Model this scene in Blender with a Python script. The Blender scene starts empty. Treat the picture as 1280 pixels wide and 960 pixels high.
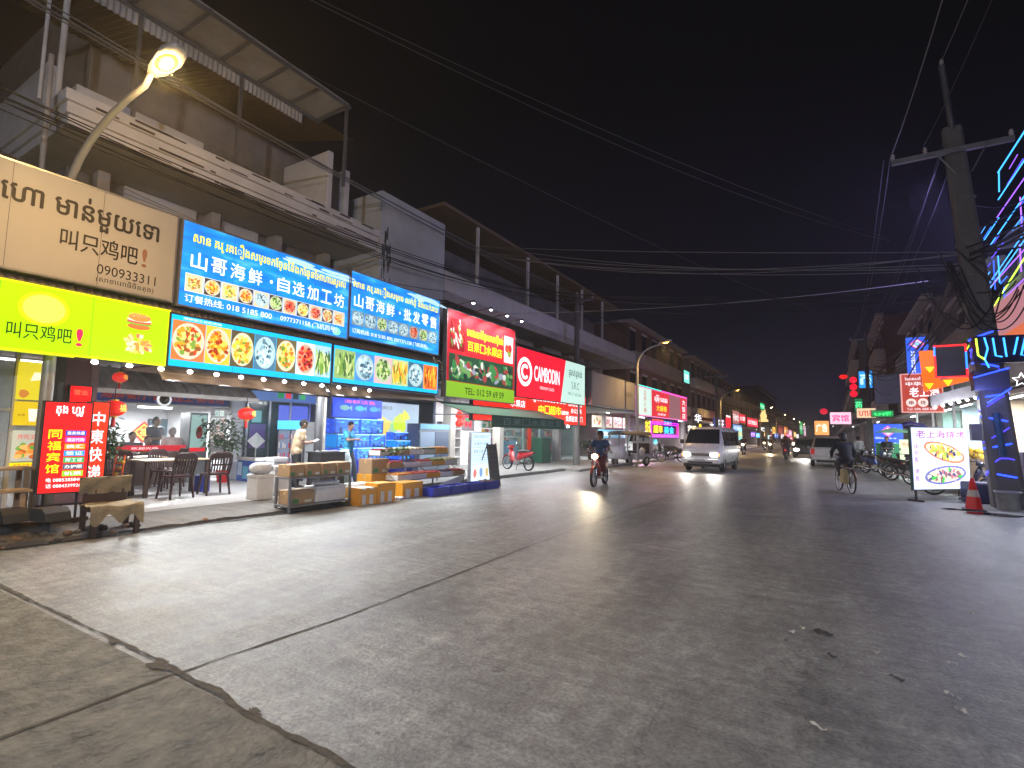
import bpy, bmesh, math, random
from math import sin, cos, pi, radians, sqrt, atan2
from mathutils import Vector, Matrix
S = bpy.context.scene
COL = S.collection
rnd = random.Random(7)

# ------------------------------------------------------------------ camera, sky, exposure
cam = bpy.data.cameras.new('camera')
cam.sensor_fit = 'HORIZONTAL'; cam.sensor_width = 36.0; cam.lens = 36.0 * 653.2 / 1280.0
cam.clip_start = 0.05; cam.clip_end = 3000
camo = bpy.data.objects.new('camera', cam); COL.objects.link(camo)
def cam_axes(pit, rol, yaw):
    fw = Vector((sin(yaw)*cos(pit), cos(yaw)*cos(pit), sin(pit)))
    r = Vector((cos(yaw), -sin(yaw), 0)); u = r.cross(fw)
    return r*cos(rol)-u*sin(rol), u*cos(rol)+r*sin(rol), fw
_r, _u, _f = cam_axes(0.0944492, -0.0155522, -0.5477133)
camo.matrix_world = Matrix(((_r.x,_u.x,-_f.x,0),(_r.y,_u.y,-_f.y,0),(_r.z,_u.z,-_f.z,1.55),(0,0,0,1)))
S.camera = camo

W = bpy.data.worlds.new('World'); S.world = W; W.use_nodes = True
nt = W.node_tree; nt.nodes.clear()
wo = nt.nodes.new('ShaderNodeOutputWorld'); bg = nt.nodes.new('ShaderNodeBackground')
tc = nt.nodes.new('ShaderNodeTexCoord'); sx = nt.nodes.new('ShaderNodeSeparateXYZ')
cr = nt.nodes.new('ShaderNodeValToRGB')
nt.links.new(tc.outputs['Generated'], sx.inputs[0]); nt.links.new(sx.outputs['Z'], cr.inputs[0])
cr.color_ramp.elements[0].position = 0.0; cr.color_ramp.elements[0].color = (.014, .0128, .027, 1)
cr.color_ramp.elements[1].position = 0.55; cr.color_ramp.elements[1].color = (.0020, .0018, .0022, 1)
e = cr.color_ramp.elements.new(0.2); e.color = (.0040, .0038, .0070, 1)
nt.links.new(cr.outputs[0], bg.inputs[0]); bg.inputs[1].default_value = 1.0
nt.links.new(bg.outputs[0], wo.inputs[0])

vs = S.view_settings
vs.view_transform = 'Standard'; vs.look = 'None'; vs.exposure = 0.3; vs.gamma = 1.0; vs.use_curve_mapping = False
S.render.engine = 'CYCLES'
S.cycles.use_denoising = True
S.cycles.max_bounces = 5; S.cycles.diffuse_bounces = 3; S.cycles.glossy_bounces = 3
S.cycles.transparent_max_bounces = 8; S.cycles.transmission_bounces = 3
S.cycles.sample_clamp_indirect = 4.0; S.cycles.caustics_reflective = False; S.cycles.caustics_refractive = False

# ------------------------------------------------------------------ materials
MATS = {}
def mat(c, rough=.6, metal=0., emit=0., noise=.18, scale=6., bump=0., alpha=1., trans=0., ecol=None, coat=0., spec=.5, name=None):
    key = (tuple(round(v, 4) for v in c), rough, metal, emit, noise, scale, bump, alpha, trans, ecol, coat, spec)
    if key in MATS: return MATS[key]
    m = bpy.data.materials.new(name or 'surface'); m.use_nodes = True
    n = m.node_tree.nodes; l = m.node_tree.links; b = n['Principled BSDF']
    b.inputs['Roughness'].default_value = rough; b.inputs['Metallic'].default_value = metal
    b.inputs['Specular IOR Level'].default_value = spec
    b.inputs['Alpha'].default_value = alpha; b.inputs['Transmission Weight'].default_value = trans
    b.inputs['Coat Weight'].default_value = coat
    col = (*c, 1)
    t = n.new('ShaderNodeTexCoord'); nz = n.new('ShaderNodeTexNoise')
    nz.inputs['Scale'].default_value = scale; nz.inputs['Detail'].default_value = 6; nz.inputs['Roughness'].default_value = .65
    l.new(t.outputs['Object'], nz.inputs['Vector'])
    if noise > 0 and emit < 1.5:
        mr = n.new('ShaderNodeMapRange'); mr.inputs[1].default_value = .25; mr.inputs[2].default_value = .75
        mr.inputs[3].default_value = 1 - noise; mr.inputs[4].default_value = 1 + noise
        l.new(nz.outputs[0], mr.inputs[0])
        mx = n.new('ShaderNodeMix'); mx.data_type = 'RGBA'; mx.blend_type = 'MULTIPLY'; mx.inputs[0].default_value = 1
        mx.inputs[6].default_value = col; l.new(mr.outputs[0], mx.inputs[7])
        l.new(mx.outputs[2], b.inputs['Base Color'])
        r2 = n.new('ShaderNodeMapRange'); r2.inputs[1].default_value = .3; r2.inputs[2].default_value = .7
        r2.inputs[3].default_value = max(0.02, rough - .12); r2.inputs[4].default_value = min(1, rough + .1)
        l.new(nz.outputs[0], r2.inputs[0]); l.new(r2.outputs[0], b.inputs['Roughness'])
    else:
        b.inputs['Base Color'].default_value = col
    if bump > 0:
        bp = n.new('ShaderNodeBump'); bp.inputs['Strength'].default_value = bump; bp.inputs['Distance'].default_value = .02
        n2 = n.new('ShaderNodeTexNoise'); n2.inputs['Scale'].default_value = scale*5; n2.inputs['Detail'].default_value = 8
        l.new(t.outputs['Object'], n2.inputs['Vector']); l.new(n2.outputs[0], bp.inputs['Height'])
        l.new(bp.outputs[0], b.inputs['Normal'])
    if emit > 0:
        ec = ecol or c
        b.inputs['Emission Color'].default_value = (*ec, 1); b.inputs['Emission Strength'].default_value = emit
    MATS[key] = m
    return m
def srgb(r, g, b):
    f = lambda v: ((v/255+.055)/1.055)**2.4 if v > 10 else v/255/12.92
    return (f(r), f(g), f(b))
def glow(r, g, b, e=1.0):
    """a backlit print, a lamp, or an unlit thing given its own glow, colour given as it shows on the lit face"""
    c = srgb(r, g, b); return mat(tuple(v*.6 for v in c), .35, 0, e, 0, ecol=c)
def paint(r, g, b, **k): return mat(srgb(r, g, b), **k)

# ------------------------------------------------------------------ mesh builder
class MB:
    def __init__(s): s.v = []; s.f = []; s.m = []; s.sm = []; s.mats = []; s.M = Matrix()
    def mi(s, m):
        if m not in s.mats: s.mats.append(m)
        return s.mats.index(m)
    def add(s, vs, fs, m, smooth=False):
        o = len(s.v); k = s.mi(m)
        s.v += [tuple(s.M @ Vector(v)) for v in vs]
        for f in fs: s.f.append([i+o for i in f]); s.m.append(k); s.sm.append(smooth)
    def box(s, x0, x1, y0, y1, z0, z1, m, bev=0):
        if x1 < x0: x0, x1 = x1, x0
        if y1 < y0: y0, y1 = y1, y0
        if z1 < z0: z0, z1 = z1, z0
        if bev <= 0:
            s.add([(x0,y0,z0),(x1,y0,z0),(x1,y1,z0),(x0,y1,z0),(x0,y0,z1),(x1,y0,z1),(x1,y1,z1),(x0,y1,z1)],
                  [(3,2,1,0),(4,5,6,7),(0,1,5,4),(1,2,6,5),(2,3,7,6),(3,0,4,7)], m)
        else:
            b = min(bev, (x1-x0)*.45, (y1-y0)*.45, (z1-z0)*.45)
            bm = bmesh.new(); bmesh.ops.create_cube(bm, size=1)
            for v in bm.verts:
                v.co = Vector(((x0+x1)/2+v.co.x*(x1-x0), (y0+y1)/2+v.co.y*(y1-y0), (z0+z1)/2+v.co.z*(z1-z0)))
            bmesh.ops.bevel(bm, geom=bm.edges[:], offset=b, segments=2, affect='EDGES', profile=.5)
            bm.verts.index_update()
            s.add([v.co[:] for v in bm.verts], [[v.index for v in f.verts] for f in bm.faces], m); bm.free()
    def ring(s, rings, m, closed=True, cap=True, smooth=True):
        n = len(rings[0]); vs = [p for r in rings for p in r]; fs = []
        for i in range(len(rings)-1):
            for j in range(n if closed else n-1):
                k = (j+1) % n
                fs.append((i*n+j, i*n+k, (i+1)*n+k, (i+1)*n+j))
        s.add(vs, fs, m, smooth)
        if cap and closed:
            s.add(rings[0], [tuple(range(n))[::-1]], m); s.add(rings[-1], [tuple(range(n))], m)
    def tube(s, pts, r, m, n=8, cap=True):
        pts = [Vector(p) for p in pts]; rr = r if isinstance(r, (list, tuple)) else [r]*len(pts)
        rings = []; up = None
        for i, p in enumerate(pts):
            d = (pts[min(i+1, len(pts)-1)] - pts[max(i-1, 0)])
            d = d.normalized() if d.length > 1e-9 else Vector((0,0,1))
            if up is None:
                up = Vector((0,0,1)) if abs(d.z) < .9 else Vector((1,0,0))
            a = d.cross(up)
            if a.length < 1e-6: a = d.cross(Vector((0.3,1,.2)))
            a.normalize(); b = a.cross(d); up = b
            rings.append([tuple(p + (a*cos(2*pi*j/n) - b*sin(2*pi*j/n))*rr[i]) for j in range(n)])
        s.ring([r_[::-1] for r_ in rings], m, True, cap)
    def cyl(s, x, y, z0, z1, r, m, r1=None, n=16):
        s.tube([(x,y,z0),(x,y,z1)], [r, r if r1 is None else r1], m, n)
    def lathe(s, prof, m, c=(0,0,0), n=20, axis='z', smooth=True):
        rings = []
        for (r, z) in prof:
            R = []
            for j in range(n):
                a = 2*pi*j/n
                p = (r*cos(a), r*sin(a), z)
                if axis == 'x': p = (z, r*cos(a), r*sin(a))
                if axis == 'y': p = (r*sin(a), z, r*cos(a))
                R.append((p[0]+c[0], p[1]+c[1], p[2]+c[2]))
            rings.append(R)
        s.ring(rings, m, True, True, smooth)
    def prism(s, poly, d0, d1, m, plane='yz'):
        """extrude a 2D polygon; yz polygons go along x, xz along y, xy along z"""
        mk = {'yz': lambda p, d: (d, p[0], p[1]), 'xz': lambda p, d: (p[0], d, p[1]), 'xy': lambda p, d: (p[0], p[1], d)}[plane]
        n = len(poly); a = [mk(p, d0) for p in poly]; b = [mk(p, d1) for p in poly]
        s.add(a+b, [tuple(range(n))[::-1], tuple(range(n, 2*n))] + [(i, (i+1) % n, n+(i+1) % n, n+i) for i in range(n)], m)
    def ell(s, c, r, m, n=12, k=8):
        rings = []
        for i in range(k+1):
            t = pi*(i/k); zz = -cos(t); q = max(sin(t), .02)
            rings.append([(c[0]+r[0]*q*cos(2*pi*j/n), c[1]+r[1]*q*sin(2*pi*j/n), c[2]+r[2]*zz) for j in range(n)])
        s.ring(rings, m, True, True)
    def quad(s, a, b, c, d, m): s.add([a,b,c,d], [(0,1,2,3)], m)
    def mesh(s, name='mesh'):
        me = bpy.data.meshes.new(name); me.from_pydata(s.v, [], s.f)
        for m in s.mats: me.materials.append(m)
        me.polygons.foreach_set('material_index', s.m); me.polygons.foreach_set('use_smooth', s.sm)
        bm = bmesh.new(); bm.from_mesh(me); bmesh.ops.recalc_face_normals(bm, faces=bm.faces[:]) if len(bm.faces) < 60000 else None
        bm.to_mesh(me); bm.free(); me.update(); return me
    def build(s, name, parent=None):
        o = bpy.data.objects.new(name, s.mesh(name)); COL.objects.link(o)
        if parent: o.parent = parent
        return o
    def flat(s, name, parent=None):
        """same without touching normals (printed sheets)"""
        me = bpy.data.meshes.new(name); me.from_pydata(s.v, [], s.f)
        for m in s.mats: me.materials.append(m)
        me.polygons.foreach_set('material_index', s.m); me.update()
        o = bpy.data.objects.new(name, me); COL.objects.link(o)
        if parent: o.parent = parent
        return o
def tag(o, label, cat, group=None, kind=None):
    if label: o['label'] = label
    if cat: o['category'] = cat
    if group: o['group'] = group
    if kind: o['kind'] = kind
    return o
def thing(name, label, cat, loc=(0,0,0), rz=0., group=None):
    o = bpy.data.objects.new(name, None); COL.objects.link(o); o.empty_display_size = .2
    o.location = loc; o.rotation_euler = (0, 0, rz)
    return tag(o, label, cat, group)
def one(name, mb, label, cat, group=None, loc=None, rz=0):
    o = mb.build(name); tag(o, label, cat, group)
    if loc: o.location = loc
    o.rotation_euler = (0, 0, rz); return o
def struct(name, mb):
    o = mb.build(name); o['kind'] = 'structure'; return o
def dup(root, loc, rz, label, group=None, sc=1.0):
    r = root.copy(); COL.objects.link(r); r.location = loc; r.rotation_euler = (0, 0, rz); r['label'] = label
    r.scale = (sc, sc, sc)
    if group: r['group'] = group
    for ch in list(root.children):
        c = ch.copy(); COL.objects.link(c); c.parent = r
        for g in list(ch.children):
            d = g.copy(); COL.objects.link(d); d.parent = c
    return r

# ------------------------------------------------------------------ lettering
TXT = {}
from mathutils.geometry import tessellate_polygon
def _area(p): return sum(p[i][0]*p[(i+1) % len(p)][1]-p[(i+1) % len(p)][0]*p[i][1] for i in range(len(p)))/2
def _inside(q, p):
    r = False; n = len(p)
    for i in range(n):
        (x0, y0), (x1, y1) = p[i], p[(i+1) % n]
        if (y0 > q[1]) != (y1 > q[1]) and q[0] < (x1-x0)*(q[1]-y0)/(y1-y0)+x0: r = not r
    return r
def text_geo(body, bold=0.):
    """outline of a line of lettering; every stroke is filled on its own so that crossing strokes stay solid"""
    key = (body, bold)
    if key in TXT: return TXT[key]
    c = bpy.data.curves.new('t', 'FONT'); c.body = body; c.size = 1
    o = bpy.data.objects.new('t', c); COL.objects.link(o)
    dg = bpy.context.evaluated_depsgraph_get(); cu = o.evaluated_get(dg).to_curve(dg); polys = []
    for sp in cu.splines:
        bp = sp.bezier_points; n = len(bp); P = []
        for i in range(n):
            p, q = bp[i], bp[(i+1) % n]; A, B, C_, D = p.co, p.handle_right, q.handle_left, q.co
            line = abs((D-A).length-(B-A).length-(C_-B).length-(D-C_).length) < 1e-4
            for k in range(1 if line else 3):
                u = k/3; w = A*(1-u)**3+B*3*u*(1-u)**2+C_*3*u*u*(1-u)+D*u**3
                if not P or (P[-1][0]-w.x)**2+(P[-1][1]-w.y)**2 > 1e-8: P.append((w.x, w.y))
        if len(P) > 2 and abs(_area(P)) > 1e-6: polys.append(P)
    o.to_curve_clear(); bpy.data.objects.remove(o); bpy.data.curves.remove(c)
    ar = [_area(p) for p in polys]; holes = {}; outer = []
    for i, p in enumerate(polys):
        best = None
        for j, q in enumerate(polys):
            if i != j and abs(ar[j]) > abs(ar[i]) and ar[i]*ar[j] < 0 and _inside(p[0], q):
                if best is None or abs(ar[j]) < abs(ar[best]): best = j
        if best is None: outer.append(i)
        else: holes.setdefault(best, []).append(i)
    vs, fs = [], []
    for k, i in enumerate(outer):
        loops = [polys[i]]+[polys[h] for h in holes.get(i, [])]; flat = [p for lp in loops for p in lp]
        tris = tessellate_polygon([[Vector((x, y, 0)) for x, y in lp] for lp in loops])
        for m_, (dx, dy) in enumerate(((0,0),) if not bold else ((-bold,0),(bold,0),(0,bold),(0,-bold))):
            o_ = len(vs); lay = (k % 6)*4+m_
            vs += [(x+dx, y+dy, lay) for x, y in flat]
            for a_, b_, c_ in tris:
                A, B, C_ = flat[a_], flat[b_], flat[c_]
                if (B[0]-A[0])*(C_[1]-A[1])-(C_[0]-A[0])*(B[1]-A[1]) < 0: b_, c_ = c_, b_
                fs.append((a_+o_, b_+o_, c_+o_))
    if not vs: vs, fs = [(0,0,0),(1,0,0),(1,1,0)], [(0,1,2)]
    x0 = min(v[0] for v in vs); x1 = max(v[0] for v in vs); y0 = min(v[1] for v in vs); y1 = max(v[1] for v in vs)
    TXT[key] = ([((x-x0)/max(1e-6, x1-x0), (y-y0)/max(1e-6, y1-y0), l) for x, y, l in vs], fs, (x1-x0)/max(1e-6, y1-y0))
    return TXT[key]
def put_text(mb, body, x0, x1, z0, z1, m, y=-.006, bold=0., keep=False):
    """lettering standing in the local xz plane, facing -y, filling the given box"""
    vs, fs, asp = text_geo(body, bold)
    if keep:
        w = (z1-z0)*asp
        if w < (x1-x0): c = (x0+x1)/2; x0, x1 = c-w/2, c+w/2
    mb.add([(x0+(x1-x0)*u, y-l*.00011, z0+(z1-z0)*v) for u, v, l in vs], fs, m)
def column_text(mb, body, xc, w, z1, z0, m, y=-.006, bold=0.012):
    n = len(body); h = (z1-z0)/n
    for i, ch in enumerate(body):
        put_text(mb, ch, xc-w/2, xc+w/2, z1-h*(i+.9), z1-h*(i+.1), m, y, bold)
def poly_disc(mb, cx, cz, rx, rz_, m, y, n=20, jit=0., rot=0.):
    vs = []
    for i in range(n):
        a = 2*pi*i/n; k = 1+jit*(rnd.random()-.5)
        dx, dz = rx*k*cos(a), rz_*k*sin(a)
        vs.append((cx+dx*cos(rot)-dz*sin(rot), y, cz+dx*sin(rot)+dz*cos(rot)))
    mb.add(vs, [tuple(range(n))], m)
def rect(mb, x0, x1, z0, z1, m, y): mb.add([(x0,y,z0),(x1,y,z0),(x1,y,z1),(x0,y,z1)], [(0,1,2,3)], m)

# printed dish photographs: plate, food pieces and garnish in flat print colours
PAL = {
 'orange': ((225,225,205), [(240,140,20),(250,175,40),(215,90,15),(255,205,70),(160,55,15)]),
 'red':    ((215,195,170), [(215,45,20),(235,80,30),(180,25,15),(250,130,60),(120,20,10)]),
 'green':  ((215,225,195), [(120,165,60),(85,130,45),(175,205,110),(60,95,40),(215,225,160)]),
 'grey':   ((195,225,230), [(140,180,190),(95,135,150),(205,230,235),(60,95,115),(230,240,240)]),
 'mixed':  ((230,225,205), [(240,160,40),(120,160,60),(235,215,120),(200,70,30),(150,90,40)]),
 'yellow': ((235,230,200), [(250,205,60),(245,175,30),(255,230,120),(200,120,30),(110,150,50)]),
}
def dish(mb, x0, x1, z0, z1, style, y=-.006, e=1., bgc=None, pieces=26, strips=False, plate=True):
    pl, cols = PAL[style]
    rect(mb, x0, x1, z0, z1, glow(*(bgc or (150,130,95)), e), y)
    cx, cz = (x0+x1)/2, (z0+z1)/2; w, h = (x1-x0)/2, (z1-z0)/2
    if plate:
        poly_disc(mb, cx, cz, w*.97, h*.93, glow(*[int(v*.9) for v in pl], e), y-.001, 22)
        poly_disc(mb, cx, cz, w*.8, h*.74, glow(*[int(v*.72+.28*c_) for v, c_ in zip(pl, cols[0])], e), y-.0015, 22, .12)
    pieces = int(pieces*2.1)
    for i in range(pieces):
        a = rnd.random()*2*pi; q = sqrt(rnd.random())*(.74 if plate else .85)
        px, pz = cx+w*q*cos(a), cz+h*q*sin(a)
        if strips: rx, rz_, jt, n = w*.10, h*.42, .25, 6
        else: rx = w*(.08+.12*rnd.random()); rz_ = h*(.07+.10*rnd.random()); jt = .45; n = 7
        if not plate: px = x0+rx+(x1-x0-2*rx)*rnd.random(); pz = z0+rz_+(z1-z0-2*rz_)*rnd.random()
        poly_disc(mb, px, pz, rx, rz_, glow(*cols[i % 5], e), y-.002-.00006*i, n, jt, (rnd.random()-.5)*(.6 if strips else 2.5))
# ------------------------------------------------------------------ ground
def road_mat():
    m = bpy.data.materials.new('road_concrete'); m.use_nodes = True
    n = m.node_tree.nodes; l = m.node_tree.links; b = n['Principled BSDF']
    t = n.new('ShaderNodeTexCoord')
    def noise(sc, det, stretch=(1,1,1)):
        mp = n.new('ShaderNodeMapping'); mp.inputs['Scale'].default_value = stretch; l.new(t.outputs['Object'], mp.inputs[0])
        z = n.new('ShaderNodeTexNoise'); z.inputs['Scale'].default_value = sc; z.inputs['Detail'].default_value = det; z.inputs['Roughness'].default_value = .68
        l.new(mp.outputs[0], z.inputs['Vector']); return z.outputs[0]
    def rng(src, a, b_, c, d):
        r = n.new('ShaderNodeMapRange'); l.new(src, r.inputs[0])
        for i, v in enumerate((a, b_, c, d)): r.inputs[i+1].default_value = v
        return r.outputs[0]
    def mul(a, b_):
        q = n.new('ShaderNodeMath'); q.operation = 'MULTIPLY'; l.new(a, q.inputs[0]); l.new(b_, q.inputs[1]); return q.outputs[0]
    big = noise(.35, 5, (1, .45, 1)); mid = noise(2.2, 7, (1, .7, 1)); fine = noise(38, 6); track = noise(.9, 3, (1, .06, 1)); brush = noise(5, 5, (.25, 3.2, 1))
    v = mul(rng(big, .3, .7, .62, 1.32), rng(mid, .3, .7, .62, 1.34))
    v = mul(v, rng(fine, .3, .7, .55, 1.42)); v = mul(v, rng(track, .3, .7, .72, 1.18)); v = mul(v, rng(brush, .3, .7, .93, 1.06))
    # dark oil drips and tyre scuffs
    vo = noise(1.3, 4, (1, .55, 1)); v = mul(v, rng(vo, .66, .74, 1, .55))
    m9 = noise(9, 6, (1, .8, 1)); v = mul(v, rng(m9, .3, .7, .66, 1.34)); streak = noise(3, 4, (.16, 4.5, 1)); v = mul(v, rng(streak, .35, .65, .88, 1.12))
    spot = noise(6.5, 2); v = mul(v, rng(spot, .70, .75, 1, .5))
    grit = noise(140, 3); v = mul(v, rng(grit, .35, .65, .80, 1.18))
    pit = noise(60, 2); v = mul(v, rng(pit, .70, .76, 1, .45))
    blot = noise(.55, 6, (1.3, .8, 1)); v = mul(v, rng(blot, .52, .66, 1, .72)); pale = noise(.8, 7, (.8, 1.4, 1)); v = mul(v, rng(pale, .55, .72, 1, 1.30))
    vt = n.new('ShaderNodeTexVoronoi'); vt.feature = 'DISTANCE_TO_EDGE'; vt.inputs['Scale'].default_value = .42
    dn = n.new('ShaderNodeTexNoise'); dn.inputs['Scale'].default_value = 1.7; dn.inputs['Detail'].default_value = 8; l.new(t.outputs['Object'], dn.inputs['Vector'])
    vm = n.new('ShaderNodeVectorMath'); vm.operation = 'MULTIPLY_ADD'; l.new(dn.outputs['Color'], vm.inputs[0]); vm.inputs[1].default_value = (.9,.9,.9); l.new(t.outputs['Object'], vm.inputs[2]); l.new(vm.outputs[0], vt.inputs['Vector'])
    cm = n.new('ShaderNodeMath'); cm.operation = 'MAXIMUM'; l.new(rng(vt.outputs['Distance'], .0, .006, .72, 1), cm.inputs[0]); l.new(rng(noise(.3, 3), .42, .55, 0, 1), cm.inputs[1]); v = mul(v, cm.outputs[0])
    mx = n.new('ShaderNodeMix'); mx.data_type = 'RGBA'; mx.blend_type = 'MULTIPLY'; mx.inputs[0].default_value = 1
    mx.inputs[6].default_value = (.250, .257, .250, 1); l.new(v, mx.inputs[7]); l.new(mx.outputs[2], b.inputs['Base Color'])
    l.new(rng(mid, .25, .75, .34, .58), b.inputs['Roughness'])
    # brushed grooves across the slab, worn away in places
    wv = n.new('ShaderNodeTexWave'); wv.wave_type = 'BANDS'; wv.bands_direction = 'Y'; wv.inputs['Scale'].default_value = 2.3
    wv.inputs['Distortion'].default_value = .6; wv.inputs['Detail'].default_value = 1; wv.inputs['Detail Scale'].default_value = .6
    l.new(t.outputs['Object'], wv.inputs['Vector'])
    mk = mul(rng(wv.outputs[1], 0, .25, 0, 1), rng(noise(.42, 3), .56, .66, 0, 1))
    h = n.new('ShaderNodeMath'); h.operation = 'MULTIPLY_ADD'; l.new(mk, h.inputs[0]); h.inputs[1].default_value = .8; l.new(fine, h.inputs[2])
    h2 = n.new('ShaderNodeMath'); h2.operation = 'MULTIPLY_ADD'; l.new(mid, h2.inputs[0]); h2.inputs[1].default_value = 1.3; l.new(h.outputs[0], h2.inputs[2])
    bp = n.new('ShaderNodeBump'); bp.inputs['Strength'].default_value = .42; bp.inputs['Distance'].default_value = .02
    l.new(h2.outputs[0], bp.inputs['Height']); l.new(bp.outputs[0], b.inputs['Normal'])
    return m
ROAD = road_mat()
OLDC = mat((.19,.185,.155), .75, noise=.85, scale=4.5, bump=1.6)
DIRT = mat((.11,.098,.078), .9, noise=.8, scale=14, bump=.5)
KERB = mat((.105,.095,.085), .8, noise=.45, scale=3, bump=.7)
PAVE = mat((.24,.235,.225), .7, noise=.3, scale=2.5, bump=.4)

mb = MB(); mb.quad((-420,-80,0),(420,-80,0),(420,1100,0),(-420,1100,0), ROAD); struct('road', mb)
def strip(pts, w, m, z, jit=.4, name='road_joint'):
    mb = MB(); L = []; R = []; P = [Vector((p[0], p[1], 0)) for p in pts]; g = [rnd.random() for _ in range(400)]
    def sm(t, k): i = int(t); f = t-i; f = f*f*(3-2*f); return g[(i*7+k) % 400]*(1-f)+g[(i*7+7+k) % 400]*f-.5
    tt = 0
    for i in range(len(P)-1):
        n = max(2, min(300, int((P[i+1]-P[i]).length/.035))); d = (P[i+1]-P[i]).normalized(); s = Vector((-d.y, d.x, 0)); st = (P[i+1]-P[i]).length/n
        for k in range(n + (1 if i == len(P)-2 else 0)):
            p = P[i].lerp(P[i+1], k/n); tt += st; q = lambda kk: sm(tt*3.1, kk)*.9+sm(tt*11, kk+3)*.5+sm(tt*29, kk+5)*.22
            c = w*.5*sm(tt*1.3, 11)
            L.append(p+s*(w/2*max(.25, 1+2*jit*q(1))+c)); R.append(p-s*(w/2*max(.25, 1+2*jit*q(50))-c))
    n = len(L)
    mb.add([(q.x,q.y,z) for q in L]+[(q.x,q.y,z) for q in R], [(n+i, n+i+1, i+1, i) for i in range(n-1)], m)
    struct(name, mb)
mb = MB()   # older, rougher concrete of the side street in the near corner
mb.add([(-40,-14,.004),(1.6,-14,.004),(1.6,1.80,.004),(-3.2,1.84,.004),(-9.4,1.86,.004),(-40,1.9,.004)], [(0,1,2,3,4,5)], OLDC)
struct('side_street', mb)
strip([(-9.6,1.92),(-6.9,1.90),(-3.72,1.90)], .032, DIRT, .008, .8)
strip([(-3.75,1.90),(-3.2,1.88),(-2.7,1.84),(-1.9,1.82),(.3,1.80),(3.5,1.8)], .038, DIRT, .0085, .95)
strip([(-3.60,1.9),(-3.53,3.24),(-3.62,6.28),(-3.63,18.3),(-3.6,60)], .017, DIRT, .0045, .7)
strip([(-3.57,-6),(-3.57,1.0),(-3.60,1.9)], .022, DIRT, .009, .7)
strip([(-9.2,11.6),(-3.6,11.5),(2.4,11.55)], .010, DIRT, .0048, .7)
for (cx, cy, r, s_) in ((-3.82,1.87,.045,2.4),(-4.5,1.88,.022,3.4),(-2.75,1.86,.024,2.6),(-6.2,1.89,.018,3.6)):
    mb = MB(); k = 40; ph = [rnd.random()*6.28 for _ in range(4)]   # broken-out edges of the slabs, filled with dirt
    rr = [1+.30*sin(2*a+ph[0])+.22*sin(3*a+ph[1])+.16*sin(7*a+ph[2])+.10*sin(13*a+ph[3]) for a in [2*pi*i/k for i in range(k)]]
    mb.add([(cx+r*s_*rr[i]*cos(2*pi*i/k), cy+r*rr[i]*sin(2*pi*i/k), .0105) for i in range(k)], [tuple(range(k))], DIRT)
    struct('dirt_patch', mb)
# left pavement: tiled terrace, sloping cracked kerb, then grey concrete further on
TILE = mat((.36,.35,.35), .5, noise=.10, scale=3)
mb = MB(); mb.box(-27, -9.85, 2.95, 8.75, -.2, .15, TILE); struct('terrace_floor', mb)
mb = MB(); n = 34
ys = [2.3+(8.2-2.3)*i/n for i in range(n+1)]
prof = []
for i, y in enumerate(ys):
    j = lambda a: a*(rnd.random()-.5)
    e = -8.98+.10*max(0, (y-2.3)/5.9)*2+j(.09)
    prof.append([(-9.85,y,-.05),(-9.85,y,.146+j(.004)),(-9.55,y,.13+j(.02)),(-9.22,y,.10+j(.035)),(e,y,.05+j(.03)),(e+.03,y,-.05)])
mb.ring(prof, KERB, True, True, False); struct('kerb', mb)
strip([(-8.93,2.2),(-8.84,4.4),(-8.72,6.2),(-8.66,8.3)], .20, mat((.012,.011,.01), .8, noise=.3), .006, .5, 'gutter')  # flat near-black strip; shade of the hollow under the kerb put into its colour
mb = MB(); mb.box(-14.5, -9.75, 8.754, 20.4, -.2, .11, PAVE); struct('pavement', mb)
mb = MB(); mb.box(-14.5, -9.05, 20.404, 60, -.2, .11, PAVE, .03); struct('pavement', mb)
mb = MB(); mb.box(-40, -9.05, 60.004, 700, -.2, .11, PAVE); struct('pavement', mb)
mb = MB(); mb.box(2.75, 60, 20.2, 700, -.2, .12, PAVE, .02); struct('pavement', mb)
mb = MB(); mb.box(3.9, 60, 7, 20.196, -.2, .10, PAVE, .02); struct('pavement', mb)
mb = MB(); mb.box(-60, -9.9, -30, -6, -.2, .12, PAVE, .02); struct('pavement', mb)

# ------------------------------------------------------------------ buildings on the left
WALL = mat((.40,.37,.34), .85, noise=.28, scale=.9, bump=.25)
WALLD = mat((.22,.20,.19), .85, noise=.35, scale=1.1, bump=.25)
WHITEW = mat((.60,.585,.57), .8, noise=.22, scale=.8, bump=.2)
DARK = mat((.035,.033,.035), .7, noise=.3)
BROWNW = mat((.20,.12,.09), .85, noise=.3, scale=1)
STEEL = mat((.22,.22,.23), .45, .7, noise=.2)
SHEET = mat((.34,.33,.32), .55, .1, noise=.3, scale=1.5)
BRSHEET = mat((.17,.12,.08), .6, 0, noise=.3, scale=2)
GLASSD = mat((.02,.025,.03), .12, noise=0)
SHOPW = mat((.62,.62,.63), .7, noise=.08, scale=2)
def corr(mb, o, ex, ey, en, lx, ly, m, pitch=.09, amp=.018, th=.006):
    """corrugated sheet: ridges repeat along ex, run along ey, bulge along en"""
    o, ex, ey, en = map(Vector, (o, ex, ey, en)); n = max(4, int(lx/pitch*4)); A = []; B = []
    for i in range(n+1):
        p = o + ex*(lx*i/n) + en*(amp*sin(2*pi*i/4)); A.append(tuple(p)); B.append(tuple(p+ey*ly))
    mb.add(A+B, [(i, i+1, n+2+i, n+1+i) for i in range(n)], m)
    A2 = [tuple(Vector(a)-en*th) for a in A]; B2 = [tuple(Vector(a)-en*th) for a in B]
    mb.add(A2+B2, [(n+1+i, n+2+i, i+1, i) for i in range(n)], m)
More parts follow.
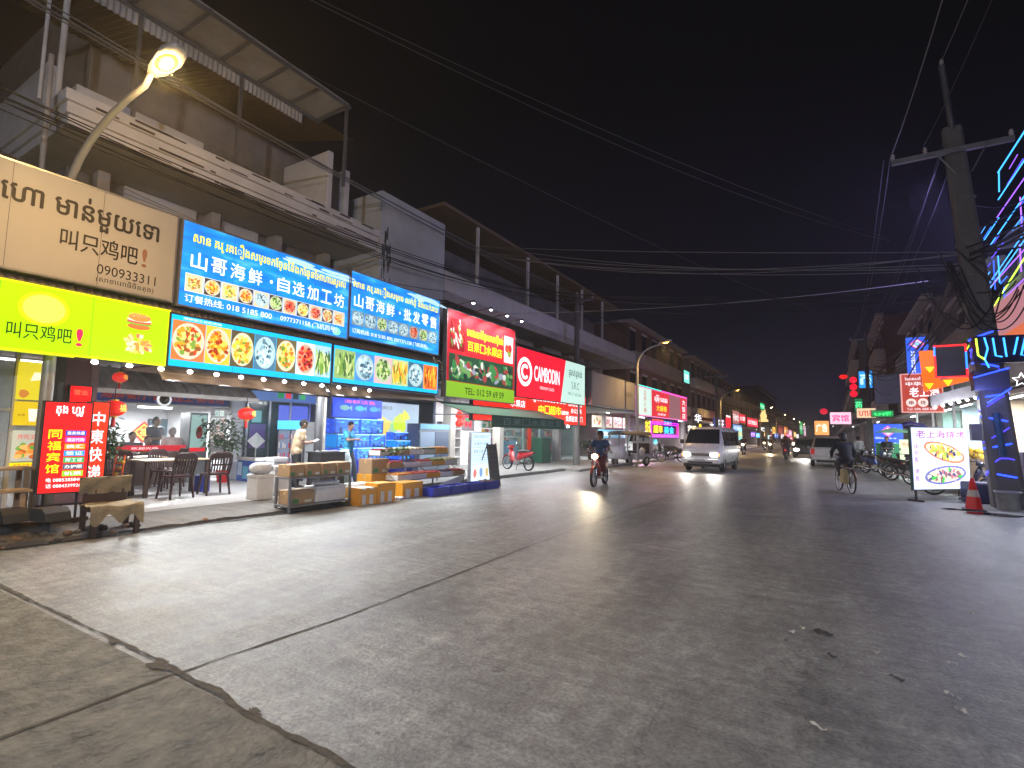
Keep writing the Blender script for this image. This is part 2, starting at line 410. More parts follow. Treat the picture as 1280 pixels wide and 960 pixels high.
def window(parent, y0, y1, z0, z1, x, m=None, bars=2):
    f = MB(); t = .05
    f.box(x-.03, x+.03, y0, y1, z0-t, z0, STEEL); f.box(x-.03, x+.03, y0, y1, z1, z1+t, STEEL)
    f.box(x-.028, x+.028, y0-t, y0, z0-t, z1+t, STEEL); f.box(x-.028, x+.028, y1, y1+t, z0-t, z1+t, STEEL)
    for i in range(1, bars+1):
        yy = y0+(y1-y0)*i/(bars+1); f.box(x-.02, x+.025, yy-.02, yy+.02, z0, z1, STEEL)
    w = f.build('window', parent); p = MB(); p.box(x-.02, x-.006, y0, y1, z0, z1, m or GLASSD); p.build('pane', w); return w

# the corner building: concrete ledges and a steel roof over the top terrace
cb = thing('corner_building', 'weathered concrete corner building with stepped ledge and rusty sheet roof over its top terrace', 'building', (-13,6,0))
cb_inv = Matrix.Translation((13,-6,0))
def cpart(name, mb, parent=None):
    o = mb.build(name, parent or cb)
    if parent is None: o.matrix_parent_inverse = cb_inv
    return o
def ledge_run(mb, x0, y0, y1, steps, m):
    for (dx, z0, z1) in steps: mb.box(x0, x0+dx, y0, y1, z0, z1, m, .012)
mb = MB()   # storey slab edge: three fasciae stepping outwards, round the corner
mb.box(-26, -11.12, 3.30, 10.55, 6.80, 6.97, WHITEW, .012); mb.box(-26, -11.06, 3.25, 10.55, 6.972, 7.17, WHITEW, .012); mb.box(-26, -11.0, 3.2, 10.55, 7.172, 7.37, WHITEW, .012)
# rusted reinforcement showing where the render has fallen off the ledge
for i in range(34):
    y = 3.5+6.6*rnd.random(); z = [6.82,6.99,7.19,7.30][i%4]; mb.box(-11.14+[.0,.065,.125,.125][i%4]+.012, -11.14+[.0,.065,.125,.125][i%4]+.025, y, y+.1+.6*rnd.random(), z, z+.02+.03*rnd.random(), mat((.07,.05,.04),.9,noise=.4))
cpart('ledge', mb)
mb = MB(); mb.box(-26, -13.0, 3.9, 4.1, 7.372, 8.2, WHITEW, .01); mb.box(-13.2, -12.2, 3.7, 6.1, 7.372, 8.15, WHITEW, .01); mb.box(-26, -13.2, 3.5, 3.7, 7.372, 8.85, WHITEW, .01)
cpart('parapet', mb)
mb = MB(); mb.box(-26, -13.2, 4.2, 9.4, 7.38, 9.6, WALLD); mb.box(-24, -14.6, 4.6, 9.2, 9.6, 12.4, WALLD); cpart('top_storey', mb)
mb = MB(); mb.box(-26, -13.0, 3.9, 10.5, 4.02, 6.798, WALLD); cpart('upper_wall', mb)
for a, b_ in ((4.9,6.4),(7.0,8.0)):
    mb = MB(); mb.box(-12.98, -12.9, a, b_, 6.0+(.2 if a>6 else .35), 6.78, WHITEW); cpart('wall_panel', mb)
for y in (4.3, 6.6, 8.3, 9.9):
    mb = MB(); mb.box(-12.995, -12.6, y, y+.22, 4.02, 6.797, WALL, .01); cpart('pilaster', mb)
for y in (4.95, 7.2): window(cb, y, y+1.1, 4.6, 5.9, -12.9).matrix_parent_inverse = cb_inv
mb = MB(); mb.box(-12.99, -11.1, 8.7, 8.86, 7.376, 8.95, WHITEW, .01); mb.box(-12.99, -11.6, 9.7, 9.86, 7.376, 9.0, WHITEW, .01); cpart('wall_fin', mb)
mb = MB(); mb.box(-13.4, -11.0, 10.56, 13.5, 4.6, 8.6, mat((.47,.49,.50), .8, noise=.22, scale=.7, bump=.15)); cpart('blank_wall', mb)
mb = MB()
for i in range(26):
    y = 10.62+rnd.random()*.35; z = 5.7+rnd.random()*1.7; mb.box(-11.0, -10.996, y, y+.02+.06*rnd.random(), z, z+.1+.3*rnd.random(), mat((.12,.13,.14), .9, noise=.3))
cpart('peeling_patch', mb)
mb = MB()   # roof frame above the terrace
mb.box(-11.0, -9.8, 4.0, 8.2, 9.50, 9.53, SHEET)
corr(mb, (-11.0,3.0,9.16), (0,1,0), (0,0,1), (1,0,0), 4.8, .36, SHEET, .1, .02)
cpart('roof_sheet', mb)
mb = MB()
for y in (4.0, 4.85, 5.7, 6.55, 7.4, 8.2): mb.box(-11.0, -9.78, y-.025, y+.025, 9.43, 9.497, STEEL)
for x in (-9.8, -10.95): mb.box(x-.03, x+.03, 3.0, 8.25, 9.40, 9.46, STEEL)
cpart('roof_frame', mb)
for y in (4.2, 6.2, 8.15):
    mb = MB(); mb.box(-9.85, -9.78, y-.03, y+.03, 7.4, 9.42, STEEL) if y > 8 else mb.box(-11.04, -10.97, y-.03, y+.03, 7.374, 9.42, STEEL); cpart('roof_post', mb)
mb = MB(); corr(mb, (-11.0,3.0,9.55), (0,1,0), (-1,0,.28), (0,0,1), 6.4, 3.6, BRSHEET, .14, .02); cpart('lean_to_roof', mb)
for y in (3.1, 3.35):
    mb = MB(); mb.cyl(-11.9, y, 7.38, 9.6, .03 if y < 3.2 else .05, WHITEW); cpart('roof_post', mb)
mb = MB(); mb.tube([(-11.2,3.05,5.4),(-11.2,3.02,7.9)], .045, SHEET); cpart('drain_pipe', mb)
# the ground floor: party walls, ceiling, rear walls of the shops
PURP = mat((.20,.10,.10), .7, noise=.2)
mb = MB(); mb.box(-26, -11.6, 2.95, 13.5, 2.95, 3.15, SHOPW); cpart('ceiling', mb)
mb = MB(); mb.box(-26, -10.45, 4.5, 13.5, 3.16, 4.0, WALLD); mb.box(-26, -10.45, 2.98, 4.496, 3.16, 4.0, WALLD); cpart('fascia_wall', mb)
mb = MB(); mb.box(-18.2, -18, 3.9, 13.5, .1, 2.948, SHOPW); cpart('rear_wall', mb)
mb = MB(); mb.box(-14.2, -12.0, 4.28, 4.4, .15, 2.94, PURP); mb.box(-12.2, -12.0, 3.84, 4.276, .15, 2.94, PURP); cpart('purple_wall', mb)
mb = MB(); mb.box(-11.15, -10.95, 3.36, 3.55, .15, 2.94, mat((.10,.095,.09), .7, noise=.3)); cpart('dark_column', mb)
mb = MB(); mb.box(-14.6, -14.3, 8.42, 8.78, .15, 2.94, SHOPW, .01); cpart('white_column', mb)
for q in ((-18, -14.62, 8.5, 8.7, .15), (-18, -14.5, 4.9, 5.1, .15), (-18, -14.7, 13.35, 13.5, .11)):
    mb = MB(); mb.box(*q, 2.94, SHOPW); cpart('party_wall', mb)
mb = MB(); mb.cyl(-11.5, 9.12, .11, 2.6, .09, mat((.12,.12,.13), .4, .5)); cpart('steel_column', mb)
mb = MB(); mb.box(-11.62, -11.54, 9.32, 9.40, .11, 2.6, WALL, .01); cpart('white_post', mb)
# soffit and the brown canopy roofs between the two rows of signs
can = thing('canopy', 'brown corrugated canopy strip between the upper and lower rows of shop signs', 'canopy', (-10,7,2.6))
ci = Matrix.Translation((10,-7,-2.6))
mb = MB(); corr(mb, (-10.03,1.2,3.60), (0,1,0), (-.35,0,.42), (.77,0,.64), 11.0, .62, BRSHEET, .12, .016); o = mb.build('roof_sheet', can); o.matrix_parent_inverse = ci
mb = MB(); mb.box(-11.3, -10.14, 4.5, 12.2, 2.62, 2.66, mat((.22,.16,.11), .7, noise=.2, scale=1.5)); o = mb.build('soffit', can); o.matrix_parent_inverse = ci
mb = MB()
for k in range(9): 
    a = pi/2*k/8; x = -10.03+.06
    mb.tube([(-9.98,12.2+.12*sin(a)+.02,3.62-.0-.55*(1-cos(a))),(-10.25,12.2+.12*sin(a)+.02,3.80-.55*(1-cos(a)))], .03, BRSHEET, 6)
mb.tube([(-10.0,12.36,3.1),(-10.0,12.36,2.62)], .05, BRSHEET); o = mb.build('rolled_end', can); o.matrix_parent_inverse = ci

aw0 = thing('awning', 'brown canvas awning hanging below the cyan framed food photos', 'awning', (-10,8,2.5)); a0 = Matrix.Translation((10,-8,-2.5))
CANV = mat((.23,.165,.115), .85, noise=.22, scale=1.4)
for (ya, yb, za, zb) in ((4.55,8.12,2.37,2.33),(8.16,12.1,2.36,2.46)):
    mb = MB(); n = 24; vs = []
    for i in range(n+1):
        u = i/n; y = ya+(yb-ya)*u; zl = za+(zb-za)*u+.012*sin(u*37); vs += [(-10.12,y,2.615),(-9.98,y,(2.615+zl)/2-.02),(-9.86,y,zl)]
    mb.add(vs, [(3*i+k, 3*i+3+k, 3*i+4+k, 3*i+1+k) for i in range(n) for k in (0,1)], CANV, True); o = mb.build('canvas', aw0); o.matrix_parent_inverse = a0
    mb = MB(); mb.tube([(-9.86,ya,za),(-9.86,yb,zb)], .022, DARK, 6); o = mb.build('front_bar', aw0); o.matrix_parent_inverse = a0
tr = thing('tiled_awning', 'grey ribbed tile awning with white gutter over the restaurant front', 'awning', (-13,6.5,2.3)); ti = Matrix.Translation((13,-6.5,-2.3))
TILEG = mat((.27,.25,.23), .7, noise=.3, scale=3)
mb = MB()
for r in range(3):
    x = -13.0-.26*r; z = 2.36+.17*r
    for k in range(13):
        y = 4.72+k*.277; mb.add([(x-.28,y,z+.20),(x,y,z),(x,y+.20,z),(x-.28,y+.20,z+.20)], [(0,1,2,3)], TILEG); mb.tube([(x,y+.235,z+.012),(x-.28,y+.235,z+.21)], .045, TILEG, 7)
o = mb.build('tiles', tr); o.matrix_parent_inverse = ti
mb = MB(); mb.box(-13.05, -12.93, 4.66, 8.34, 2.27, 2.37, WHITEW, .015); o = mb.build('gutter', tr); o.matrix_parent_inverse = ti

# balcony building: long white balcony parapets over the fruit shop and supermarket
bb = thing('balcony_building', 'long pale concrete building with deep first floor balcony band and steel roof posts', 'building', (-14,22,0)); bi = Matrix.Translation((14,-22,0))
def bpart(name, mb, parent=None):
    o = mb.build(name, parent or bb)
    if parent is None: o.matrix_parent_inverse = bi
    return o
mb = MB(); mb.box(-26, -11.0, 13.56, 33.9, 6.02, 6.34, WALL, .02); bpart('balcony_slab', mb)
mb = MB(); mb.box(-11.2, -11.02, 13.56, 33.9, 6.342, 7.05, WHITEW, .02); mb.box(-26, -11.24, 33.68, 33.88, 6.342, 7.05, WHITEW, .02); bpart('balcony_parapet', mb)
mb = MB(); mb.box(-26, -13.0, 13.56, 33.0, 3.2, 6.018, WALL); bpart('upper_wall', mb)
mb = MB(); mb.box(-26, -13.6, 13.56, 33.0, 6.36, 9.2, WALLD); bpart('top_storey', mb)
mb = MB(); mb.box(-26, -10.9, 13.3, 30.5, 9.22, 9.34, BRSHEET); bpart('roof', mb)
for y in (15.5, 19.3, 22.2, 25.1, 28):
    mb = MB(); mb.box(-11.1, -11.0, y-.05, y+.05, 7.06, 9.21, WHITEW); bpart('roof_post', mb)
for y in (14.4, 17.2, 20.3, 23.4, 26.5, 29.4):
    window(bb, y, y+1.5, 4.5, 5.7, -12.95).matrix_parent_inverse = bi
    mb = MB(); mb.prism([(y-.4,5.75),(y-.25,5.98),(y+1.75,5.98),(y+1.9,5.75)], -12.996, -12.3, WALL, 'yz'); bpart('window_hood', mb)
for y in (16.4, 20.0, 26.0, 32.8):
    mb = MB(); mb.box(-13.2, -12.8, y, y+.3, .11, 3.2, WALL, .01); bpart('pier', mb)
mb = MB(); mb.box(-26, -10.6, 13.56, 33, 2.98, 3.15, SHOPW); bpart('ceiling', mb)
mb = MB(); mb.box(-19.4, -19.2, 13.56, 33, .1, 2.97, SHOPW); mb.box(-19.2, -14.1, 20.3, 20.45, .1, 2.97, SHOPW); bpart('rear_wall', mb)
mb = MB(); mb.box(-14.12, -14.0, 16.9, 20.2, .11, 2.97, mat((.78,.78,.80), .5, noise=.04)); bpart('white_wall', mb)
mb = MB(); mb.box(-26, -10.4, 13.56, 33, 3.152, 3.9, WALLD); bpart('fascia_wall', mb)

def farbuild(label, x0, x1, y0, y1, h, m, floors, side, seed, roof=None, cat='building', group=None):
    """a plain shophouse: side is +1 when its front looks to +x, -1 when it looks to -x"""
    r = random.Random(seed); xf = x1 if side > 0 else x0
    b = thing('shophouse', label, cat, ((x0+x1)/2, (y0+y1)/2, 0), 0, group); iv = Matrix.Translation((-(x0+x1)/2, -(y0+y1)/2, 0))
    def bp(n_, m_):
        o = m_.build(n_, b); o.matrix_parent_inverse = iv; return o
    w = MB(); w.box(x0, x1, y0+.02, y1-.02, 3.1, h, m); w.box(x0+(0 if side>0 else 3), x1-(3 if side>0 else 0), y0+.02, y1-.02, 0, 3.098, WALLD); bp('wall', w)
    for (ya, yb) in ((y0+.02, y0+.4), (y1-.4, y1-.02)):
        c = MB(); c.box(xf-.12, xf+.12, ya, yb, 0, 3.097, WALL); bp('pier', c)
    s = MB(); s.box(xf-.05, xf+side*1.0, y0+.04, y1-.04, 3.0, 3.12, SHEET); bp('canopy', s)
    fh = (h-3.3)/max(1, floors-1)
    for k in range(floors-1):
        z = 3.4+fh*k
        l_ = MB(); l_.box(xf+side*.003, xf+side*.7, y0+.03, y1-.03, z+fh*.02, z+fh*.30, WHITEW if r.random() < .5 else WALL, .02); bp('balcony', l_)
        n = max(1, int((y1-y0)/2.6))
        for q in range(n):
            yy = y0+(y1-y0)*(q+.5)/n; p = MB(); lit = r.random() < .0
            p.box(xf, xf+side*.04, yy-.55, yy+.55, z+fh*.34, z+fh*.84, glow(235,200,150,.5) if lit else GLASSD); f = bp('window', p)
            g_ = MB(); g_.box(xf, xf+side*.07, yy-.63, yy+.63, z+fh*.85, z+fh*.9, WHITEW); o = g_.build('lintel', f)
    rf = MB(); rf.box(x0, xf+side*.5, y0+.02, y1-.02, h+.003, h+.22, roof or WALL, .03)
    if r.random() < .6: rf.prism([(y0+.3,h+.225),((y0+y1)/2,h+1.3),(y1-.3,h+.225)], x0+1, x1-1, BRSHEET, 'yz')
    bp('roof', rf); return b
LB = [
 ('pinkish brown three storey building beyond the balcony building, with blank gable wall', -28, -12.2, 35.5, 52, 9.6, BROWNW, 3),
 ('grey shophouse behind the white glyph sign on the left side', -28, -11.6, 52.2, 68, 9.2, WALLD, 3),
 ('brown shophouse behind the utility pole with long flat roofline', -28, -12.0, 68.2, 88, 8.6, BROWNW, 3),
 ('low shophouse on the left with sloping sheet roof above red sign', -28, -12, 88.2, 112, 7.0, WALL, 2),
 ('tall dark shophouse on the left near the green roof sign', -28, -12, 112.2, 150, 11.5, WALLD, 3),
 ('far left shophouse before the street fades out', -28, -12, 150.2, 210, 8.5, WALLD, 3),
 ('farthest building on the left side of the street', -28, -12, 210.2, 330, 9.5, WALLD, 3)]
for i, q in enumerate(LB): farbuild(q[0], *q[1:6], q[6], q[7], 1, 100+i, group='shophouses along the street')
RB = [
 ('violet lit shophouse on the right behind the neon wrapped pole', 5.8, 20, 15.0, 24.5, 8.3, WALL, 3),
 ('dim shophouse on the right behind the orange lit sign', 5.6, 20, 24.7, 34, 8.0, WALLD, 3),
 ('shophouse on the right behind the row of parked motorcycles and blue shopfront', 4.8, 20, 34.2, 46, 9.0, WALLD, 3),
 ('dark brown tall shophouse on the right behind the red round lanterns sign', 3.6, 20, 46.2, 62, 10.6, BROWNW, 3),
 ('narrow tall tower like shophouse on the right with white corner edge', 2.6, 20, 62.2, 84, 11.2, WALLD, 4),
 ('far right shophouse behind the pink and white sign', 2.6, 20, 84.2, 130, 8.0, WALLD, 3),
 ('farthest building on the right side of the street', 2.8, 20, 130.2, 300, 8.0, WALLD, 3)]
for i, q in enumerate(RB): farbuild(q[0], *q[1:6], q[6], q[7], -1, 200+i, group='shophouses along the street')
# ------------------------------------------------------------------ signs
FRAME = mat((.30,.30,.31), .4, .6, noise=.1)
FRAMED = mat((.05,.05,.055), .5, .3, noise=.1)
ALU = mat((.55,.56,.58), .35, .8, noise=.08)
EAST, CAMW, WEST = pi/2, 0., -pi/2
def sign(name, label, loc, rz, w, h, face, depth=.14, cat='sign', group=None, frame=FRAME, fw=.03, back=FRAMED):
    """a box sign; local x runs to the reader's right, z up, the face looks to local -y"""
    t = thing(name, label, cat, loc, rz, group)
    b = MB(); b.box(0, w, 0, depth, 0, h, back); b.build('casing', t)
    f = MB(); f.box(-fw, w+fw, -.012, depth+.004, -fw, -.0002, frame); f.box(-fw, w+fw, -.012, depth+.004, h+.0002, h+fw, frame)
    f.box(-fw, -.0002, -.011, depth+.003, 0, h, frame); f.box(w+.0002, w+fw, -.011, depth+.003, 0, h, frame); f.build('frame', t)
    p = MB(); rect(p, 0, w, 0, h, face, -.004); p.flat('panel', t)
    if w > 2.5:
        q = MB(); k = max(1, int(w/1.25))
        for i in range(1, k+1): rect(q, w*i/(k+1)-.003, w*i/(k+1)+.003, .0, h, back, -.0052)
        q.flat('seam', t)
    return t
def letters(t, items, name='lettering'):
    for it in items: mb = MB(); put_text(mb, *it); o = mb.flat(name, t)   # each line of writing a part of its own
    return o
def picture(t, fn, name='picture'):
    mb = MB(); fn(mb); return mb.flat(name, t)
WHT = lambda e=1.25: glow(245,248,250, e)
YEL = glow(250,235,30,1.15)

# tan unlit sign of the chicken shop
TAN = mat(srgb(170,166,158), .55, noise=.06, scale=1.2)
INK = mat((.02,.016,.014), .6, noise=0)
t = sign('shop_sign', 'unlit beige shop sign with brown Khmer line, four Chinese characters and phone number 090933311', (-10.03,1.3,3.82), EAST, 3.36, 1.56, TAN)
letters(t, [('េហា មាន់មួយេទា', 1.00, 3.08, .88, 1.38, INK, -.008, .02), ('叫只鸡吧', 1.72, 2.78, .48, .80, INK, -.008, .01), ('!', 2.84, 2.92, .48, .80, mat(srgb(150,105,85), .6), -.008, .01),
            ('090933311', 2.22, 3.08, .20, .36, INK, -.008), ('(សាខាេពាធិចិនតុង)', 2.22, 3.06, .05, .17, INK, -.008)])
# yellow backlit sign
t = sign('shop_sign', 'bright yellow backlit sign with four dark Chinese characters and burger and fried chicken pictures', (-10.02,1.3,2.66), EAST, 3.33, .96, glow(178,248,0,.86), frame=glow(225,250,20,.8))
DKG = glow(50,60,20,.7)
letters(t, [('叫只鸡吧', 1.22, 1.98, .16, .40, DKG, -.008, .01), ('!', 2.03, 2.12, .14, .42, glow(240,40,90), -.008, .013)])
def f_(mb):
    poly_disc(mb, 1.62, .64, .30, .25, glow(255,195,20,1.1), -.007, 28)
    poly_disc(mb, 1.62, .64, .25, .21, glow(255,225,90,1.1), -.0075, 28)
picture(t, f_, 'round_badge')
def f_(mb):
    for i, (c, zz, hh) in enumerate((((210,110,60),.60,.05),((120,170,60),.655,.03),((235,90,80),.685,.03),((240,240,220),.715,.03),((215,140,70),.76,.07))):
        poly_disc(mb, 2.88, zz, .20-.012*abs(i-2), hh, glow(*c), -.007-.0006*i, 20, .06)
    for i in range(14): poly_disc(mb, 2.72+.32*rnd.random(), .77+.05*rnd.random(), .008, .005, glow(250,230,180), -.011-.0001*i, 6)
picture(t, f_, 'burger_picture')
def f_(mb):
    for i in range(46):
        a = rnd.random()*2*pi; q = sqrt(rnd.random())
        poly_disc(mb, 2.88+.20*q*cos(a), .30+.15*q*sin(a), .05, .03, glow(*[(250,225,150),(235,190,100),(215,120,90),(255,240,190),(200,150,70)][i % 5]), -.007-.0002*i, 7, .5, a)
picture(t, f_, 'fried_chicken_picture')

# blue seafood signs
def sea_print(e):
    m = bpy.data.materials.new('sea_print'); m.use_nodes = True; n = m.node_tree.nodes; l = m.node_tree.links; b = n['Principled BSDF']
    t = n.new('ShaderNodeTexCoord'); mp = n.new('ShaderNodeMapping'); mp.inputs['Scale'].default_value = (.7, 1, 3.2)
    l.new(t.outputs['Object'], mp.inputs[0]); z = n.new('ShaderNodeTexNoise'); z.inputs['Scale'].default_value = 1.6; z.inputs['Detail'].default_value = 7
    l.new(mp.outputs[0], z.inputs[0]); r = n.new('ShaderNodeValToRGB'); l.new(z.outputs[0], r.inputs[0])
    r.color_ramp.elements[0].position = .32; r.color_ramp.elements[0].color = (*srgb(0,100,205), 1)
    r.color_ramp.elements[1].position = .74; r.color_ramp.elements[1].color = (*srgb(110,215,250), 1)
    q = r.color_ramp.elements.new(.55); q.color = (*srgb(5,150,235), 1)
    b.inputs['Base Color'].default_value = (.02,.1,.3,1); b.inputs['Roughness'].default_value = .35
    l.new(r.outputs[0], b.inputs['Emission Color']); b.inputs['Emission Strength'].default_value = e; return m
SEA = sea_print(1.1)
def cloud(mb, w, h):
    for i in range(9):
        poly_disc(mb, w*(.62+.36*rnd.random()), h*(.90+.07*rnd.random()), .35*rnd.random()+.15, .035, glow(190,230,250,.9), -.0055-.0001*i, 14, .3)
t = sign('shop_sign', 'long blue backlit sign with nine white characters above a row of eleven dish photos', (-10.0,4.76,3.79), EAST, 3.86, 1.57, SEA)
picture(t, lambda mb: cloud(mb, 3.86, 1.57), 'cloud_print')
letters(t, [('សាន គរ ្រគឿងសមុ្រទកែច្នៃនិងកែឆ្នៃអាហារស្រស់', .18, 3.76, 1.16, 1.46, YEL, -.008, .016)])
for i, ch in enumerate('山哥海鲜·自选加工坊'):
    x = .16+i*.375-(.10 if i > 4 else 0); letters(t, [(ch, x, x+.30, .72, 1.04, WHT(), -.008, .012) if ch != '·' else (ch, x+.10, x+.17, .83, .91, WHT(), -.008, .01)])
letters(t, [('订餐热线: 018 5185 800', .10, 1.85, .07, .22, WHT(1.0), -.008, .01), ('0977371158 (飞机同号)', 2.05, 3.55, .07, .22, WHT(1.0), -.008, .01)])
st = ['mixed','orange','yellow','orange','grey','green','red','yellow','red','mixed','orange']
for i in range(11):
    x = .10+i*.335; dish_ = (lambda mb, i=i, x=x: (rect(mb, x-.01, x+.315, .27, .61, WHT(.9), -.0058), dish(mb, x, x+.305, .28, .60, st[i], -.0064, 1.0, (70,60,50) if i % 2 else (215,200,160), 22)))
    picture(t, dish_, 'dish_photo')
picture(t, lambda mb: poly_disc(mb, 3.55, .12, .12, .10, glow(140,235,190), -.007, 8, .2), 'round_badge')
t = sign('shop_sign', 'shorter blue backlit sign with eight white characters above greenish shellfish photos', (-10.0,8.70,3.87), EAST, 3.40, 1.63, SEA)
picture(t, lambda mb: cloud(mb, 3.4, 1.63), 'cloud_print')
letters(t, [('សាន គរ ្រគឿងសមុ្រទ លក់ដុំ និងលក់រាយ', .06, 3.34, 1.20, 1.48, YEL, -.008, .016)])
for i, ch in enumerate('山哥海鲜·批发零售'):
    x = .10+i*.37-(.08 if i > 4 else 0); letters(t, [(ch, x, x+.30, .76, 1.10, WHT(), -.008, .012) if ch != '·' else (ch, x+.10, x+.17, .88, .96, WHT(), -.008, .01)])
letters(t, [('订购热线: 018 5185 800, 0977371158 (飞机同号)', .08, 2.9, .08, .22, WHT(1.0), -.008, .01)])
for i, s_ in enumerate(('grey','grey','green','grey','grey','red','green','grey')):
    x = .06+i*.41; picture(t, lambda mb, s_=s_, x=x: dish(mb, x, x+.385, .30, .66, s_, -.006, .85, (120,150,160), 20), 'dish_photo')
# the long row of food photographs underneath
CY = glow(0,185,245,1.1)
t = sign('picture_sign', 'long row of backlit food photos framed in cyan: dumplings, oysters, crayfish and beans', (-10.0,4.67,2.66), EAST, 3.52, .93, CY, frame=FRAMED)
for i, (s_, b_, pl) in enumerate((('mixed',(215,120,60),True),('orange',(250,190,60),True),('yellow',(90,80,50),True),('grey',(70,120,150),True),('yellow',(110,95,50),True),('red',(245,235,225),True),('green',(170,205,230),False))):
    x = .03+i*.49+(.10 if i > 0 else 0)*1; w_ = .58 if i == 0 else .48
    picture(t, lambda mb, s_=s_, b_=b_, pl=pl, x=x, w_=w_: dish(mb, x, min(3.5, x+w_), .12, .84, s_, -.006, 1.05, b_, 34 if s_ != 'grey' else 16, strips=(s_ == 'green'), plate=pl), 'food_photo')
letters(t, [('海鲜加工自助选购', .2, .9, .865, .91, WHT(), -.008)])
t = sign('picture_sign', 'shorter row of backlit food photos framed in cyan: greens, squid, sashimi and carrot strips', (-10.0,8.26,2.70), EAST, 3.86, .88, CY, frame=FRAMED)
for i, (s_, b_, stp) in enumerate((('green',(150,185,110),True),('grey',(70,150,215),False),('green',(235,190,190),False),('yellow',(195,215,150),True),('grey',(60,110,130),False),('orange',(250,120,50),True))):
    x = .03+i*.635; picture(t, lambda mb, s_=s_, b_=b_, stp=stp, x=x: dish(mb, x, x+.625, .10, .80, s_, -.006, .95, b_, 30, strips=stp, plate=not stp), 'food_photo')
# bulbs under the yellow sign
mb = MB()
t = thing('light_string', 'row of small white bulbs along the lower edge of the yellow and cyan signs', 'lights', (-9.90,3.3,2.57))
mb.box(-.02, .02, 0, 6.4, .03, .05, FRAMED); mb.build('rail', t)
for i in range(13):
    b = MB(); b.ell((.03, .25+.48*i, 0), (.035,.05,.035), glow(255,250,240,14), 8, 6); b.build('bulb', t)

# red fruit shop sign, lit by small lamps on arms; part of their light is put in as glow
REDP = mat(srgb(225,25,35), .4, noise=.04)
t = sign('shop_sign', 'red fruit shop sign with yellow lettering, chilli and apple pictures and green phone strip', (-10.0,12.52,2.66), EAST, 4.02, 2.72, mat(srgb(228,28,40), .45, 0, .16, .05, ecol=srgb(228,28,40)))
letters(t, [('ហាងលក់ែផ្លឈើស្រស់', 1.0, 3.2, 1.95, 2.35, YEL, -.010, .012), ('百果园水果店', 1.05, 3.15, 1.55, 1.88, YEL, -.010, .012)])
picture(t, lambda mb: rect(mb, 0, 4.02, 0, .48, glow(140,190,40,.75), -.0055), 'phone_strip')
letters(t, [('TEL: 012 59 69 59', .95, 3.3, .12, .34, glow(40,60,20,.5), -.009, .01)])
def f_(mb):
    rect(mb, .12, 3.92, .50, 1.36, glow(40,75,50,.7), -.0055)
    for i in range(120):
        c = [(60,130,70),(35,90,60),(110,160,90),(150,150,170),(165,60,60),(210,215,200),(30,55,50)][rnd.randrange(7)]
        x = .3+3.45*rnd.random(); z = .68+.5*rnd.random(); poly_disc(mb, x, z, .07+.06*rnd.random(), .12+.09*rnd.random(), glow(*c, .75), -.006-.00003*i, 7, .6, rnd.random()*2)
picture(t, f_, 'fruit_photo')
def f_(mb):
    rect(mb, .12, .90, 1.48, 2.46, glow(150,20,25,.6), -.0055)
    for i in range(40): poly_disc(mb, .2+.6*rnd.random(), 1.62+.75*rnd.random(), .04, .15, glow(*[(225,40,40),(190,20,30),(245,220,215),(90,150,70)][i % 4], .8), -.006-.00005*i, 6, .3, rnd.random())
picture(t, f_, 'chilli_photo')
def f_(mb):
    rect(mb, 3.28, 3.9, 1.45, 2.42, glow(235,235,235,.8), -.0055)
    for i in range(7): poly_disc(mb, 3.45+.28*rnd.random(), 1.68+.35*rnd.random(), .13, .15, glow(*[(225,60,40),(200,35,30),(120,160,60)][i % 3], .8), -.006-.0002*i, 12, .1)
picture(t, f_, 'apple_photo')
for i in range(4):
    a = MB(); x = .5+i*1.0; a.tube([(x,.05,2.75),(x,-.1,2.95),(x,-.55,3.0)], .012, FRAMED, 6); arm = a.build('lamp_arm', t)
    b = MB(); b.lathe([(.03,3.02),(.075,2.96),(.085,2.93)], FRAMED, (x,-.6,0), 12); b.build('lamp_shade', arm)
    b = MB(); b.ell((x,-.6,2.925), (.05,.05,.03), glow(245,250,255,16), 8, 6); b.build('bulb', arm)
# red and white bank style sign
t = sign('shop_sign', 'red and pale mint sign with a white ring emblem and CAMBODIN in white', (-10.0,16.72,2.95), EAST, 6.35, 1.88, glow(238,25,50,1.0), frame=FRAMED)
def f_(mb):
    mb.add([(3.75,-.0055,0),(6.35,-.0055,0),(6.35,-.0055,1.88),(4.25,-.0055,1.88)], [(0,1,2,3)], glow(190,225,212,.95))
picture(t, f_, 'mint_panel')
def f_(mb):
    n = 40; rr = [(.56,.40),(.30,.17)]
    for k, (ro, ri) in enumerate(rr):
        a0, a1 = (0, 2*pi) if k == 0 else (.7, 2*pi-.7)
        vs = []; 
        for i in range(n+1):
            a = a0+(a1-a0)*i/n; vs += [(.62+ro*cos(a), -.007, .98+ro*sin(a)), (.62+ri*cos(a), -.007, .98+ri*sin(a))]
        mb.add(vs, [(2*i, 2*i+2, 2*i+3, 2*i+1) for i in range(n)], WHT())
picture(t, f_, 'ring_emblem')
letters(t, [('CAMBODIN', 1.35, 3.62, .70, 1.32, WHT(), -.008, .016), ('PREMIUM CASES', 1.85, 3.1, .40, .52, WHT(.9), -.008)])
letters(t, [('ផ្គត់ផ្គង់', 4.55, 6.0, 1.15, 1.62, glow(60,95,85,.6), -.008, .01), ('S.R.C', 4.85, 5.7, .66, .98, glow(60,95,85,.6), -.008), ('096 71 63 636', 4.5, 5.9, .36, .50, glow(60,95,85,.6), -.008)])
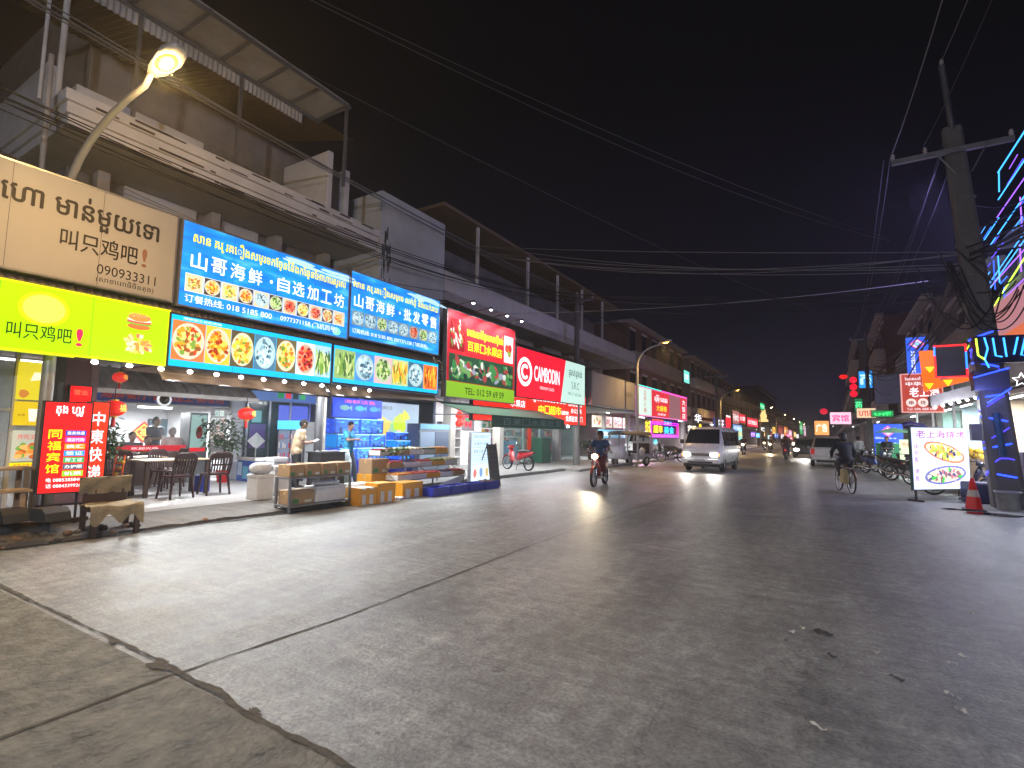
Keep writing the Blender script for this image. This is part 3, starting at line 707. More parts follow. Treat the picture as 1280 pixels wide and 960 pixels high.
# supermarket sign
t = sign('shop_sign', 'red backlit supermarket sign with white Khmer heading, four large yellow characters and white word blocks', (-10.24,14.3,2.0), EAST, 9.45, 1.37, glow(245,35,20,1.1), frame=FRAMED)
letters(t, [('ផ្សារទំេនីបចិន', 4.1, 7.2, .82, 1.22, WHT(), -.008, .016), ('中国超市', 4.6, 6.7, .38, .76, YEL, -.008, .016), ('烟酒专卖', 6.75, 7.5, .42, .60, WHT(), -.008, .013),
            ('烟酒·零食', 5.0, 6.6, .06, .26, WHT(), -.008, .013), ('日用百货', 7.5, 9.0, .84, 1.14, WHT(), -.008, .016), ('办公文具', 7.75, 8.95, .52, .76, WHT(), -.008, .013), ('免费送货上门', 7.2, 9.05, .14, .40, WHT(), -.008, .013),
            ('粮油', 2.55, 3.5, .92, 1.2, WHT(), -.008, .016), ('水果店', 2.4, 3.5, .56, .84, WHT(), -.008, .016), ('调味品类', 1.9, 3.5, .20, .48, WHT(), -.008, .016)])
for i in range(3):
    b = MB(); b.ell((4.3+i*1.5,-.06,-.09), (.06,.06,.06), glow(240,250,255,18), 8, 6); b.build('bulb', t)
# big grey unlit billboard
t = sign('billboard', 'large unlit grey billboard past the red and mint sign', (-10.0,24.0,3.05), EAST, 6.6, 1.6, mat((.34,.33,.35), .6, noise=.15, scale=.8), depth=.3)
letters(t, [('ហាងបាយ', 4.9, 6.1, .7, 1.0, mat((.15,.15,.17), .6), -.008)])
# green awning with unlit characters
aw = thing('awning', 'dark green folding awning with outlined characters over the fruit shop front', 'awning', (-10,13.5,2.0)); ai = Matrix.Translation((10,-13.5,-2.0))
GRN = mat(srgb(55,105,85), .6, noise=.15)
mb = MB(); mb.add([(-10.3,12.4,2.52),(-10.3,18.8,2.52),(-9.0,18.8,2.12),(-9.0,12.4,2.12)], [(0,1,2,3)], mat(srgb(110,150,130), .6, noise=.2))
mb.add([(-10.3,12.4,2.50),(-10.3,18.8,2.50),(-9.0,18.8,2.10),(-9.0,12.4,2.10)], [(3,2,1,0)], GRN); o = mb.flat('canvas', aw); o.matrix_parent_inverse = ai
mb = MB(); mb.box(-9.02, -9.0, 13.6, 18.8, 1.74, 2.102, GRN); o = mb.build('valance', aw); o.matrix_parent_inverse = ai
mb = MB(); mb.M = Matrix.Translation((-8.99,13.9,1.76)) @ Matrix.Rotation(EAST, 4, 'Z'); put_text(mb, '百果园水果批发', .3, 4.6, .06, .30, mat(srgb(120,165,150), .5), -.004); o = mb.flat('lettering', aw); o.matrix_parent_inverse = ai
mb = MB()
for y in (12.45, 15.6, 18.75): mb.tube([(-10.4,y,2.1),(-9.05,y,2.09)], .02, STEEL, 6)
o = mb.build('folding_arms', aw); o.matrix_parent_inverse = ai

# two light boxes on legs at the terrace edge
RB_ = glow(242,30,32,1.15)
t = sign('light_box', 'tall red hotel light box with four yellow characters and coloured service tags', (-9.63,2.93,.60), EAST-.16, .53, 1.30, RB_, depth=.16, frame=FRAMED, fw=.02)
letters(t, [('តុង ហ្វូ', .12, .44, 1.10, 1.26, WHT(), -.008, .02)]); mb = MB(); column_text(mb, '同福宾馆', .135, .15, .92, .26, YEL); mb.flat('lettering', t)
for i, (tx, c) in enumerate((('商务快递',(50,70,180)),('酒店代购',(200,60,170)),('换汇',(215,150,40)),('签证',(0,150,225)),('劳工证',(10,170,90)),('办护照',(80,90,110)),('机票',(140,220,40)))):
    z = .85-i*.098; g_ = MB(); rect(g_, .25, .49, z-.035, z+.045, glow(*c), -.006); put_text(g_, tx, .27, .47, z-.02, z+.032, WHT(), -.009, .01); g_.flat('service_tag', t)
letters(t, [('电 0885385848', .08, .48, .15, .21, WHT(), -.008, .01), ('话 0884339926', .08, .48, .065, .125, WHT(), -.008, .01)])
mb = MB(); mb.box(.06,.09,.05,.08,-.50,-.021,FRAMED); mb.box(.44,.47,.05,.08,-.50,-.021,FRAMED); mb.box(.0,.53,.05,.08,-.20,-.17,FRAMED); mb.build('legs', t)
t = sign('light_box', 'narrow orange red courier light box with a column of four white characters', (-9.98,3.58,.52), EAST-.12, .25, 1.42, glow(245,55,30,1.1), depth=.14, frame=FRAMED, fw=.015)
mb = MB(); column_text(mb, '中東快递', .125, .17, 1.3, .18, WHT()); mb.flat('lettering', t)
mb = MB(); mb.box(.03,.06,.05,.08,-.38,-.016,FRAMED); mb.box(.19,.22,.05,.08,-.38,-.016,FRAMED); mb.build('legs', t)
# small red moving letter display on the purple wall
t = sign('led_display', 'small glowing red display on the purple wall above the courier light box', (-11.95,3.97,1.98), EAST, .32, .32, glow(250,10,15,1.4), depth=.08, frame=FRAMED, fw=.02)
letters(t, [('营业', .05, .27, .16, .26, glow(255,90,60,1.4), -.008, .02)])

# blue shop board over the restaurant counter
t = sign('shop_sign', 'dark blue board with red channel letters above the lit restaurant counter', (-14.42,5.15,2.17), EAST, 3.25, .34, mat(srgb(45,60,140), .5, noise=.1), depth=.08)
letters(t, [('海鲜餐厅·自选加工·美味坊', .2, 3.1, .06, .28, mat(srgb(190,60,60), .5), -.012, .03)])
mb = MB(); mb.lathe([(.0,0),(.17,0),(.17,.02),(.0,.02)], WHT(.6), (0,0,0), 20, 'y'); o = mb.build('round_emblem', t); o.location = (1.55,-.05,.10)
mb = MB(); mb.lathe([(.0,0),(.12,0),(.12,.015),(.0,.015)], mat(srgb(60,50,40), .5), (0,0,0), 20, 'y'); o2 = mb.build('emblem_disc', o); o2.location = (0,-.012,0)
t = sign('shop_sign', 'light blue board with small square logos above the dark glass seafood front', (-14.42,8.95,2.42), EAST, 2.5, .42, mat(srgb(110,150,210), .4, 0, .25, .05, ecol=srgb(110,150,210)), depth=.08)
for i, c in enumerate(((30,140,80),(225,60,70),(30,60,60),(40,170,90))):
    picture(t, lambda mb, c=c, i=i: rect(mb, .95+i*.26, 1.15+i*.26, .10, .32, glow(*c, .7), -.007), 'logo_patch')

# ---- signs further along the left side
t = sign('shop_sign', 'wide red hotpot sign edged with pink and cyan light strips, white and yellow lettering', (-10.0,31.2,2.82), EAST, 12.6, 1.75, glow(228,45,65,.85), frame=glow(255,150,225,.9), fw=.03)
picture(t, lambda mb: rect(mb, 0, 2.8, .02, 1.73, glow(205,235,225,.95), -.0055), 'mint_panel')
picture(t, lambda mb: rect(mb, 7.2, 10.5, .02, 1.73, glow(165,110,120,.7), -.0055), 'menu_panel')
mb = MB(); column_text(mb, '正宗火锅', 1.4, .6, 1.6, .15, glow(190,50,70)); mb.flat('lettering', t)
letters(t, [('ស្រីមុំ ហតផត', 3.5, 6.7, .95, 1.5, WHT(), -.008, .013), ('大麻辣', 3.9, 6.5, .40, .82, YEL, -.008, .01), ('火锅 烧烤 海鲜', 4.2, 6.2, .12, .28, WHT(), -.008)])
mb = MB(); column_text(mb, '大饭店', 11.6, 1.1, 1.66, .05, WHT()); mb.flat('lettering', t)
mb = MB(); mb.box(-.12, -.06, -.05, .05, -.05, 1.8, glow(60,220,255,2.2)); mb.box(-.05, 5, -.05, -.02, 1.81, 1.85, glow(60,230,200,2)); mb.box(5, 12.6, -.05, -.02, 1.81, 1.85, glow(255,70,200,2)); mb.build('light_strip', t)
t = thing('neon_sign', 'cluster of yellow, cyan and magenta neon lettering under the hotpot sign', 'neon sign', (-10.5,35.2,1.4), EAST)
for (tx, a, b_, z, h, c) in (('超市', .9, 3.2, .35, .55, (255,225,20)), ('美食', 3.6, 6.4, .30, .55, (30,200,255)), ('红辣椒', .6, 3.4, .95, .38, (255,70,40)), ('24H', 3.6, 5.6, .98, .26, (30,190,255)), ('欢迎', -1.0, .3, .1, 1.1, (255,220,30)), ('烟酒', .2, 1.8, -.45, .34, (30,210,240))):
    letters(t, [(tx, a, b_, z, z+h, glow(*c, 2.2), -.01, .012)], 'neon_letters')
mb = MB()
for (x0, x1, z0, z1) in ((.4,7.4,.18,1.0),(.2,7.8,.06,1.14)):
    for q in ((x0,x1,z0,z0+.05),(x0,x1,z1-.05,z1)): mb.box(q[0],q[1],-.03,.0,q[2],q[3], glow(225,40,255,2.2))
    for q in ((x0,x0+.06,z0,z1),(x1-.06,x1,z0,z1)): mb.box(q[0],q[1],-.031,.001,q[2]+.051,q[3]-.051, glow(255,40,170,2.2))
mb.build('neon_border', t); mb = MB(); mb.box(.1,7.9,.01,.06,-.1,1.5, mat(srgb(110,60,150), .5)); mb.build('board', t)
def glyph(label, Y, z, h, ch, c, e=1.8, w=None, X=-9.6, name='neon_sign', backing=None):
    w = w or h*1.6*len(ch); t = thing(name, label, 'neon sign' if name == 'neon_sign' else 'sign', (X, Y, z), EAST, 'signs along the left side')
    mb = MB(); mb.box(0, w, .005, .12, 0, h, backing or FRAMED); mb.build('casing', t)
    letters(t, [(ch, w*.06, w*.94, h*.08, h*.92, glow(*c, e), -.01, .012)]); return t
glyph('white glowing character on dark board right of the hotpot sign', 44.6, 2.65, .85, '华', (250,250,255), 1.8, 3.0)
glyph('white glowing pair of characters low beside the white van roof', 42.1, 1.75, .75, '宾馆', (255,250,235), 1.6, 3.4)
mb = MB(); mb.lathe([(.0,0),(.34,0),(.34,.1),(.0,.1)], glow(250,215,40,1.3), (0,0,0), 20, 'x'); one('disc_sign', mb, 'small round yellow disc sign beside the low white characters', 'sign', 'signs along the left side', (-9.5,46.2,2.25))
glyph('white outlined lettering on blue ground above the van', 53.5, 2.25, 1.15, '好旺', (235,245,255), 1.6, 5.4, backing=glow(40,70,150,.5))
t = thing('lantern_sign', 'red heart shaped glowing lantern sign above the van', 'lantern', (-9.4,60.2,2.2), 0, 'signs along the left side')
mb = MB(); mb.prism([(0,0),(.9,.75),(1.0,1.2),(.75,1.45),(.35,1.4),(0,1.1),(-.35,1.4),(-.75,1.45),(-1.0,1.2),(-.9,.75)], -.1, .1, glow(250,25,45,1.3), 'yz'); mb.build('heart', t); mb = MB(); mb.box(-.05,.05,-1,1,1.46,1.62, WHT(1.3)); mb.build('cap', t)
def board(label, Y, w, z, h, c, e=1., tx=None, tc=(250,250,250), X=-9.6, rz=EAST, grp='signs along the left side', col=False):
    t = sign('shop_sign', label, (X, Y, z), rz, w, h, glow(*c, e), .15, 'sign', grp, FRAMED, .03)
    if tx:
        if col: mb = MB(); column_text(mb, tx, w/2, w*.6, h*.95, h*.05, glow(*tc, 1.4)); mb.flat('lettering', t)
        else: letters(t, [(tx, w*.1, w*.9, h*.25, h*.75, glow(*tc, 1.4), -.008, .01)])
    return t
board('tilted pink poster board above a light blue sign', 64.5, 5, 3.1, 1.5, (205,130,130), .7, '开业大吉')
board('light blue sign strip under the pink poster board', 64.5, 7, 2.25, .75, (120,170,235), .9, '中国餐厅')
board('small mint and yellow vertical board at the van roof edge', 68.5, 3.2, 1.2, 1.5, (150,225,215), 1., '美味', (230,190,60))
board('narrow red board with white characters left of the long red sign', 69.5, 5.5, 3.35, 1.1, (230,45,65), 1., '火锅')
board('long red sign with white lettering beyond the blue strip', 76.5, 12, 3.05, 1.2, (235,40,70), 1.1, '红灯笼饭店')
glyph('three white curved neon letters beyond the long red sign', 90, 2.45, 1.05, 'ភ្នំ', (250,250,250), 1.6, 22)
board('small yellow upright board in the distance on the left', 112, 6, 2.3, 1.3, (250,215,90), 1.1, '面', (190,60,30))
board('tall dim red board in the distance on the left', 124, 14, 1.9, 2.4, (120,35,45), .7, '酒店', (190,90,80))
board('orange upright board past the dim red board', 141, 12, 2.1, 2.1, (250,140,50), 1.1, '药', (255,240,200))
board('pink white board past the orange board', 156, 14, 1.9, 1.7, (250,170,200), 1.1, '衣', (255,255,255))
board('red low light board at the far end on the left', 158, 14, .9, 1.0, (250,30,60), 1.3, '福')
board('green sign high on a far roof', 92.5, 6.5, 6.15, 1.0, (50,215,130), 1.2, '宾馆', (200,255,220))
t = thing('roof_figure', 'pale golden glowing figure standing below the green roof sign', 'sculpture', (-9.8,99,4.2)); mb = MB(); mb.lathe([(.7,0),(.75,.3),(.4,.6),(.55,1.0),(.35,1.5),(.3,1.7),(.36,2.0),(.2,2.3),(.02,2.4)], glow(250,215,140,1.2)); mb.build('figure', t); mb = MB(); mb.box(-1,1,-1,1,-4.2,-.02, WALLD); mb.build('plinth', t)
board('green and white board near the far street lamps', 215, 22, 3.0, 4.6, (40,190,110), 1.1, '中', (220,250,220))
board('pale pink board next to the far green board', 243, 24, 2.4, 4.4, (240,190,215), 1.1, '国', (255,255,255))
board('white lit panel standing at the far left kerb', 92, 5.5, .35, 1.55, (205,240,235), 1.2, '欢迎', (90,150,150), X=-8.6)
board('teal light box on the pinkish brown building wall', 43.9, 1.9, 6.0, 1.0, (120,235,215), 1.1, '旅', (225,250,245), X=-10.2)

far_set = (('pink neon sign, low on the left between the van and the red heart',57.5,2.6,1.75,.8,(255,90,190),'美甲'),('white strip sign under the red heart lantern',60.5,3.5,1.55,.5,(240,245,255),'药房'),
 ('violet sign low under the long red sign',80,5,1.6,.7,(150,80,255),'KTV'),('cyan sign low under the long red sign',86,4.5,1.5,.7,(70,200,250),'网吧'),('warm yellow sign low beyond the long red sign',97,6,1.5,.9,(255,205,90),'面馆'),('red sign low beyond the white neon letters',104,6,1.7,.8,(250,40,60),'烧烤'),
 ('blue sign low in the far left row',116,8,1.5,.9,(60,120,250),'手机'),('white sign low in the far left row',131,9,1.4,1.0,(240,240,250),'银行'),('magenta sign low in the far left row',147,10,1.5,1.1,(240,60,190),'KTV'),('yellow sign in the farthest left row',176,14,1.8,1.6,(255,210,80),'酒店'),('white sign in the farthest left row',192,14,1.5,1.3,(245,245,255),'商店'))
for q in far_set: board(q[0], q[1], q[2], q[3], q[4], q[5], 1.3, q[6])
# ---- right side signs
def rboard(label, X, Y, w, z, h, c, e, tx, tc, col=False, rz=0, name='shop_sign', grp='signs along the right side'):
    t = sign(name, label, (X, Y, z), rz, w, h, glow(*c, e), .14, 'sign', grp, FRAMED, .03)
    if tx:
        if col: mb = MB(); column_text(mb, tx, w/2, w*.5, h*.96, h*.04, glow(*tc, 1.2)); mb.flat('lettering', t)
        else: letters(t, [(tx, w*.1, w*.9, h*.2, h*.8, glow(*tc, 1.2), -.008, .02)])
    return t
t = sign('shop_sign', 'brownish red hanging sign with three white circles, reading 老上海', (2.40,25.0,2.62), CAMW, 1.2, 1.42, glow(178,62,45,.85), .14, 'sign', None, glow(235,170,160,.7), .04)
letters(t, [('ែសាងហៃ ហាងអាំង', .1, 1.1, 1.20, 1.33, WHT(.9), -.008, .01), ('中华五十', .12, 1.08, .98, 1.14, WHT(.9), -.008, .02), ('老上海', .22, 1.12, .56, .93, WHT(), -.008, .01), ('Tel: 096 888 668', .12, 1.0, .05, .14, WHT(.8), -.008)])
for i, ch in enumerate('串烧烤'):
    picture(t, lambda mb, i=i, ch=ch: (poly_disc(mb, .26+i*.36, .34, .16, .16, glow(235,215,205,.9), -.006, 20), put_text(mb, ch, .18+i*.36, .34+i*.36, .26, .42, glow(120,50,40,.7), -.009, .02)), 'round_badge')
t = sign('shop_sign', 'tall blue hanging sign with a pink diamond emblem and two columns of white writing', (2.66,25.6,4.12), CAMW, .70, 1.45, glow(45,95,225,1.0), .14, 'sign', None, FRAMED)
def f_(mb):
    for i, (c, r_) in enumerate((((230,60,130),.22),((250,240,250),.17),((150,110,200),.11),((120,240,230),.06))):
        mb.add([(.35+r_*1.15*cos(pi/2*k), -.006-.0008*i, 1.18+r_*sin(pi/2*k)) for k in range(4)], [(0,1,2,3)], glow(*c))
picture(t, f_, 'diamond_emblem')
mb = MB(); column_text(mb, '中國便利', .52, .17, .92, .03, WHT()); column_text(mb, 'មីនីម៉ាត', .20, .13, .92, .05, WHT(.9), bold=.01); mb.flat('lettering', t)
t = thing('arrow_sign', 'orange backlit corner sign with yellow triangles behind the square light frame', 'sign', (2.36,19.2,2.95))
mb = MB(); mb.prism([(0,0),(1.02,.28),(1.0,.45),(.38,.32),(.26,1.2),(-.06,1.2)], 0, .12, glow(250,105,15,1.1), 'xz'); mb.build('panel', t)
mb = MB()
for (x, z) in ((.12,.14),(.16,.62),(.55,.22)): mb.add([(x-.11,-.004,z+.10),(x+.11,-.004,z+.10),(x,-.004,z-.08)], [(0,2,1)], glow(255,220,30,1.2))
mb.flat('triangles', t)
t = thing('neon_square', 'square hanging frame edged in red and blue neon around a dark panel', 'neon sign', (2.29,16.6,3.10), -.0)
mb = MB(); mb.box(0, .60, 0, .06, 0, .80, mat((.02,.012,.035), .4)); mb.build('panel', t)
mb = MB(); rc, bc = glow(255,25,30,2.2), glow(40,120,255,2.2)
mb.box(-.02,.62,-.03,.01,.775,.81,rc); mb.box(-.02,.62,-.03,.01,-.01,.025,rc); mb.box(-.02,.015,-.031,.009,.55,.774,bc); mb.box(-.02,.015,-.031,.009,.026,.549,rc); mb.box(.585,.62,-.031,.009,.2,.62,bc); mb.box(.585,.62,-.031,.009,.026,.199,rc); mb.box(.585,.62,-.031,.009,.621,.774,rc); mb.build('neon_tube', t)
t = sign('shop_sign', 'blue convenience shopfront panel with a pink diamond behind the parked motorcycles', (1.95,34.0,.35), CAMW, 1.25, 2.0, glow(35,85,230,.95), .1, 'sign', None, FRAMED)
def f_(mb):
    for i, (c, r_) in enumerate((((235,110,190),.30),((250,225,245),.2),((170,130,215),.1))):
        mb.add([(.62+r_*1.15*cos(pi/2*k), -.006-.0008*i, 1.62+r_*sin(pi/2*k)) for k in range(4)], [(0,1,2,3)], glow(*c))
picture(t, f_, 'diamond_emblem')
letters(t, [('មីនីម៉ាត ២៤ម៉ោង', .05, .95, 1.22, 1.32, WHT(), -.008), ('便利', .2, .5, .85, 1.05, WHT(), -.008), ('超市', .65, 1.0, .85, 1.05, WHT(), -.008), ('欢迎光临', .1, 1.1, .5, .7, WHT(), -.008)])
rboard('white and pink framed shop sign at the far right beside the cyclist', -.02, 34.6, 1.0, 2.36, .66, (252,205,225), .9, '宾馆', (240,60,130))
rboard('orange and white upright board behind the silver car', -.85, 37, .75, 1.75, .85, (252,160,90), 1.1, '广告', (255,245,230))
rboard('pale cream shop board above the shops on the far right', 1.3, 36, .9, 2.75, .55, (240,205,165), .9, 'ហាង', (190,70,60))
rboard('green glowing oval letter sign over the far right shops', 1.95, 34.8, .95, 2.78, .32, (25,150,75), .9, 'បើក', (60,255,130))
rboard('small green pixel sign under the red round lanterns', 1.55, 46, .5, 3.5, 1.0, (30,110,70), .7, '药', (90,255,160))
rboard('light blue square sign high on the right', 1.85, 45, .8, 5.2, 1.2, (40,150,240), 1.1, 'ក', (190,240,255))
rboard('violet glowing letter sign high on the right', 2.75, 42, .55, 4.3, .6, (70,50,180), .9, 'L', (190,170,255))
rboard('plain grey board with a faint glow added, on the right above the shop canopies', 2.35, 38.5, 1.9, 3.7, 1.75, (85,82,105), .25, None, None)  # unlit board; faint glow of its own stands in for light on it
t = thing('lantern_sign', 'column of three round red glowing discs on the right', 'lantern', (1.55,46.5,4.0), 0, 'signs along the right side')
for k in range(3):
    mb = MB(); mb.lathe([(.0,0),(.23,0),(.23,.1),(.0,.1)], glow(252,20,45,1.5), (0,0,.9+k*.52), 18, 'y'); mb.build('disc', t)
t = thing('lantern_sign', 'single red glowing sign high over the street on the right', 'lantern', (.95,47,6.1), 0, 'signs along the right side'); mb = MB(); mb.lathe([(.05,0),(.24,.08),(.27,.17),(.2,.27),(.05,.3)], glow(250,30,25,1.4)); mb.build('lamp', t)
t = thing('lantern_sign', 'dim red lantern over the silver car', 'lantern', (-.45,50,3.5), 0, 'signs along the right side'); mb = MB(); mb.lathe([(.05,0),(.25,.1),(.28,.25),(.25,.4),(.05,.5)], glow(225,35,60,.8)); mb.build('lamp', t)
# the standing food board on the right
t = thing('standing_board', 'white lit standing menu board with purple characters and two fish dish photos', 'sign', (1.72,16.7,0), atan2(1.49,1.41))
WB = glow(216,222,255,1.15); bw = 2.0
mb = MB(); mb.box(0, bw, 0, .06, .28, 1.88, mat(srgb(45,90,80), .5)); mb.build('casing', t)
mb = MB(); rect(mb, .03, bw-.03, .30, 1.86, WB, -.004); mb.flat('panel', t)
PUR = glow(160,60,150,.9); letters(t, [('老上海烧烤', .18, 1.85, 1.60, 1.80, PUR, -.008, .01)])
mb = MB(); column_text(mb, '烧包鱼', .16, .14, 1.46, .98, PUR, bold=0); column_text(mb, '烤鱼', .16, .14, .84, .50, PUR, bold=0); mb.flat('lettering', t)
def fishdish(mb, cx, cz, tilt, base, cols, n):
    poly_disc(mb, cx, cz, .72, .23, glow(*base), -.006, 26, .04, tilt); poly_disc(mb, cx, cz, .64, .18, glow(245,235,190), -.0066, 26, .04, tilt)
    for i in range(n):
        a = rnd.random()*2*pi; q = sqrt(rnd.random()); dx, dz = .6*q*cos(a), .15*q*sin(a)
        poly_disc(mb, cx+dx*cos(tilt)-dz*sin(tilt), cz+dx*sin(tilt)+dz*cos(tilt), .07, .04, glow(*cols[i % len(cols)]), -.007-.0001*i, 7, .5, a)
picture(t, lambda mb: fishdish(mb, 1.12, 1.24, -.24, (240,130,90), [(250,225,90),(240,190,60),(160,190,70),(60,60,100),(240,140,80),(200,210,90)], 60), 'fish_photo')
picture(t, lambda mb: fishdish(mb, 1.12, .66, .10, (120,120,190), [(225,225,215),(200,120,130),(90,90,130),(60,200,80),(235,200,190),(150,100,110)], 60), 'fish_photo')
for x in (.12, bw-.12):
    mb = MB(); mb.box(x-.02, x+.02, .01, .05, .04, .279, FRAMED); mb.box(x-.02, x+.02, -.16, .24, .0, .039, FRAMED); mb.build('foot', t)
# ------------------------------------------------------------------ lamps
def light(kind, loc, power, col=(1,1,1), size=.2, sy=None, rot=(0,0,0), spot=None, name='lamp_light'):
    if isinstance(sy, tuple): sy, rot, spot, name = None, sy, rot if isinstance(rot, (int, float)) else spot, spot if isinstance(spot, str) else name
    d = bpy.data.lights.new(name, kind); d.energy = power; d.color = col
    if kind == 'AREA':
        d.size = size
        if sy: d.shape = 'RECTANGLE'; d.size_y = sy
    else: d.shadow_soft_size = size
    if spot: d.spot_size = radians(spot); d.spot_blend = .6
    o = bpy.data.objects.new(name, d); COL.objects.link(o); o.location = loc; o.rotation_euler = rot; return o
SOD = (1.0, .60, .20)
POLE = mat((.42,.41,.39), .5, .4, noise=.12)
def street_lamp(label, x, y, xh, zh=6.35, e=40, p=500, group=None, col=(255,180,70), lc=SOD, spread=150):
    d = 1 if xh > x else -1; t = thing('street_lamp', label, 'street lamp', (x, y, 0), 0, group)
    r = abs(xh-x); pts = [(0,0,0),(0,0,2.2),(0,0,zh-1.3)]
    for k in range(1, 9):
        a = pi/2*k/8; pts.append((d*r*.82*(1-cos(a)), 0, zh-1.3+1.15*sin(a)))
    pts.append((d*(r-.30), 0, zh+.02))
    mb = MB(); mb.tube(pts, [.085,.085,.075]+[.065-.003*k for k in range(1,9)]+[.035], POLE, 10); mb.cyl(0,0,0,.06,.17,POLE); mb.build('pole', t)
    mb = MB(); mb.M = Matrix.Translation((d*r,0,zh)) @ Matrix.Rotation(-d*.12, 4, 'Y')
    mb.ring([[(d*q,-w,z0),(d*q,w,z0),(d*q,w*.7,z1),(d*q,-w*.7,z1)] for q, w, z0, z1 in ((-.38,.05,-.02,.05),(-.2,.12,-.03,.10),(.1,.15,-.03,.12),(.32,.11,-.02,.08),(.38,.05,0,.04))], POLE); h = mb.build('lamp_head', t)
    mb = MB(); mb.M = Matrix.Translation((d*r,0,zh)) @ Matrix.Rotation(-d*.12, 4, 'Y'); mb.ell((d*.02,0,-.03), (.20,.115,.04), glow(255,160,40,3) if col[2] < 100 else glow(*col, 2), 14, 8); lz = mb.build('lens', h)
    mb = MB(); mb.M = Matrix.Translation((d*r,0,zh)) @ Matrix.Rotation(-d*.12, 4, 'Y'); mb.ell((d*.02,0,-.045), (.14,.075,.04), glow(*col, e), 12, 8); mb.build('burner', lz)
    if p: light('SPOT', (xh, y, zh-.12), p, lc, .12, spot=spread)
    return t
street_lamp('nearest sodium street lamp on a curved pole rising behind the beige shop sign', -10.28, 3.12, -7.35, 6.38, 14, 430)
light('POINT', (-7.3, 3.12, 6.15), 260, (1,.62,.24), .12, name='extra_glow')
street_lamp('sodium street lamp on a curved arm in front of the hotpot sign', -9.3, 28.9, -7.7, 6.75, 30, 900, 'street lamps along the left kerb')
street_lamp('sodium street lamp beyond the white van, third along the left kerb', -9.3, 55, -7.7, 6.15, 45, 1300, 'street lamps along the left kerb')
for i, y in enumerate((89, 117, 145, 173, 201, 240)):
    street_lamp(['distant street lamp beside the green roof sign', 'distant street lamp just right of the golden figure', 'tiny far street lamp above the green board', 'tiny far street lamp, third from the end of the row', 'tiny far street lamp, second from the end of the row', 'last visible street lamp at the vanishing point of the road'][i], -9.3, y, -7.7, 6.2, 120, 700 if i < 2 else 0, 'street lamps along the left kerb', (255,215,165))
for y, lb in ((170, 'far white street lamp on the right side above the silver car'), (230, 'farthest white street lamp on the right side')):
    street_lamp(lb, 2.4, y, .6, 6.2, 150, 0, 'street lamps on the right', (255,245,230))
street_lamp('street lamp behind the viewpoint on the left kerb', -10.28, -22.5, -7.35, 6.4, 40, 300, 'street lamps along the left kerb')
street_lamp('added unseen white street lamp behind the viewpoint on the right kerb', 5.2, -7, 2.6, 7.4, 40, 1500, None, (235,240,255), (.88,.92,1.0), 165)  # added lamp, never in view, brightening the road and the left facades
light('POINT', (2.4, -7, 7.1), 2300, (.88,.88,1.0), .2, name='extra_glow')  # added point light, never in view, for the upper left walls

WL = (.93,.97,1.0)
# bulbs under the signs and the lit shops behind them
for k in range(7): light('SPOT', (-9.85, 3.8+.92*k, 2.52), 105, (.95,.97,1.0), .05, (0, radians(-52), 0), 128, name='bulb_light')
for k in range(3): light('POINT', (-9.86, 18.2+1.5*k, 1.82), 70, WL, .05, name='bulb_light')
for k in range(4): light('SPOT', (-9.36, 13.02+k, 5.53), 130, WL, .05, (0, radians(25), 0), 120, name='sign_lamp_light')
def tube_lamp(label, x, y, z, L, power, along='y', e=9, col=WL, grp=None, w=.12):
    t = thing('tube_lamp', label, 'lamp', (x, y, z), 0 if along == 'y' else pi/2, grp)
    mb = MB(); mb.box(-w/2, w/2, -L/2, L/2, .015, .06, WHITEW); mb.build('fitting', t)
    mb = MB(); mb.tube([(0,-L/2+.03,-.01),(0,L/2-.03,-.01)], .022, glow(240,248,255,e), 8); mb.build('tube', t)
    if power: light('AREA', (x, y, z-.05), power, col, L, w, (0, 0, pi/2 if along == 'y' else 0))
    return t
tube_lamp('white tube lamp on the ceiling of the lit restaurant kitchen', -15.9, 7.2, 2.12, .9, 300)
tube_lamp('added unseen tube lamp under the brown soffit over the dining terrace', -11.0, 6.2, 2.58, 1.2, 100)  # soffit tubes, never in view, added to brighten the terrace and tiles
tube_lamp('added unseen tube lamp under the soffit above the carton shelf', -11.0, 8.6, 2.58, 1.2, 105)
tube_lamp('tube lamp over the blue fish tanks', -11.1, 11.2, 2.57, 1.2, 60)
tube_lamp('tube lamp over the fruit stall front', -11.6, 15.6, 2.94, 1.5, 150)
tube_lamp('tube lamp inside the white walled fruit shop', -12.4, 18.6, 2.94, 1.5, 150)
tube_lamp('tube lamp inside the supermarket behind the glass front', -15.2, 23.5, 2.94, 1.5, 240)
tube_lamp('second tube lamp deep in the supermarket', -16.4, 27.5, 2.94, 1.5, 200)
tube_lamp('bright lamp under the canopy past the supermarket', -11.8, 30.8, 2.92, .5, 200)
tube_lamp('tube lamp behind the glass door of the chicken shop', -14.2, 3.7, 2.9, 1.2, 120)
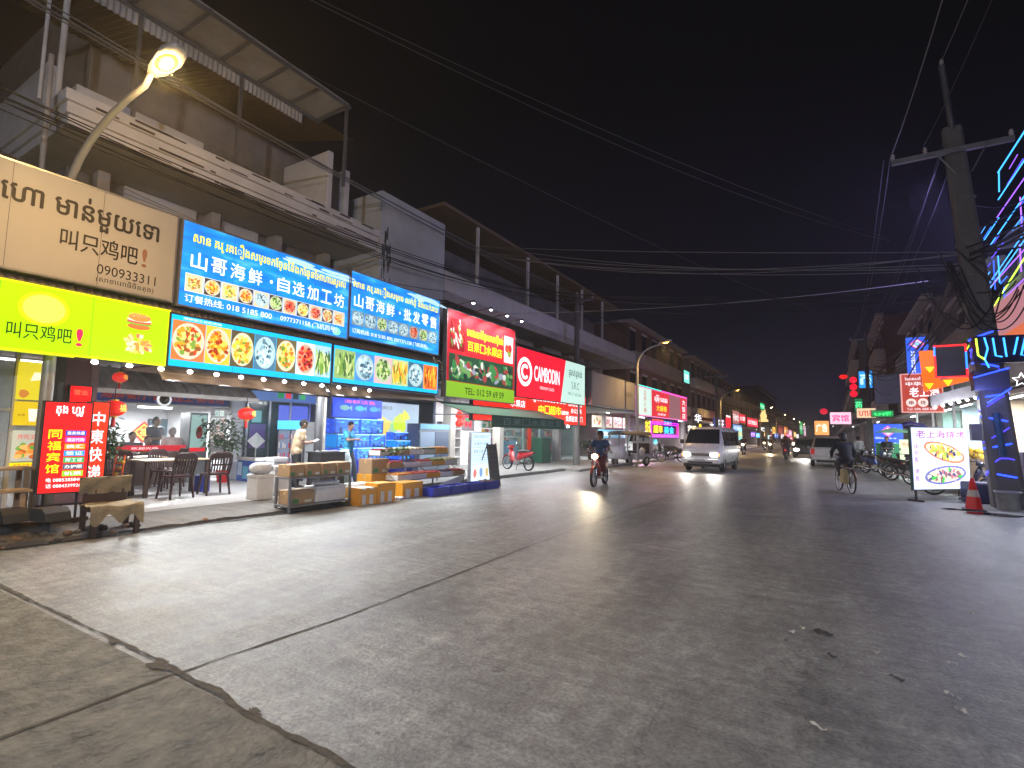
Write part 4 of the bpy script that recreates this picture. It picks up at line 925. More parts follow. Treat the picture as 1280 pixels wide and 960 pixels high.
# lit shops further off and across the road
for i, (x, y, p, c) in enumerate(((-12.0,38,380,(1,.55,.9)),(-11.6,48,380,(.9,.85,1)),(-11.4,62,420,(1,.85,.9)),(-11.4,80,420,(1,.7,.75)),(-11.4,104,420,(1,.8,.7)),(-11.4,135,300,(1,.8,.8)))):
    tube_lamp(['tube lamp under the canopy behind the neon letters','tube lamp under the canopy beside the white van','tube lamp under the canopy behind the red heart lantern','tube lamp under the canopy behind the long red sign','tube lamp under a far canopy on the left','tube lamp under the farthest canopy on the left'][i], x, y, 2.9, 2.0, p, col=c)
for i, (x, y, p, c) in enumerate(((5.2,18.5,220,(.8,.85,1)),(5.0,22.5,240,(1,.95,.9)),(4.6,27,260,(.9,.97,1)),(4.6,31,260,(.9,1,.97)),(4.2,39,340,(.9,.95,1)),(3.3,52,340,(1,.85,.85)),(2.2,72,220,(1,.8,.85)))):
    tube_lamp(['tube lamp in the violet lit shop behind the wrapped pole','tube lamp over the fruit display right of the standing board','tube lamp above the parked motorcycles','tube lamp by the blue shopfront panel','tube lamp under the grey board','tube lamp under the dark brown shophouse','tube lamp in the far right shops'][i], x, y, 2.94, 2.0, p, col=c)
light('AREA', (-9.8, 10.0, 4.6), 260, (.55,.78,1.0), 7.0, 1.4, (0, radians(-90), 0), name='blue_sign_light') if False else None

# ------------------------------------------------------------------ the shops on the left
WOOD = mat((.42,.29,.17), .55, noise=.25, scale=5); DWOOD = mat((.06,.035,.025), .5, noise=.2)
MAROON = mat((.040,.010,.010), .35, noise=.08); FOAM = mat((.72,.73,.74), .6, noise=.08, scale=10); CARD = mat((.36,.23,.12), .75, noise=.15, scale=7)
YELT = mat(srgb(215,150,40), .4, noise=.12); BLUEP = mat(srgb(35,50,160), .4, noise=.1); REDC = mat(srgb(185,20,20), .5, noise=.1)
# glazed corner shop with yellow posters
t = thing('shop_door', 'white framed glass shop door with yellow food posters at the left edge', 'door', (-10.85,2.62,.15), EAST)
mb = MB()
for x in (0, .27): mb.box(x, x+.05, 0, .06, 0, 2.75, WHITEW)
mb.box(.72, .77, 0, .06, 0, 2.75, FRAMED)
for z in (0, 1.62, 2.70): mb.box(.055, .265, .003, .057, z, z+.05, WHITEW); mb.box(.325, .715, .003, .057, z, z+.05, WHITEW)
mb.build('frame', t)
mb = MB(); mb.box(.051, .269, .025, .032, .05, 2.7, mat((.5,.55,.55), .08, 0, alpha=.35, noise=0)); mb.box(.325, .715, .025, .032, .05, 2.7, mat((.5,.55,.55), .08, 0, alpha=.35, noise=0)); mb.build('glass', t)
t = thing('poster', 'yellow lit poster with a paper wrap above one with a paper cup', 'poster', (-10.78,2.90,1.60), EAST)
mb = MB(); rect(mb, 0, .42, .36, .96, glow(225,205,45,.8), 0); rect(mb, 0, .42, -.04, .33, glow(230,195,30,.8), 0); mb.flat('sheet', t)
mb = MB(); mb.add([(.16,-.003,.66),(.37,-.003,.70),(.38,-.003,.80),(.20,-.003,.80)], [(0,1,2,3)], glow(230,225,190)); poly_disc(mb, .1,.46,.06,.07, glow(190,120,50), -.003, 8, .4)
mb.add([(.19,-.003,.02),(.27,-.003,.02),(.29,-.003,.22),(.17,-.003,.22)], [(0,1,2,3)], glow(225,220,205)); put_text(mb, '奶茶', .05,.14,.1,.14, glow(120,90,20,.5), -.004); put_text(mb, '饮料', .31,.39,.1,.14, glow(120,90,20,.5), -.004); mb.flat('print', t)
t = thing('poster', 'fried chicken poster with a yellow footer strip inside the glass shop door', 'poster', (-10.80,2.92,1.0), EAST)
mb = MB(); rect(mb, 0, .38, 0, .48, glow(190,190,170,.8), 0); rect(mb, 0, .38, -.10, -.02, glow(250,210,20,1), 0); mb.flat('sheet', t)
mb = MB()
for i in range(30): poly_disc(mb, .08+.22*rnd.random(), .06+.2*rnd.random(), .05,.035, glow(*[(225,140,60),(240,180,100),(200,100,40),(110,160,60)][i%4], .9), -.003-.0001*i, 7, .5)
put_text(mb, '炸鸡汉堡', .06,.34,.34,.42, glow(210,40,50), -.007); put_text(mb, '炸鸡·汉堡·奶茶', .04,.34,-.085,-.04, glow(190,40,30), -.007); mb.flat('print', t)
t = thing('wall_panel', 'grey white blank panel left of the glass shop door', 'panel', (-11.0,2.2,.9), EAST); mb = MB(); mb.box(-1.0, .38, 0, .06, .9, 1.75, mat((.5,.5,.53), .6)); mb.build('board', t); mb = MB(); mb.box(-1.0,.36,.005,.05,-.75,.897,WOOD); mb.build('wooden_base', t)
# wooden benches at the left edge
def bench_table(label, x, y, L, h, w, rz):
    t = thing('wooden_bench', label, 'bench', (x,y,.15), rz, None); mb = MB(); mb.box(-L/2,L/2,-w/2,w/2,h-.04,h,WOOD,.008); mb.build('top', t)
    for sx_ in (-1,1):
        for sy_ in (-1,1): mb = MB(); mb.box(sx_*(L/2-.09)-.03, sx_*(L/2-.09)+.03, sy_*(w/2-.05)-.025, sy_*(w/2-.05)+.025, 0, h-.041, WOOD, .004); mb.build('leg', t)
    mb = MB(); mb.box(-L/2+.13,L/2-.13,-.02,.02,.12,.17,WOOD); mb.build('stretcher', t)
bench_table('taller plain wooden table at the left edge in front of the glass door', -10.25, 2.55, .95, .80, .42, EAST)
bench_table('lower wooden bench in front of the taller wooden table at the left edge', -9.75, 2.45, .85, .52, .30, EAST)
# hooded dark blocks at the kerb
CHAR = mat((.05,.05,.05), .8, noise=.25, bump=.3)
def hood(label, x, y):
    t = thing('kerb_block', label, 'block', (x,y,.10), .25, 'dark blocks at the kerb')
    mb = MB(); mb.prism([(-.22,.16),(-.19,.27),(-.12,.33),(.12,.33),(.19,.27),(.22,.16)], -.16, .16, CHAR, 'xz'); mb.build('hood', t)
    mb = MB(); mb.lathe([(.10,-.03),(.05,.03),(.045,.16)], CHAR, (0,0,0), 12); mb.build('stem', t)
hood('dark grey hooded block on a stem at the far left of the kerb', -9.55, 2.62); hood('dark grey hooded block on a stem under the red hotel light box', -9.32, 2.98)
mb = MB(); mb.box(-.04,.04,-.55,.55,0,.06,DWOOD,.008); one('timber_bar', mb, 'dark timber bar lying behind the hooded blocks at the kerb', 'timber', None, (-9.62,3.0,.155))
# bench covered with a brown cloth
t = thing('covered_bench', 'bench with backrest draped in dusty brown cloth at the kerb edge', 'bench', (-9.0,3.6,0), EAST)
CLOTH = mat((.27,.215,.13), .9, noise=.3, scale=6, bump=.5)
mb = MB(); n = 14
def sheet(f, nu, nv, m, mb): 
    vs = [f(i/nu, j/nv) for i in range(nu+1) for j in range(nv+1)]
    mb.add(vs, [(i*(nv+1)+j, (i+1)*(nv+1)+j, (i+1)*(nv+1)+j+1, i*(nv+1)+j+1) for i in range(nu) for j in range(nv)], m, True)
w2 = lambda a, b_: .012*sin(a*23+b_*5)+.01*sin(a*11-b_*9)
sheet(lambda u, v: (-.32+.62*u+.03*v*(u-.5), .20+w2(u,v)-.03*sin(v*pi), .58+.25*min(1,v*1.6)-(.04 if v>.9 else 0)), 16, 10, CLOTH, mb); sheet(lambda u, v: (-.32+.62*u, .235-w2(u,v)*.5+.02, .60+.225*v), 12, 5, CLOTH, mb); mb.build('back_cloth', t)
mb = MB(); sheet(lambda u, v: (-.34+.66*u, -.24+.44*min(1,max(0,(v-.28)/.72))+w2(u,v), .45-max(0,.28-v)*.75*(1+.35*sin(u*14))+w2(v,u)), 20, 12, CLOTH, mb); mb.build('seat_cloth', t)
mb = MB(); mb.box(-.30,.30,-.20,.22,.36,.425,DWOOD); mb.build('seat', t); mb = MB(); mb.box(-.27,.27,.205,.23,.426,.80,DWOOD); mb.build('backrest', t)
for x in (-.27,.27):
    for y in (-.17,.18): mb = MB(); mb.box(x-.03,x+.03,y-.03,y+.03,0,.359,DWOOD); mb.build('leg', t)
# plastic chairs and tables
def make_chair():
    t = thing('plastic_chair', 'x', 'chair', (0,0,0), 0, 'maroon plastic chairs on the terrace')
    mb = MB(); mb.box(-.22,.22,-.2,.22,.42,.455,MAROON,.015); mb.build('seat', t)
    mb = MB()
    for k in range(7): x = -.17+.34*k/6; mb.tube([(x*.95,-.19,.50),(x,-.235,.66),(x*1.05,-.27,.80)], .017, MAROON, 6)
    mb.tube([(-.20,-.19,.45),(-.22,-.24,.68),(-.21,-.275,.84),(-.14,-.285,.90),(.14,-.285,.90),(.21,-.275,.84),(.22,-.24,.68),(.20,-.19,.45)], .022, MAROON, 8)
    mb.box(-.2,.2,-.295,-.262,.78,.89,MAROON,.01); mb.box(-.19,.19,-.255,-.225,.62,.66,MAROON,.008); mb.build('backrest', t)
    for x in (-1,1):
        for y in (-1,1): mb = MB(); mb.tube([(x*.19,y*.17+.01,.43),(x*.235,y*.22+.01,0)], [.03,.02], MAROON, 6); mb.build('leg', t)
    return t
ch = make_chair(); ch.location = (-11.32,5.62,.15); ch.rotation_euler = (0,0,EAST+.1); ch['label'] = 'maroon plastic chair with its back to the street, left one at the near table'
dup(ch, (-11.38,6.42,.15), EAST-.1, 'maroon plastic chair with its back to the street, right one at the near table')
dup(ch, (-12.75,5.2,.15), WEST-.3, 'maroon plastic chair on the far side of the near table, left')
dup(ch, (-12.9,6.15,.15), WEST+.2, 'maroon plastic chair on the far side of the near table, right')
dup(ch, (-13.6,6.6,.15), pi, 'maroon plastic chair at the rear table near the counter')
def table(label, x, y, L, w):
    t = thing('dining_table', label, 'table', (x,y,.15), EAST); mb = MB(); mb.box(-L/2,L/2,-w/2,w/2,.72,.75,WOOD,.008); mb.build('tabletop', t)
    for sx_ in (-1,1):
        for sy_ in (-1,1): mb = MB(); mb.box(sx_*(L/2-.08)-.035, sx_*(L/2-.08)+.035, sy_*(w/2-.07)-.035, sy_*(w/2-.07)+.035, 0, .719, DWOOD); mb.build('leg', t)
table('near dining table with pale top and dark legs between maroon chairs', -12.05, 5.85, 1.35, .75); table('rear dining table behind the maroon chairs, close to the counter', -13.5, 5.75, 1.1, .7)
mb = MB(); mb.box(-.15,.15,-.1,.1,0,.36,BLUEP,.02); one('bin', mb, 'small blue box under the near dining table', 'box', None, (-12.1,6.55,.152))
# restaurant counter and kitchen
t = thing('counter', 'restaurant counter with a red strip lettered in white below glass', 'counter', (-14.4,5.3,.15), EAST)
mb = MB(); mb.box(0,2.55,0,.5,0,.78,mat((.10,.06,.05),.6)); mb.build('body', t); mb = MB(); mb.box(0,2.0,-.015,-.003,.83,.97,glow(205,20,40,.6)); mb.box(2.15,2.5,-.015,-.003,.83,.97,glow(205,20,40,.6)); mb.build('red_strip', t)
letters(t, [('欢迎光临', .75,1.35,.87,.93, WHT(.9), -.02), ('收银台', 2.2,2.45,.87,.92, WHT(.9), -.02)]); mb = MB(); mb.box(0,2.0,.0,.01,.972,1.65,mat((.7,.8,.8),.05,alpha=.05,noise=0)); mb.build('glass_screen', t)
for k in range(5): mb = MB(); mb.lathe([(.02,0),(.1,.02),(.13,.08),(.12,.08),(.0,.03)], mat(srgb(150,185,70),.5) if k%2 else WHITEW, (0,0,0), 12); one('bowl', mb, ['leafy green bowl, first from the left on the rear counter','white bowl, second from the left on the rear counter','leafy green bowl in the middle of the rear counter','white bowl, fourth from the left on the rear counter','leafy green bowl at the right end of the rear counter'][k], 'bowl', None, (-14.62,5.55+k*.3,.932))
t = thing('fridge', 'tall glass door fridge with a red paper charm right of the counter', 'fridge', (-14.35,7.36,.15), EAST)
mb = MB(); mb.box(0,.46,.02,.5,.0,1.82,mat((.16,.17,.18),.4)); mb.build('cabinet', t); mb = MB(); mb.box(.03,.43,0,.018,.85,1.76,glow(150,185,180,.55)); mb.build('glass_door', t)
mb = MB(); mb.ell((.24,-.01,1.30),(.09,.008,.17),REDC,12,8); mb.build('charm', t); mb = MB(); mb.box(.02,.45,-.01,-.002,.80,.9,glow(215,25,40,.8)); mb.build('red_strip', t)
t = thing('notice_panel', 'white panel of small square service notices beside the potted tree', 'notice', (-14.36,7.88,.8), EAST)
mb = MB(); mb.box(0,.44,.0,.02,-.1,1.3,WHITEW); mb.build('board', t)
mb = MB()
for r_ in range(5):
    for c_ in range(3 if r_ else 2):
        k = rnd.randrange(3); rect(mb, .03+c_*.135+(.08 if not r_ else 0), .14+c_*.135+(.08 if not r_ else 0), 1.10-r_*.2, 1.25-r_*.2, glow(*[(225,235,230),(200,215,215),(235,220,210)][k], .7), -.003)
        put_text(mb, '复印相片快递换汇包车机票'[(r_*3+c_)%12], .05+c_*.135+(.08 if not r_ else 0), .12+c_*.135+(.08 if not r_ else 0), 1.13-r_*.2, 1.22-r_*.2, glow(*((20,140,80) if not r_ else (170,60,60)), .7), -.006)
mb.flat('notices', t)
t = thing('wall_decoration', 'red and gold diamond lucky charm on the kitchen wall', 'decoration', (-17.95,7.85,1.42), EAST); mb = MB()
for i, (r_, c) in enumerate(((.33,(200,25,25)),(.26,(240,190,60)),(.19,(210,40,30)))): mb.add([(r_*cos(pi/2*k),-.01-.003*i,r_*sin(pi/2*k)) for k in range(4)], [(0,1,2,3)], glow(*c,.7))
put_text(mb,'福',-.11,.11,-.12,.12,glow(250,210,80,.9),-.02,.02); mb.flat('charm', t)
t = thing('television', 'flat television on the kitchen wall beside the diamond charm', 'television', (-17.97,7.95,1.25), EAST); mb = MB(); mb.box(0,1.0,-.05,.0,0,.58,mat((.02,.02,.025),.25)); mb.build('casing', t); mb = MB(); rect(mb,.03,.97,.03,.55,glow(50,75,85,.6),-.053); mb.flat('screen', t)
mb = MB(); mb.box(-.25,.25,-.9,.9,0,.85,STEEL,.02); one('kitchen_table', mb, 'steel worktop inside the lit kitchen', 'worktop', None, (-15.6,7.1,.15))
# lanterns
def lantern(label, x, y, z, s=1., ch='福'):
    t = thing('paper_lantern', label, 'lantern', (x,y,z), 0, 'round red paper lanterns'); t.scale = (s,s,s)
    mb = MB(); prof = [(.05,-.15),(.10,-.145),(.17,-.10),(.205,-.03),(.205,.03),(.17,.10),(.10,.145),(.05,.15)]
    n = 20; mb.ring([[(r_*(1+(.035 if j%2 else -.02))*cos(2*pi*j/n), r_*(1+(.035 if j%2 else -.02))*sin(2*pi*j/n), zz) for j in range(n)] for r_, zz in prof], mat(srgb(225,25,20),.5,0,.45,.05,ecol=srgb(235,30,15))); mb.build('shade', t)
    mb = MB(); mb.cyl(0,0,.15,.18,.07,mat(srgb(220,170,60),.35,.4)); mb.cyl(0,0,-.18,-.15,.07,mat(srgb(220,170,60),.35,.4)); mb.build('rims', t)
    mb = MB(); mb.cyl(0,0,.18,.42,.008,DARK); mb.build('cord', t); mb = MB(); mb.tube([(0,0,-.18),(0,0,-.36)],[.03,.045],REDC,8); mb.build('tassel', t)
    mb = MB(); mb.M = Matrix.Rotation(EAST+.35,4,'Z'); put_text(mb, ch, -.075,.075,-.07,.08, mat(srgb(240,190,70),.4,0,.4,ecol=srgb(240,190,70)), -.213, .02); mb.flat('lettering', t)
lantern('large red paper lantern with a golden character beside the courier light box', -12.3, 4.82, 1.93, 1.0); lantern('red paper lantern right of the first, hanging before the glass entrance', -12.3, 7.62, 1.93, .95); lantern('small red lantern high under the yellow sign', -10.6, 4.2, 2.42, .55); lantern('smaller red lantern tucked behind the large one', -13.2, 4.95, 1.85, .75)
# potted trees
LEAF = [mat(c, .5, noise=.2) for c in ((.05,.10,.035),(.035,.075,.03),(.08,.14,.05))]
def leaf(mb, c, d, L, w, m):
    d = Vector(d).normalized(); s = d.cross(Vector((0,0,1))); s = s.normalized() if s.length > .01 else Vector((1,0,0)); c = Vector(c); dn = Vector((0,0,-L*.18))
    mb.add([tuple(c), tuple(c+d*L*.45+s*w), tuple(c+d*L+dn), tuple(c+d*L*.45-s*w)], [(0,1,2,3)], m)
def potted(label, x, y, h, r, seed, pot=REDC):
    q = random.Random(seed); t = thing('potted_tree', label, 'plant', (x,y,.15)); mb = MB(); mb.lathe([(.13,0),(.17,.28),(.19,.30),(.17,.30),(.15,.25),(.0,.25)], pot); mb.build('pot', t)
    mb = MB(); tips = []
    mb.tube([(0,0,.25),(.02,.01,h*.5),(0,0,h*.72)], [.035,.028,.02], DWOOD, 7)
    for k in range(11):
        a = q.random()*6.28; e_ = (r*(.5+.5*q.random())*cos(a), r*(.5+.5*q.random())*sin(a), h*(.62+.38*q.random())); mb.tube([(0,0,h*(.45+.25*q.random())),e_],[.014,.006],DWOOD,5); tips.append(e_)
    mb.build('trunk', t); mb = MB()
    for e_ in tips:
        for k in range(36):
            c = (e_[0]+q.gauss(0,r*.25), e_[1]+q.gauss(0,r*.25), e_[2]+q.gauss(0,h*.07)); leaf(mb, c, (q.gauss(0,1),q.gauss(0,1),q.gauss(.1,.6)), .15+.07*q.random(), .034, LEAF[q.randrange(3)])
    mb.flat('crown', t)
potted('leafy potted tree in a red pot beside the notice panel', -13.85, 8.02, 1.55, .42, 5); potted('dark potted tree beside the red courier light box', -12.5, 4.62, 1.45, .36, 9, DWOOD); potted('bushy plant by the supermarket corner behind the moped rider', -11.6, 27.6, 1.1, .5, 12, DWOOD)
t = thing('fruit_stand', 'orange ladder like rack leaning beside the dark potted tree', 'rack', (-12.1,4.78,.15), .3); mb = MB()
for x in (0,.22): mb.tube([(x,0,0),(x-.05,.12,.85)], .015, mat(srgb(230,90,30),.4), 6)
for k in range(6): mb.box(0-.01*k,.22-.01*k,.02*k,.02*k+.03,.12*k+.08,.12*k+.11,mat(srgb(235,110,40),.4))
mb.build('frame', t); mb = MB(); [mb.ell((.06+.05*(k%3),.02*k,.14*k*.8+.16),(.035,.035,.035),mat(srgb(230,190,50),.5),8,6) for k in range(6)]; mb.build('fruit', t)
# freezer and cooler
t = thing('chest_freezer', 'low blue and white chest freezer with stickers left of the glass entrance', 'freezer', (-13.45,8.78,.11), -.12)
mb = MB(); mb.box(-.52,.52,-.36,.36,.04,.60,mat(srgb(25,80,175),.35,noise=.05),.03); mb.build('body', t); mb = MB(); mb.box(-.54,.54,-.38,.38,.602,.70,WHITEW,.02); mb.box(-.50,.50,-.34,.34,.701,.712,GLASSD); mb.build('lid', t)
mb = MB(); rect(mb,-.45,-.2,.2,.55,mat(srgb(200,220,235),.5),-.3635); rect(mb,-.15,.15,.12,.45,mat(srgb(110,190,220),.5),-.3635); rect(mb,.2,.45,.1,.3,mat(srgb(225,235,240),.5),-.3635); mb.M = Matrix.Rotation(EAST,4,'Z'); rect(mb,-.3,.02,.08,.5,mat(srgb(190,215,235),.5),-.5235); rect(mb,.05,.3,.06,.24,mat(srgb(230,235,230),.5),-.5235); mb.flat('stickers', t)
mb = MB(); mb.box(-.5,.5,-.34,.34,0,.039,DARK); mb.build('plinth', t)
t = thing('diamond_board', 'white blank diamond board on a thin post behind the chest freezer', 'board', (-13.95,8.98,.11), EAST-.3); mb = MB(); mb.cyl(0,.02,0,1.1,.015,WHITEW); mb.build('post', t); mb = MB(); mb.prism([(0,.88),(.24,1.12),(0,1.36),(-.24,1.12)],-.01,.01,mat((.75,.77,.77),.5),'xz'); mb.build('board', t)
t = thing('drinks_cooler', 'upright drinks cooler with lit cyan header behind the man at the counter', 'cooler', (-14.1,9.75,.11))
mb = MB(); mb.box(0,1.25,.02,.62,0,1.68,mat((.32,.33,.34),.4)); mb.build('cabinet', t); mb = MB(); mb.box(.02,1.23,-.04,.019,1.46,1.72,glow(90,205,245,1.1)); mb.build('header', t)
mb = MB(); mb.box(.05,.61,-.01,.012,.12,1.42,glow(150,160,185,.5)); mb.box(.64,1.20,-.01,.012,.12,1.42,glow(165,165,180,.5)); mb.build('glass_door', t)
mb = MB()
for z in (.35,.62,.89,1.16):
    mb.box(.06,1.19,-.014,-.0105,z,z+.02,WHITEW)
    for k in range(12): mb.box(.08+k*.092,.08+k*.092+.06,-.018,-.0108,z+.022,z+.13+.06*rnd.random(),glow(*[(210,90,100),(230,220,215),(120,150,200),(180,120,150)][rnd.randrange(4)],.45))
mb.build('shelves', t); mb = MB(); mb.box(.0,1.25,-.03,.018,0,.1,DARK); mb.box(.61,.64,-.025,.015,.12,1.44,DARK); mb.box(0,.045,-.025,.015,.12,1.44,DARK); mb.box(1.205,1.25,-.025,.015,.12,1.44,DARK); mb.build('door_frame', t)
mb = MB(); rect(mb, 0,2.1,.15,2.3,mat((.05,.10,.11),.1,noise=.2),0); 
t = thing('shopfront_glass', 'dark green glass entrance with violet light behind the drinks cooler', 'glazing', (-14.42,8.95,.11), EAST); mb.flat('pane', t)
mb = MB(); 
for x in (0,.7,1.4,2.1): mb.box(x-.03,x+.03,-.03,.03,0,2.31,ALU)
mb.build('mullions', t); mb = MB(); rect(mb, 1.0,2.05,1.2,2.2,glow(90,110,220,.6),-.005); rect(mb,.1,.6,.9,1.6,glow(95,80,140,.35),-.005); rect(mb,.15,.45,1.65,2.0,glow(120,190,190,.35),-.005); mb.flat('lit_panel', t)
# fish tanks
def water():
    m = sea_print(.85); r = [n for n in m.node_tree.nodes if n.type == 'VALTORGB'][0]; z = [n for n in m.node_tree.nodes if n.type == 'TEX_NOISE'][0]; z.inputs['Scale'].default_value = 7
    for e_, c in zip(r.color_ramp.elements, ((12,25,120),(35,70,225),(120,190,255))): e_.color = (*srgb(*c), 1)
    return m
WATER = water()  # lamp light in the tanks is put into the water's own glow
def tank_bank(label, x, y0, y1, rows, backz):
    t = thing('fish_tank_rack', label, 'fish tanks', (x,y0,.11), EAST); L = y1-y0
    mb = MB(); mb.box(0,L,0,.6,0,.5,mat(srgb(20,40,120),.4)); mb.build('base', t)
    for i, (z0, z1, dp, n) in enumerate(rows):
        for k in range(n):
            a = MB(); x0 = L*k/n+.01; x1 = L*(k+1)/n-.01; a.box(x0,x1,dp,.6,z0,z1-.03,WATER if (i*2+k)%4 != 2 else glow(25,130,215,.8)); tk = a.build('tank', t)
            a = MB(); [a.box(x0+(x1-x0)*f_-.012, x0+(x1-x0)*f_+.012, dp-.018, dp-.013, z0, z1-.03, mat(srgb(25,45,80),.4)) for f_ in (.02,.98)]; a.box(x0,x1,dp-.02,dp-.013,z0,z0+.03,mat(srgb(25,45,80),.4)); [a.box(q_-.05*rnd.random()-.02,q_+.05,dp-.006,dp-.002,z0+.03,z0+.08+.14*rnd.random(),mat((.02,.04,.07),.5)) for q_ in [x0+(x1-x0)*w_ for w_ in (.25,.5,.78)]]; a.build('tank_edge', tk)
            a = MB(); a.box(x0,x1,dp-.012,dp-.001,z1-.05,z1-.02,glow(150,200,255,1.2)); a.build('water_line', tk)
            a = MB()
            for q in range(7):
                fx = x0+.06+(x1-x0-.12)*rnd.random(); fz = z0+.05+(z1-z0-.15)*rnd.random(); poly_disc(a, fx, fz, .05+.03*rnd.random(), .025, mat((.03,.06,.10),.6,noise=0) if q%3 else glow(70,200,230,.6), dp-.004-.0005*q, 8, .3)
            a.flat('fish', tk)
    if backz:
        mb = MB(); mb.box(0,L,.3,.36,backz[0],backz[1],glow(30,60,190,.75)); mb.build('backboard', t); mb = MB()
        for k in range(3): 
            cx = L*(.22+.3*k); cz = (backz[0]+backz[1])/2
            poly_disc(mb,cx,cz,.2,.085,glow(*[(110,150,90),(60,150,120),(60,140,170)][k],.9),.295,16,.1); mb.add([(cx+.17,.294,cz),(cx+.3,.294,cz+.09),(cx+.3,.294,cz-.09)],[(0,1,2)],glow(*[(120,150,80),(70,150,110),(60,130,160)][k],.9))
        put_text(mb,'海鲜活鱼',L*.2,L*.85,backz[1]-.16,backz[1]-.04,glow(225,90,80),.29,.012); mb.flat('fish_print', t)
    return t
tank_bank('tall rack of glowing blue fish tanks under a fish mural, behind the man in blue', -13.1, 11.15, 13.25, ((.52,.92,-.05,3),(.92,1.36,.08,3),(1.36,1.86,.2,2)), (1.88,2.5))
tank_bank('lower stepped rack of cyan fish tanks right of the tall blue rack', -12.9, 13.6, 15.1, ((.45,.80,-.05,2),(.80,1.15,.1,2),(1.15,1.45,.25,1)), None)
light('AREA', (-12.7,12.4,1.6), 60, (.15,.3,1.0), 2.0, 1.2, (0,radians(90),0)) 
t = thing('wall_map', 'pale wall board with a yellow green map behind the cyan tanks', 'board', (-13.95,13.6,1.0), EAST); mb = MB(); mb.box(0,2.2,0,.04,0,1.62,glow(165,185,200,.6)); mb.build('board', t)
mb = MB()
for i, (cx, cz, r_, c) in enumerate(((.35,.75,.42,(225,200,90)),(.8,.7,.25,(150,200,140)),(1.15,.85,.38,(190,215,40)),(1.45,1.15,.25,(215,220,50)),(.7,.35,.3,(150,215,200)),(1.1,.45,.2,(215,180,200)))): poly_disc(mb,cx,cz,r_,r_*.75,glow(*c,.7),-.003-.0008*i,11,.7,i)
put_text(mb,'海鲜价目',.1,.7,1.35,1.5,glow(60,80,90,.5),-.01); mb.flat('print', t)
t = thing('display_fridge', 'grey display fridge with dark glass doors in front of the map board', 'fridge', (-12.6,14.35,.11), EAST); mb = MB(); mb.box(0,1.7,.02,.6,0,1.75,mat((.12,.14,.18),.4)); mb.build('cabinet', t); mb = MB(); mb.box(.02,1.68,-.02,.018,1.55,1.73,glow(80,140,175,.5)); mb.build('header', t)
mb = MB(); mb.box(.04,.84,-.012,.012,.3,1.45,glow(120,140,165,.4)); mb.box(.88,1.66,-.012,.012,.3,1.45,glow(70,85,110,.35)); mb.build('glass_door', t)
# fruit shop wall things
t = thing('wall_picture', 'red chilli picture on the white fruit shop wall', 'picture', (-13.97,18.35,1.65), EAST); mb = MB(); mb.box(0,1.3,0,.03,0,.85,glow(120,110,115,.5)); mb.build('board', t); mb = MB()
for i in range(22): poly_disc(mb,.2+.9*rnd.random(),.2+.5*rnd.random(),.05,.17,glow(*[(220,35,60),(240,90,120),(60,150,80)][0 if i%5 else 2],.9),-.003-.0003*i,7,.3,rnd.random()*3)
mb.flat('print', t)
for k, (y, lb) in enumerate(((16.95,'string of three red round lanterns at the left of the white shop wall'),(20.6,'single red hanging ornament at the right end of the white shop wall'))):
    t = thing('lantern_string', lb, 'lantern', (-12.8,y,1.75 if k == 0 else 1.9)); mb = MB()
    for q in range(3 if k == 0 else 1): mb.ell((0,0,.18+q*.32),(.17,.17,.15),mat(srgb(230,40,25),.5,0,.6,.05,ecol=srgb(240,45,25)),12,8)
    mb.build('shades', t); mb = MB(); mb.cyl(0,0,0,1.15 if k == 0 else .6,.008,DARK); mb.build('cord', t)
t = thing('wall_shelf', 'white empty wall shelves behind the white price board', 'shelf', (-13.95,16.95,.4), EAST); mb = MB()
for z in (.1,.5,.9,1.3): mb.box(0,1.3,-.28,0,z,z+.03,WHITEW)
mb.build('shelf_boards', t)
for x in (0,.64,1.27): mb = MB(); mb.box(x,x+.03,-.285,.005,-.29,1.6,WHITEW); mb.build('upright', t)
# supermarket glass front
t = thing('shopfront_glass', 'teal tinted supermarket glass front with goods on shelves inside', 'glazing', (-13.0,20.5,.11), EAST)
mb = MB(); mb.box(0,7.9,.0,.01,.0,2.85,mat((.35,.55,.52),.06,alpha=.22,noise=0)); mb.build('pane', t)
for x in (0,1.9,3.6,5.6,7.85): mb = MB(); mb.box(x,x+.08,-.04,.05,0,2.86,mat((.35,.5,.46),.4)); mb.build('mullion', t)
t = thing('goods_shelf', 'long shelves packed with small coloured goods inside the supermarket', 'shelf', (-14.2,20.8,.11), EAST); mb = MB()
for z in (.1,.5,.9,1.3,1.7): mb.box(0,7.2,0,.4,z,z+.03,STEEL)
mb.build('shelf_boards', t); mb = MB()
for z in (.13,.53,.93,1.33,1.73):
    x = .02
    while x < 7.1:
        w_ = .07+.14*rnd.random(); mb.box(x,x+w_,.02+.05*rnd.random(),.35,z,z+.14+.18*rnd.random(),mat(srgb(*[(190,60,60),(70,110,160),(210,200,190),(70,140,110),(220,170,70),(110,80,130),(60,70,80),(190,120,140)][rnd.randrange(8)]),.5)); x += w_+.015
o = mb.build('goods', t); o['kind'] = 'stuff'
mb = MB(); mb.box(-.18,.18,-.01,.01,0,1.5,mat(srgb(215,60,40),.6,0,.2,ecol=srgb(225,60,35))); one('banner', mb, 'narrow red vertical banner on the supermarket glass', 'banner', None, (-12.9,22.9,.75), EAST)
mb = MB(); mb.box(-.6,.6,-.3,.3,0,1.1,mat(srgb(50,110,170),.5,noise=.1),.03); one('supply_cabinet', mb, 'blue cabinet behind the parked red motorbike', 'cabinet', None, (-13.5,21.6,.11), EAST)
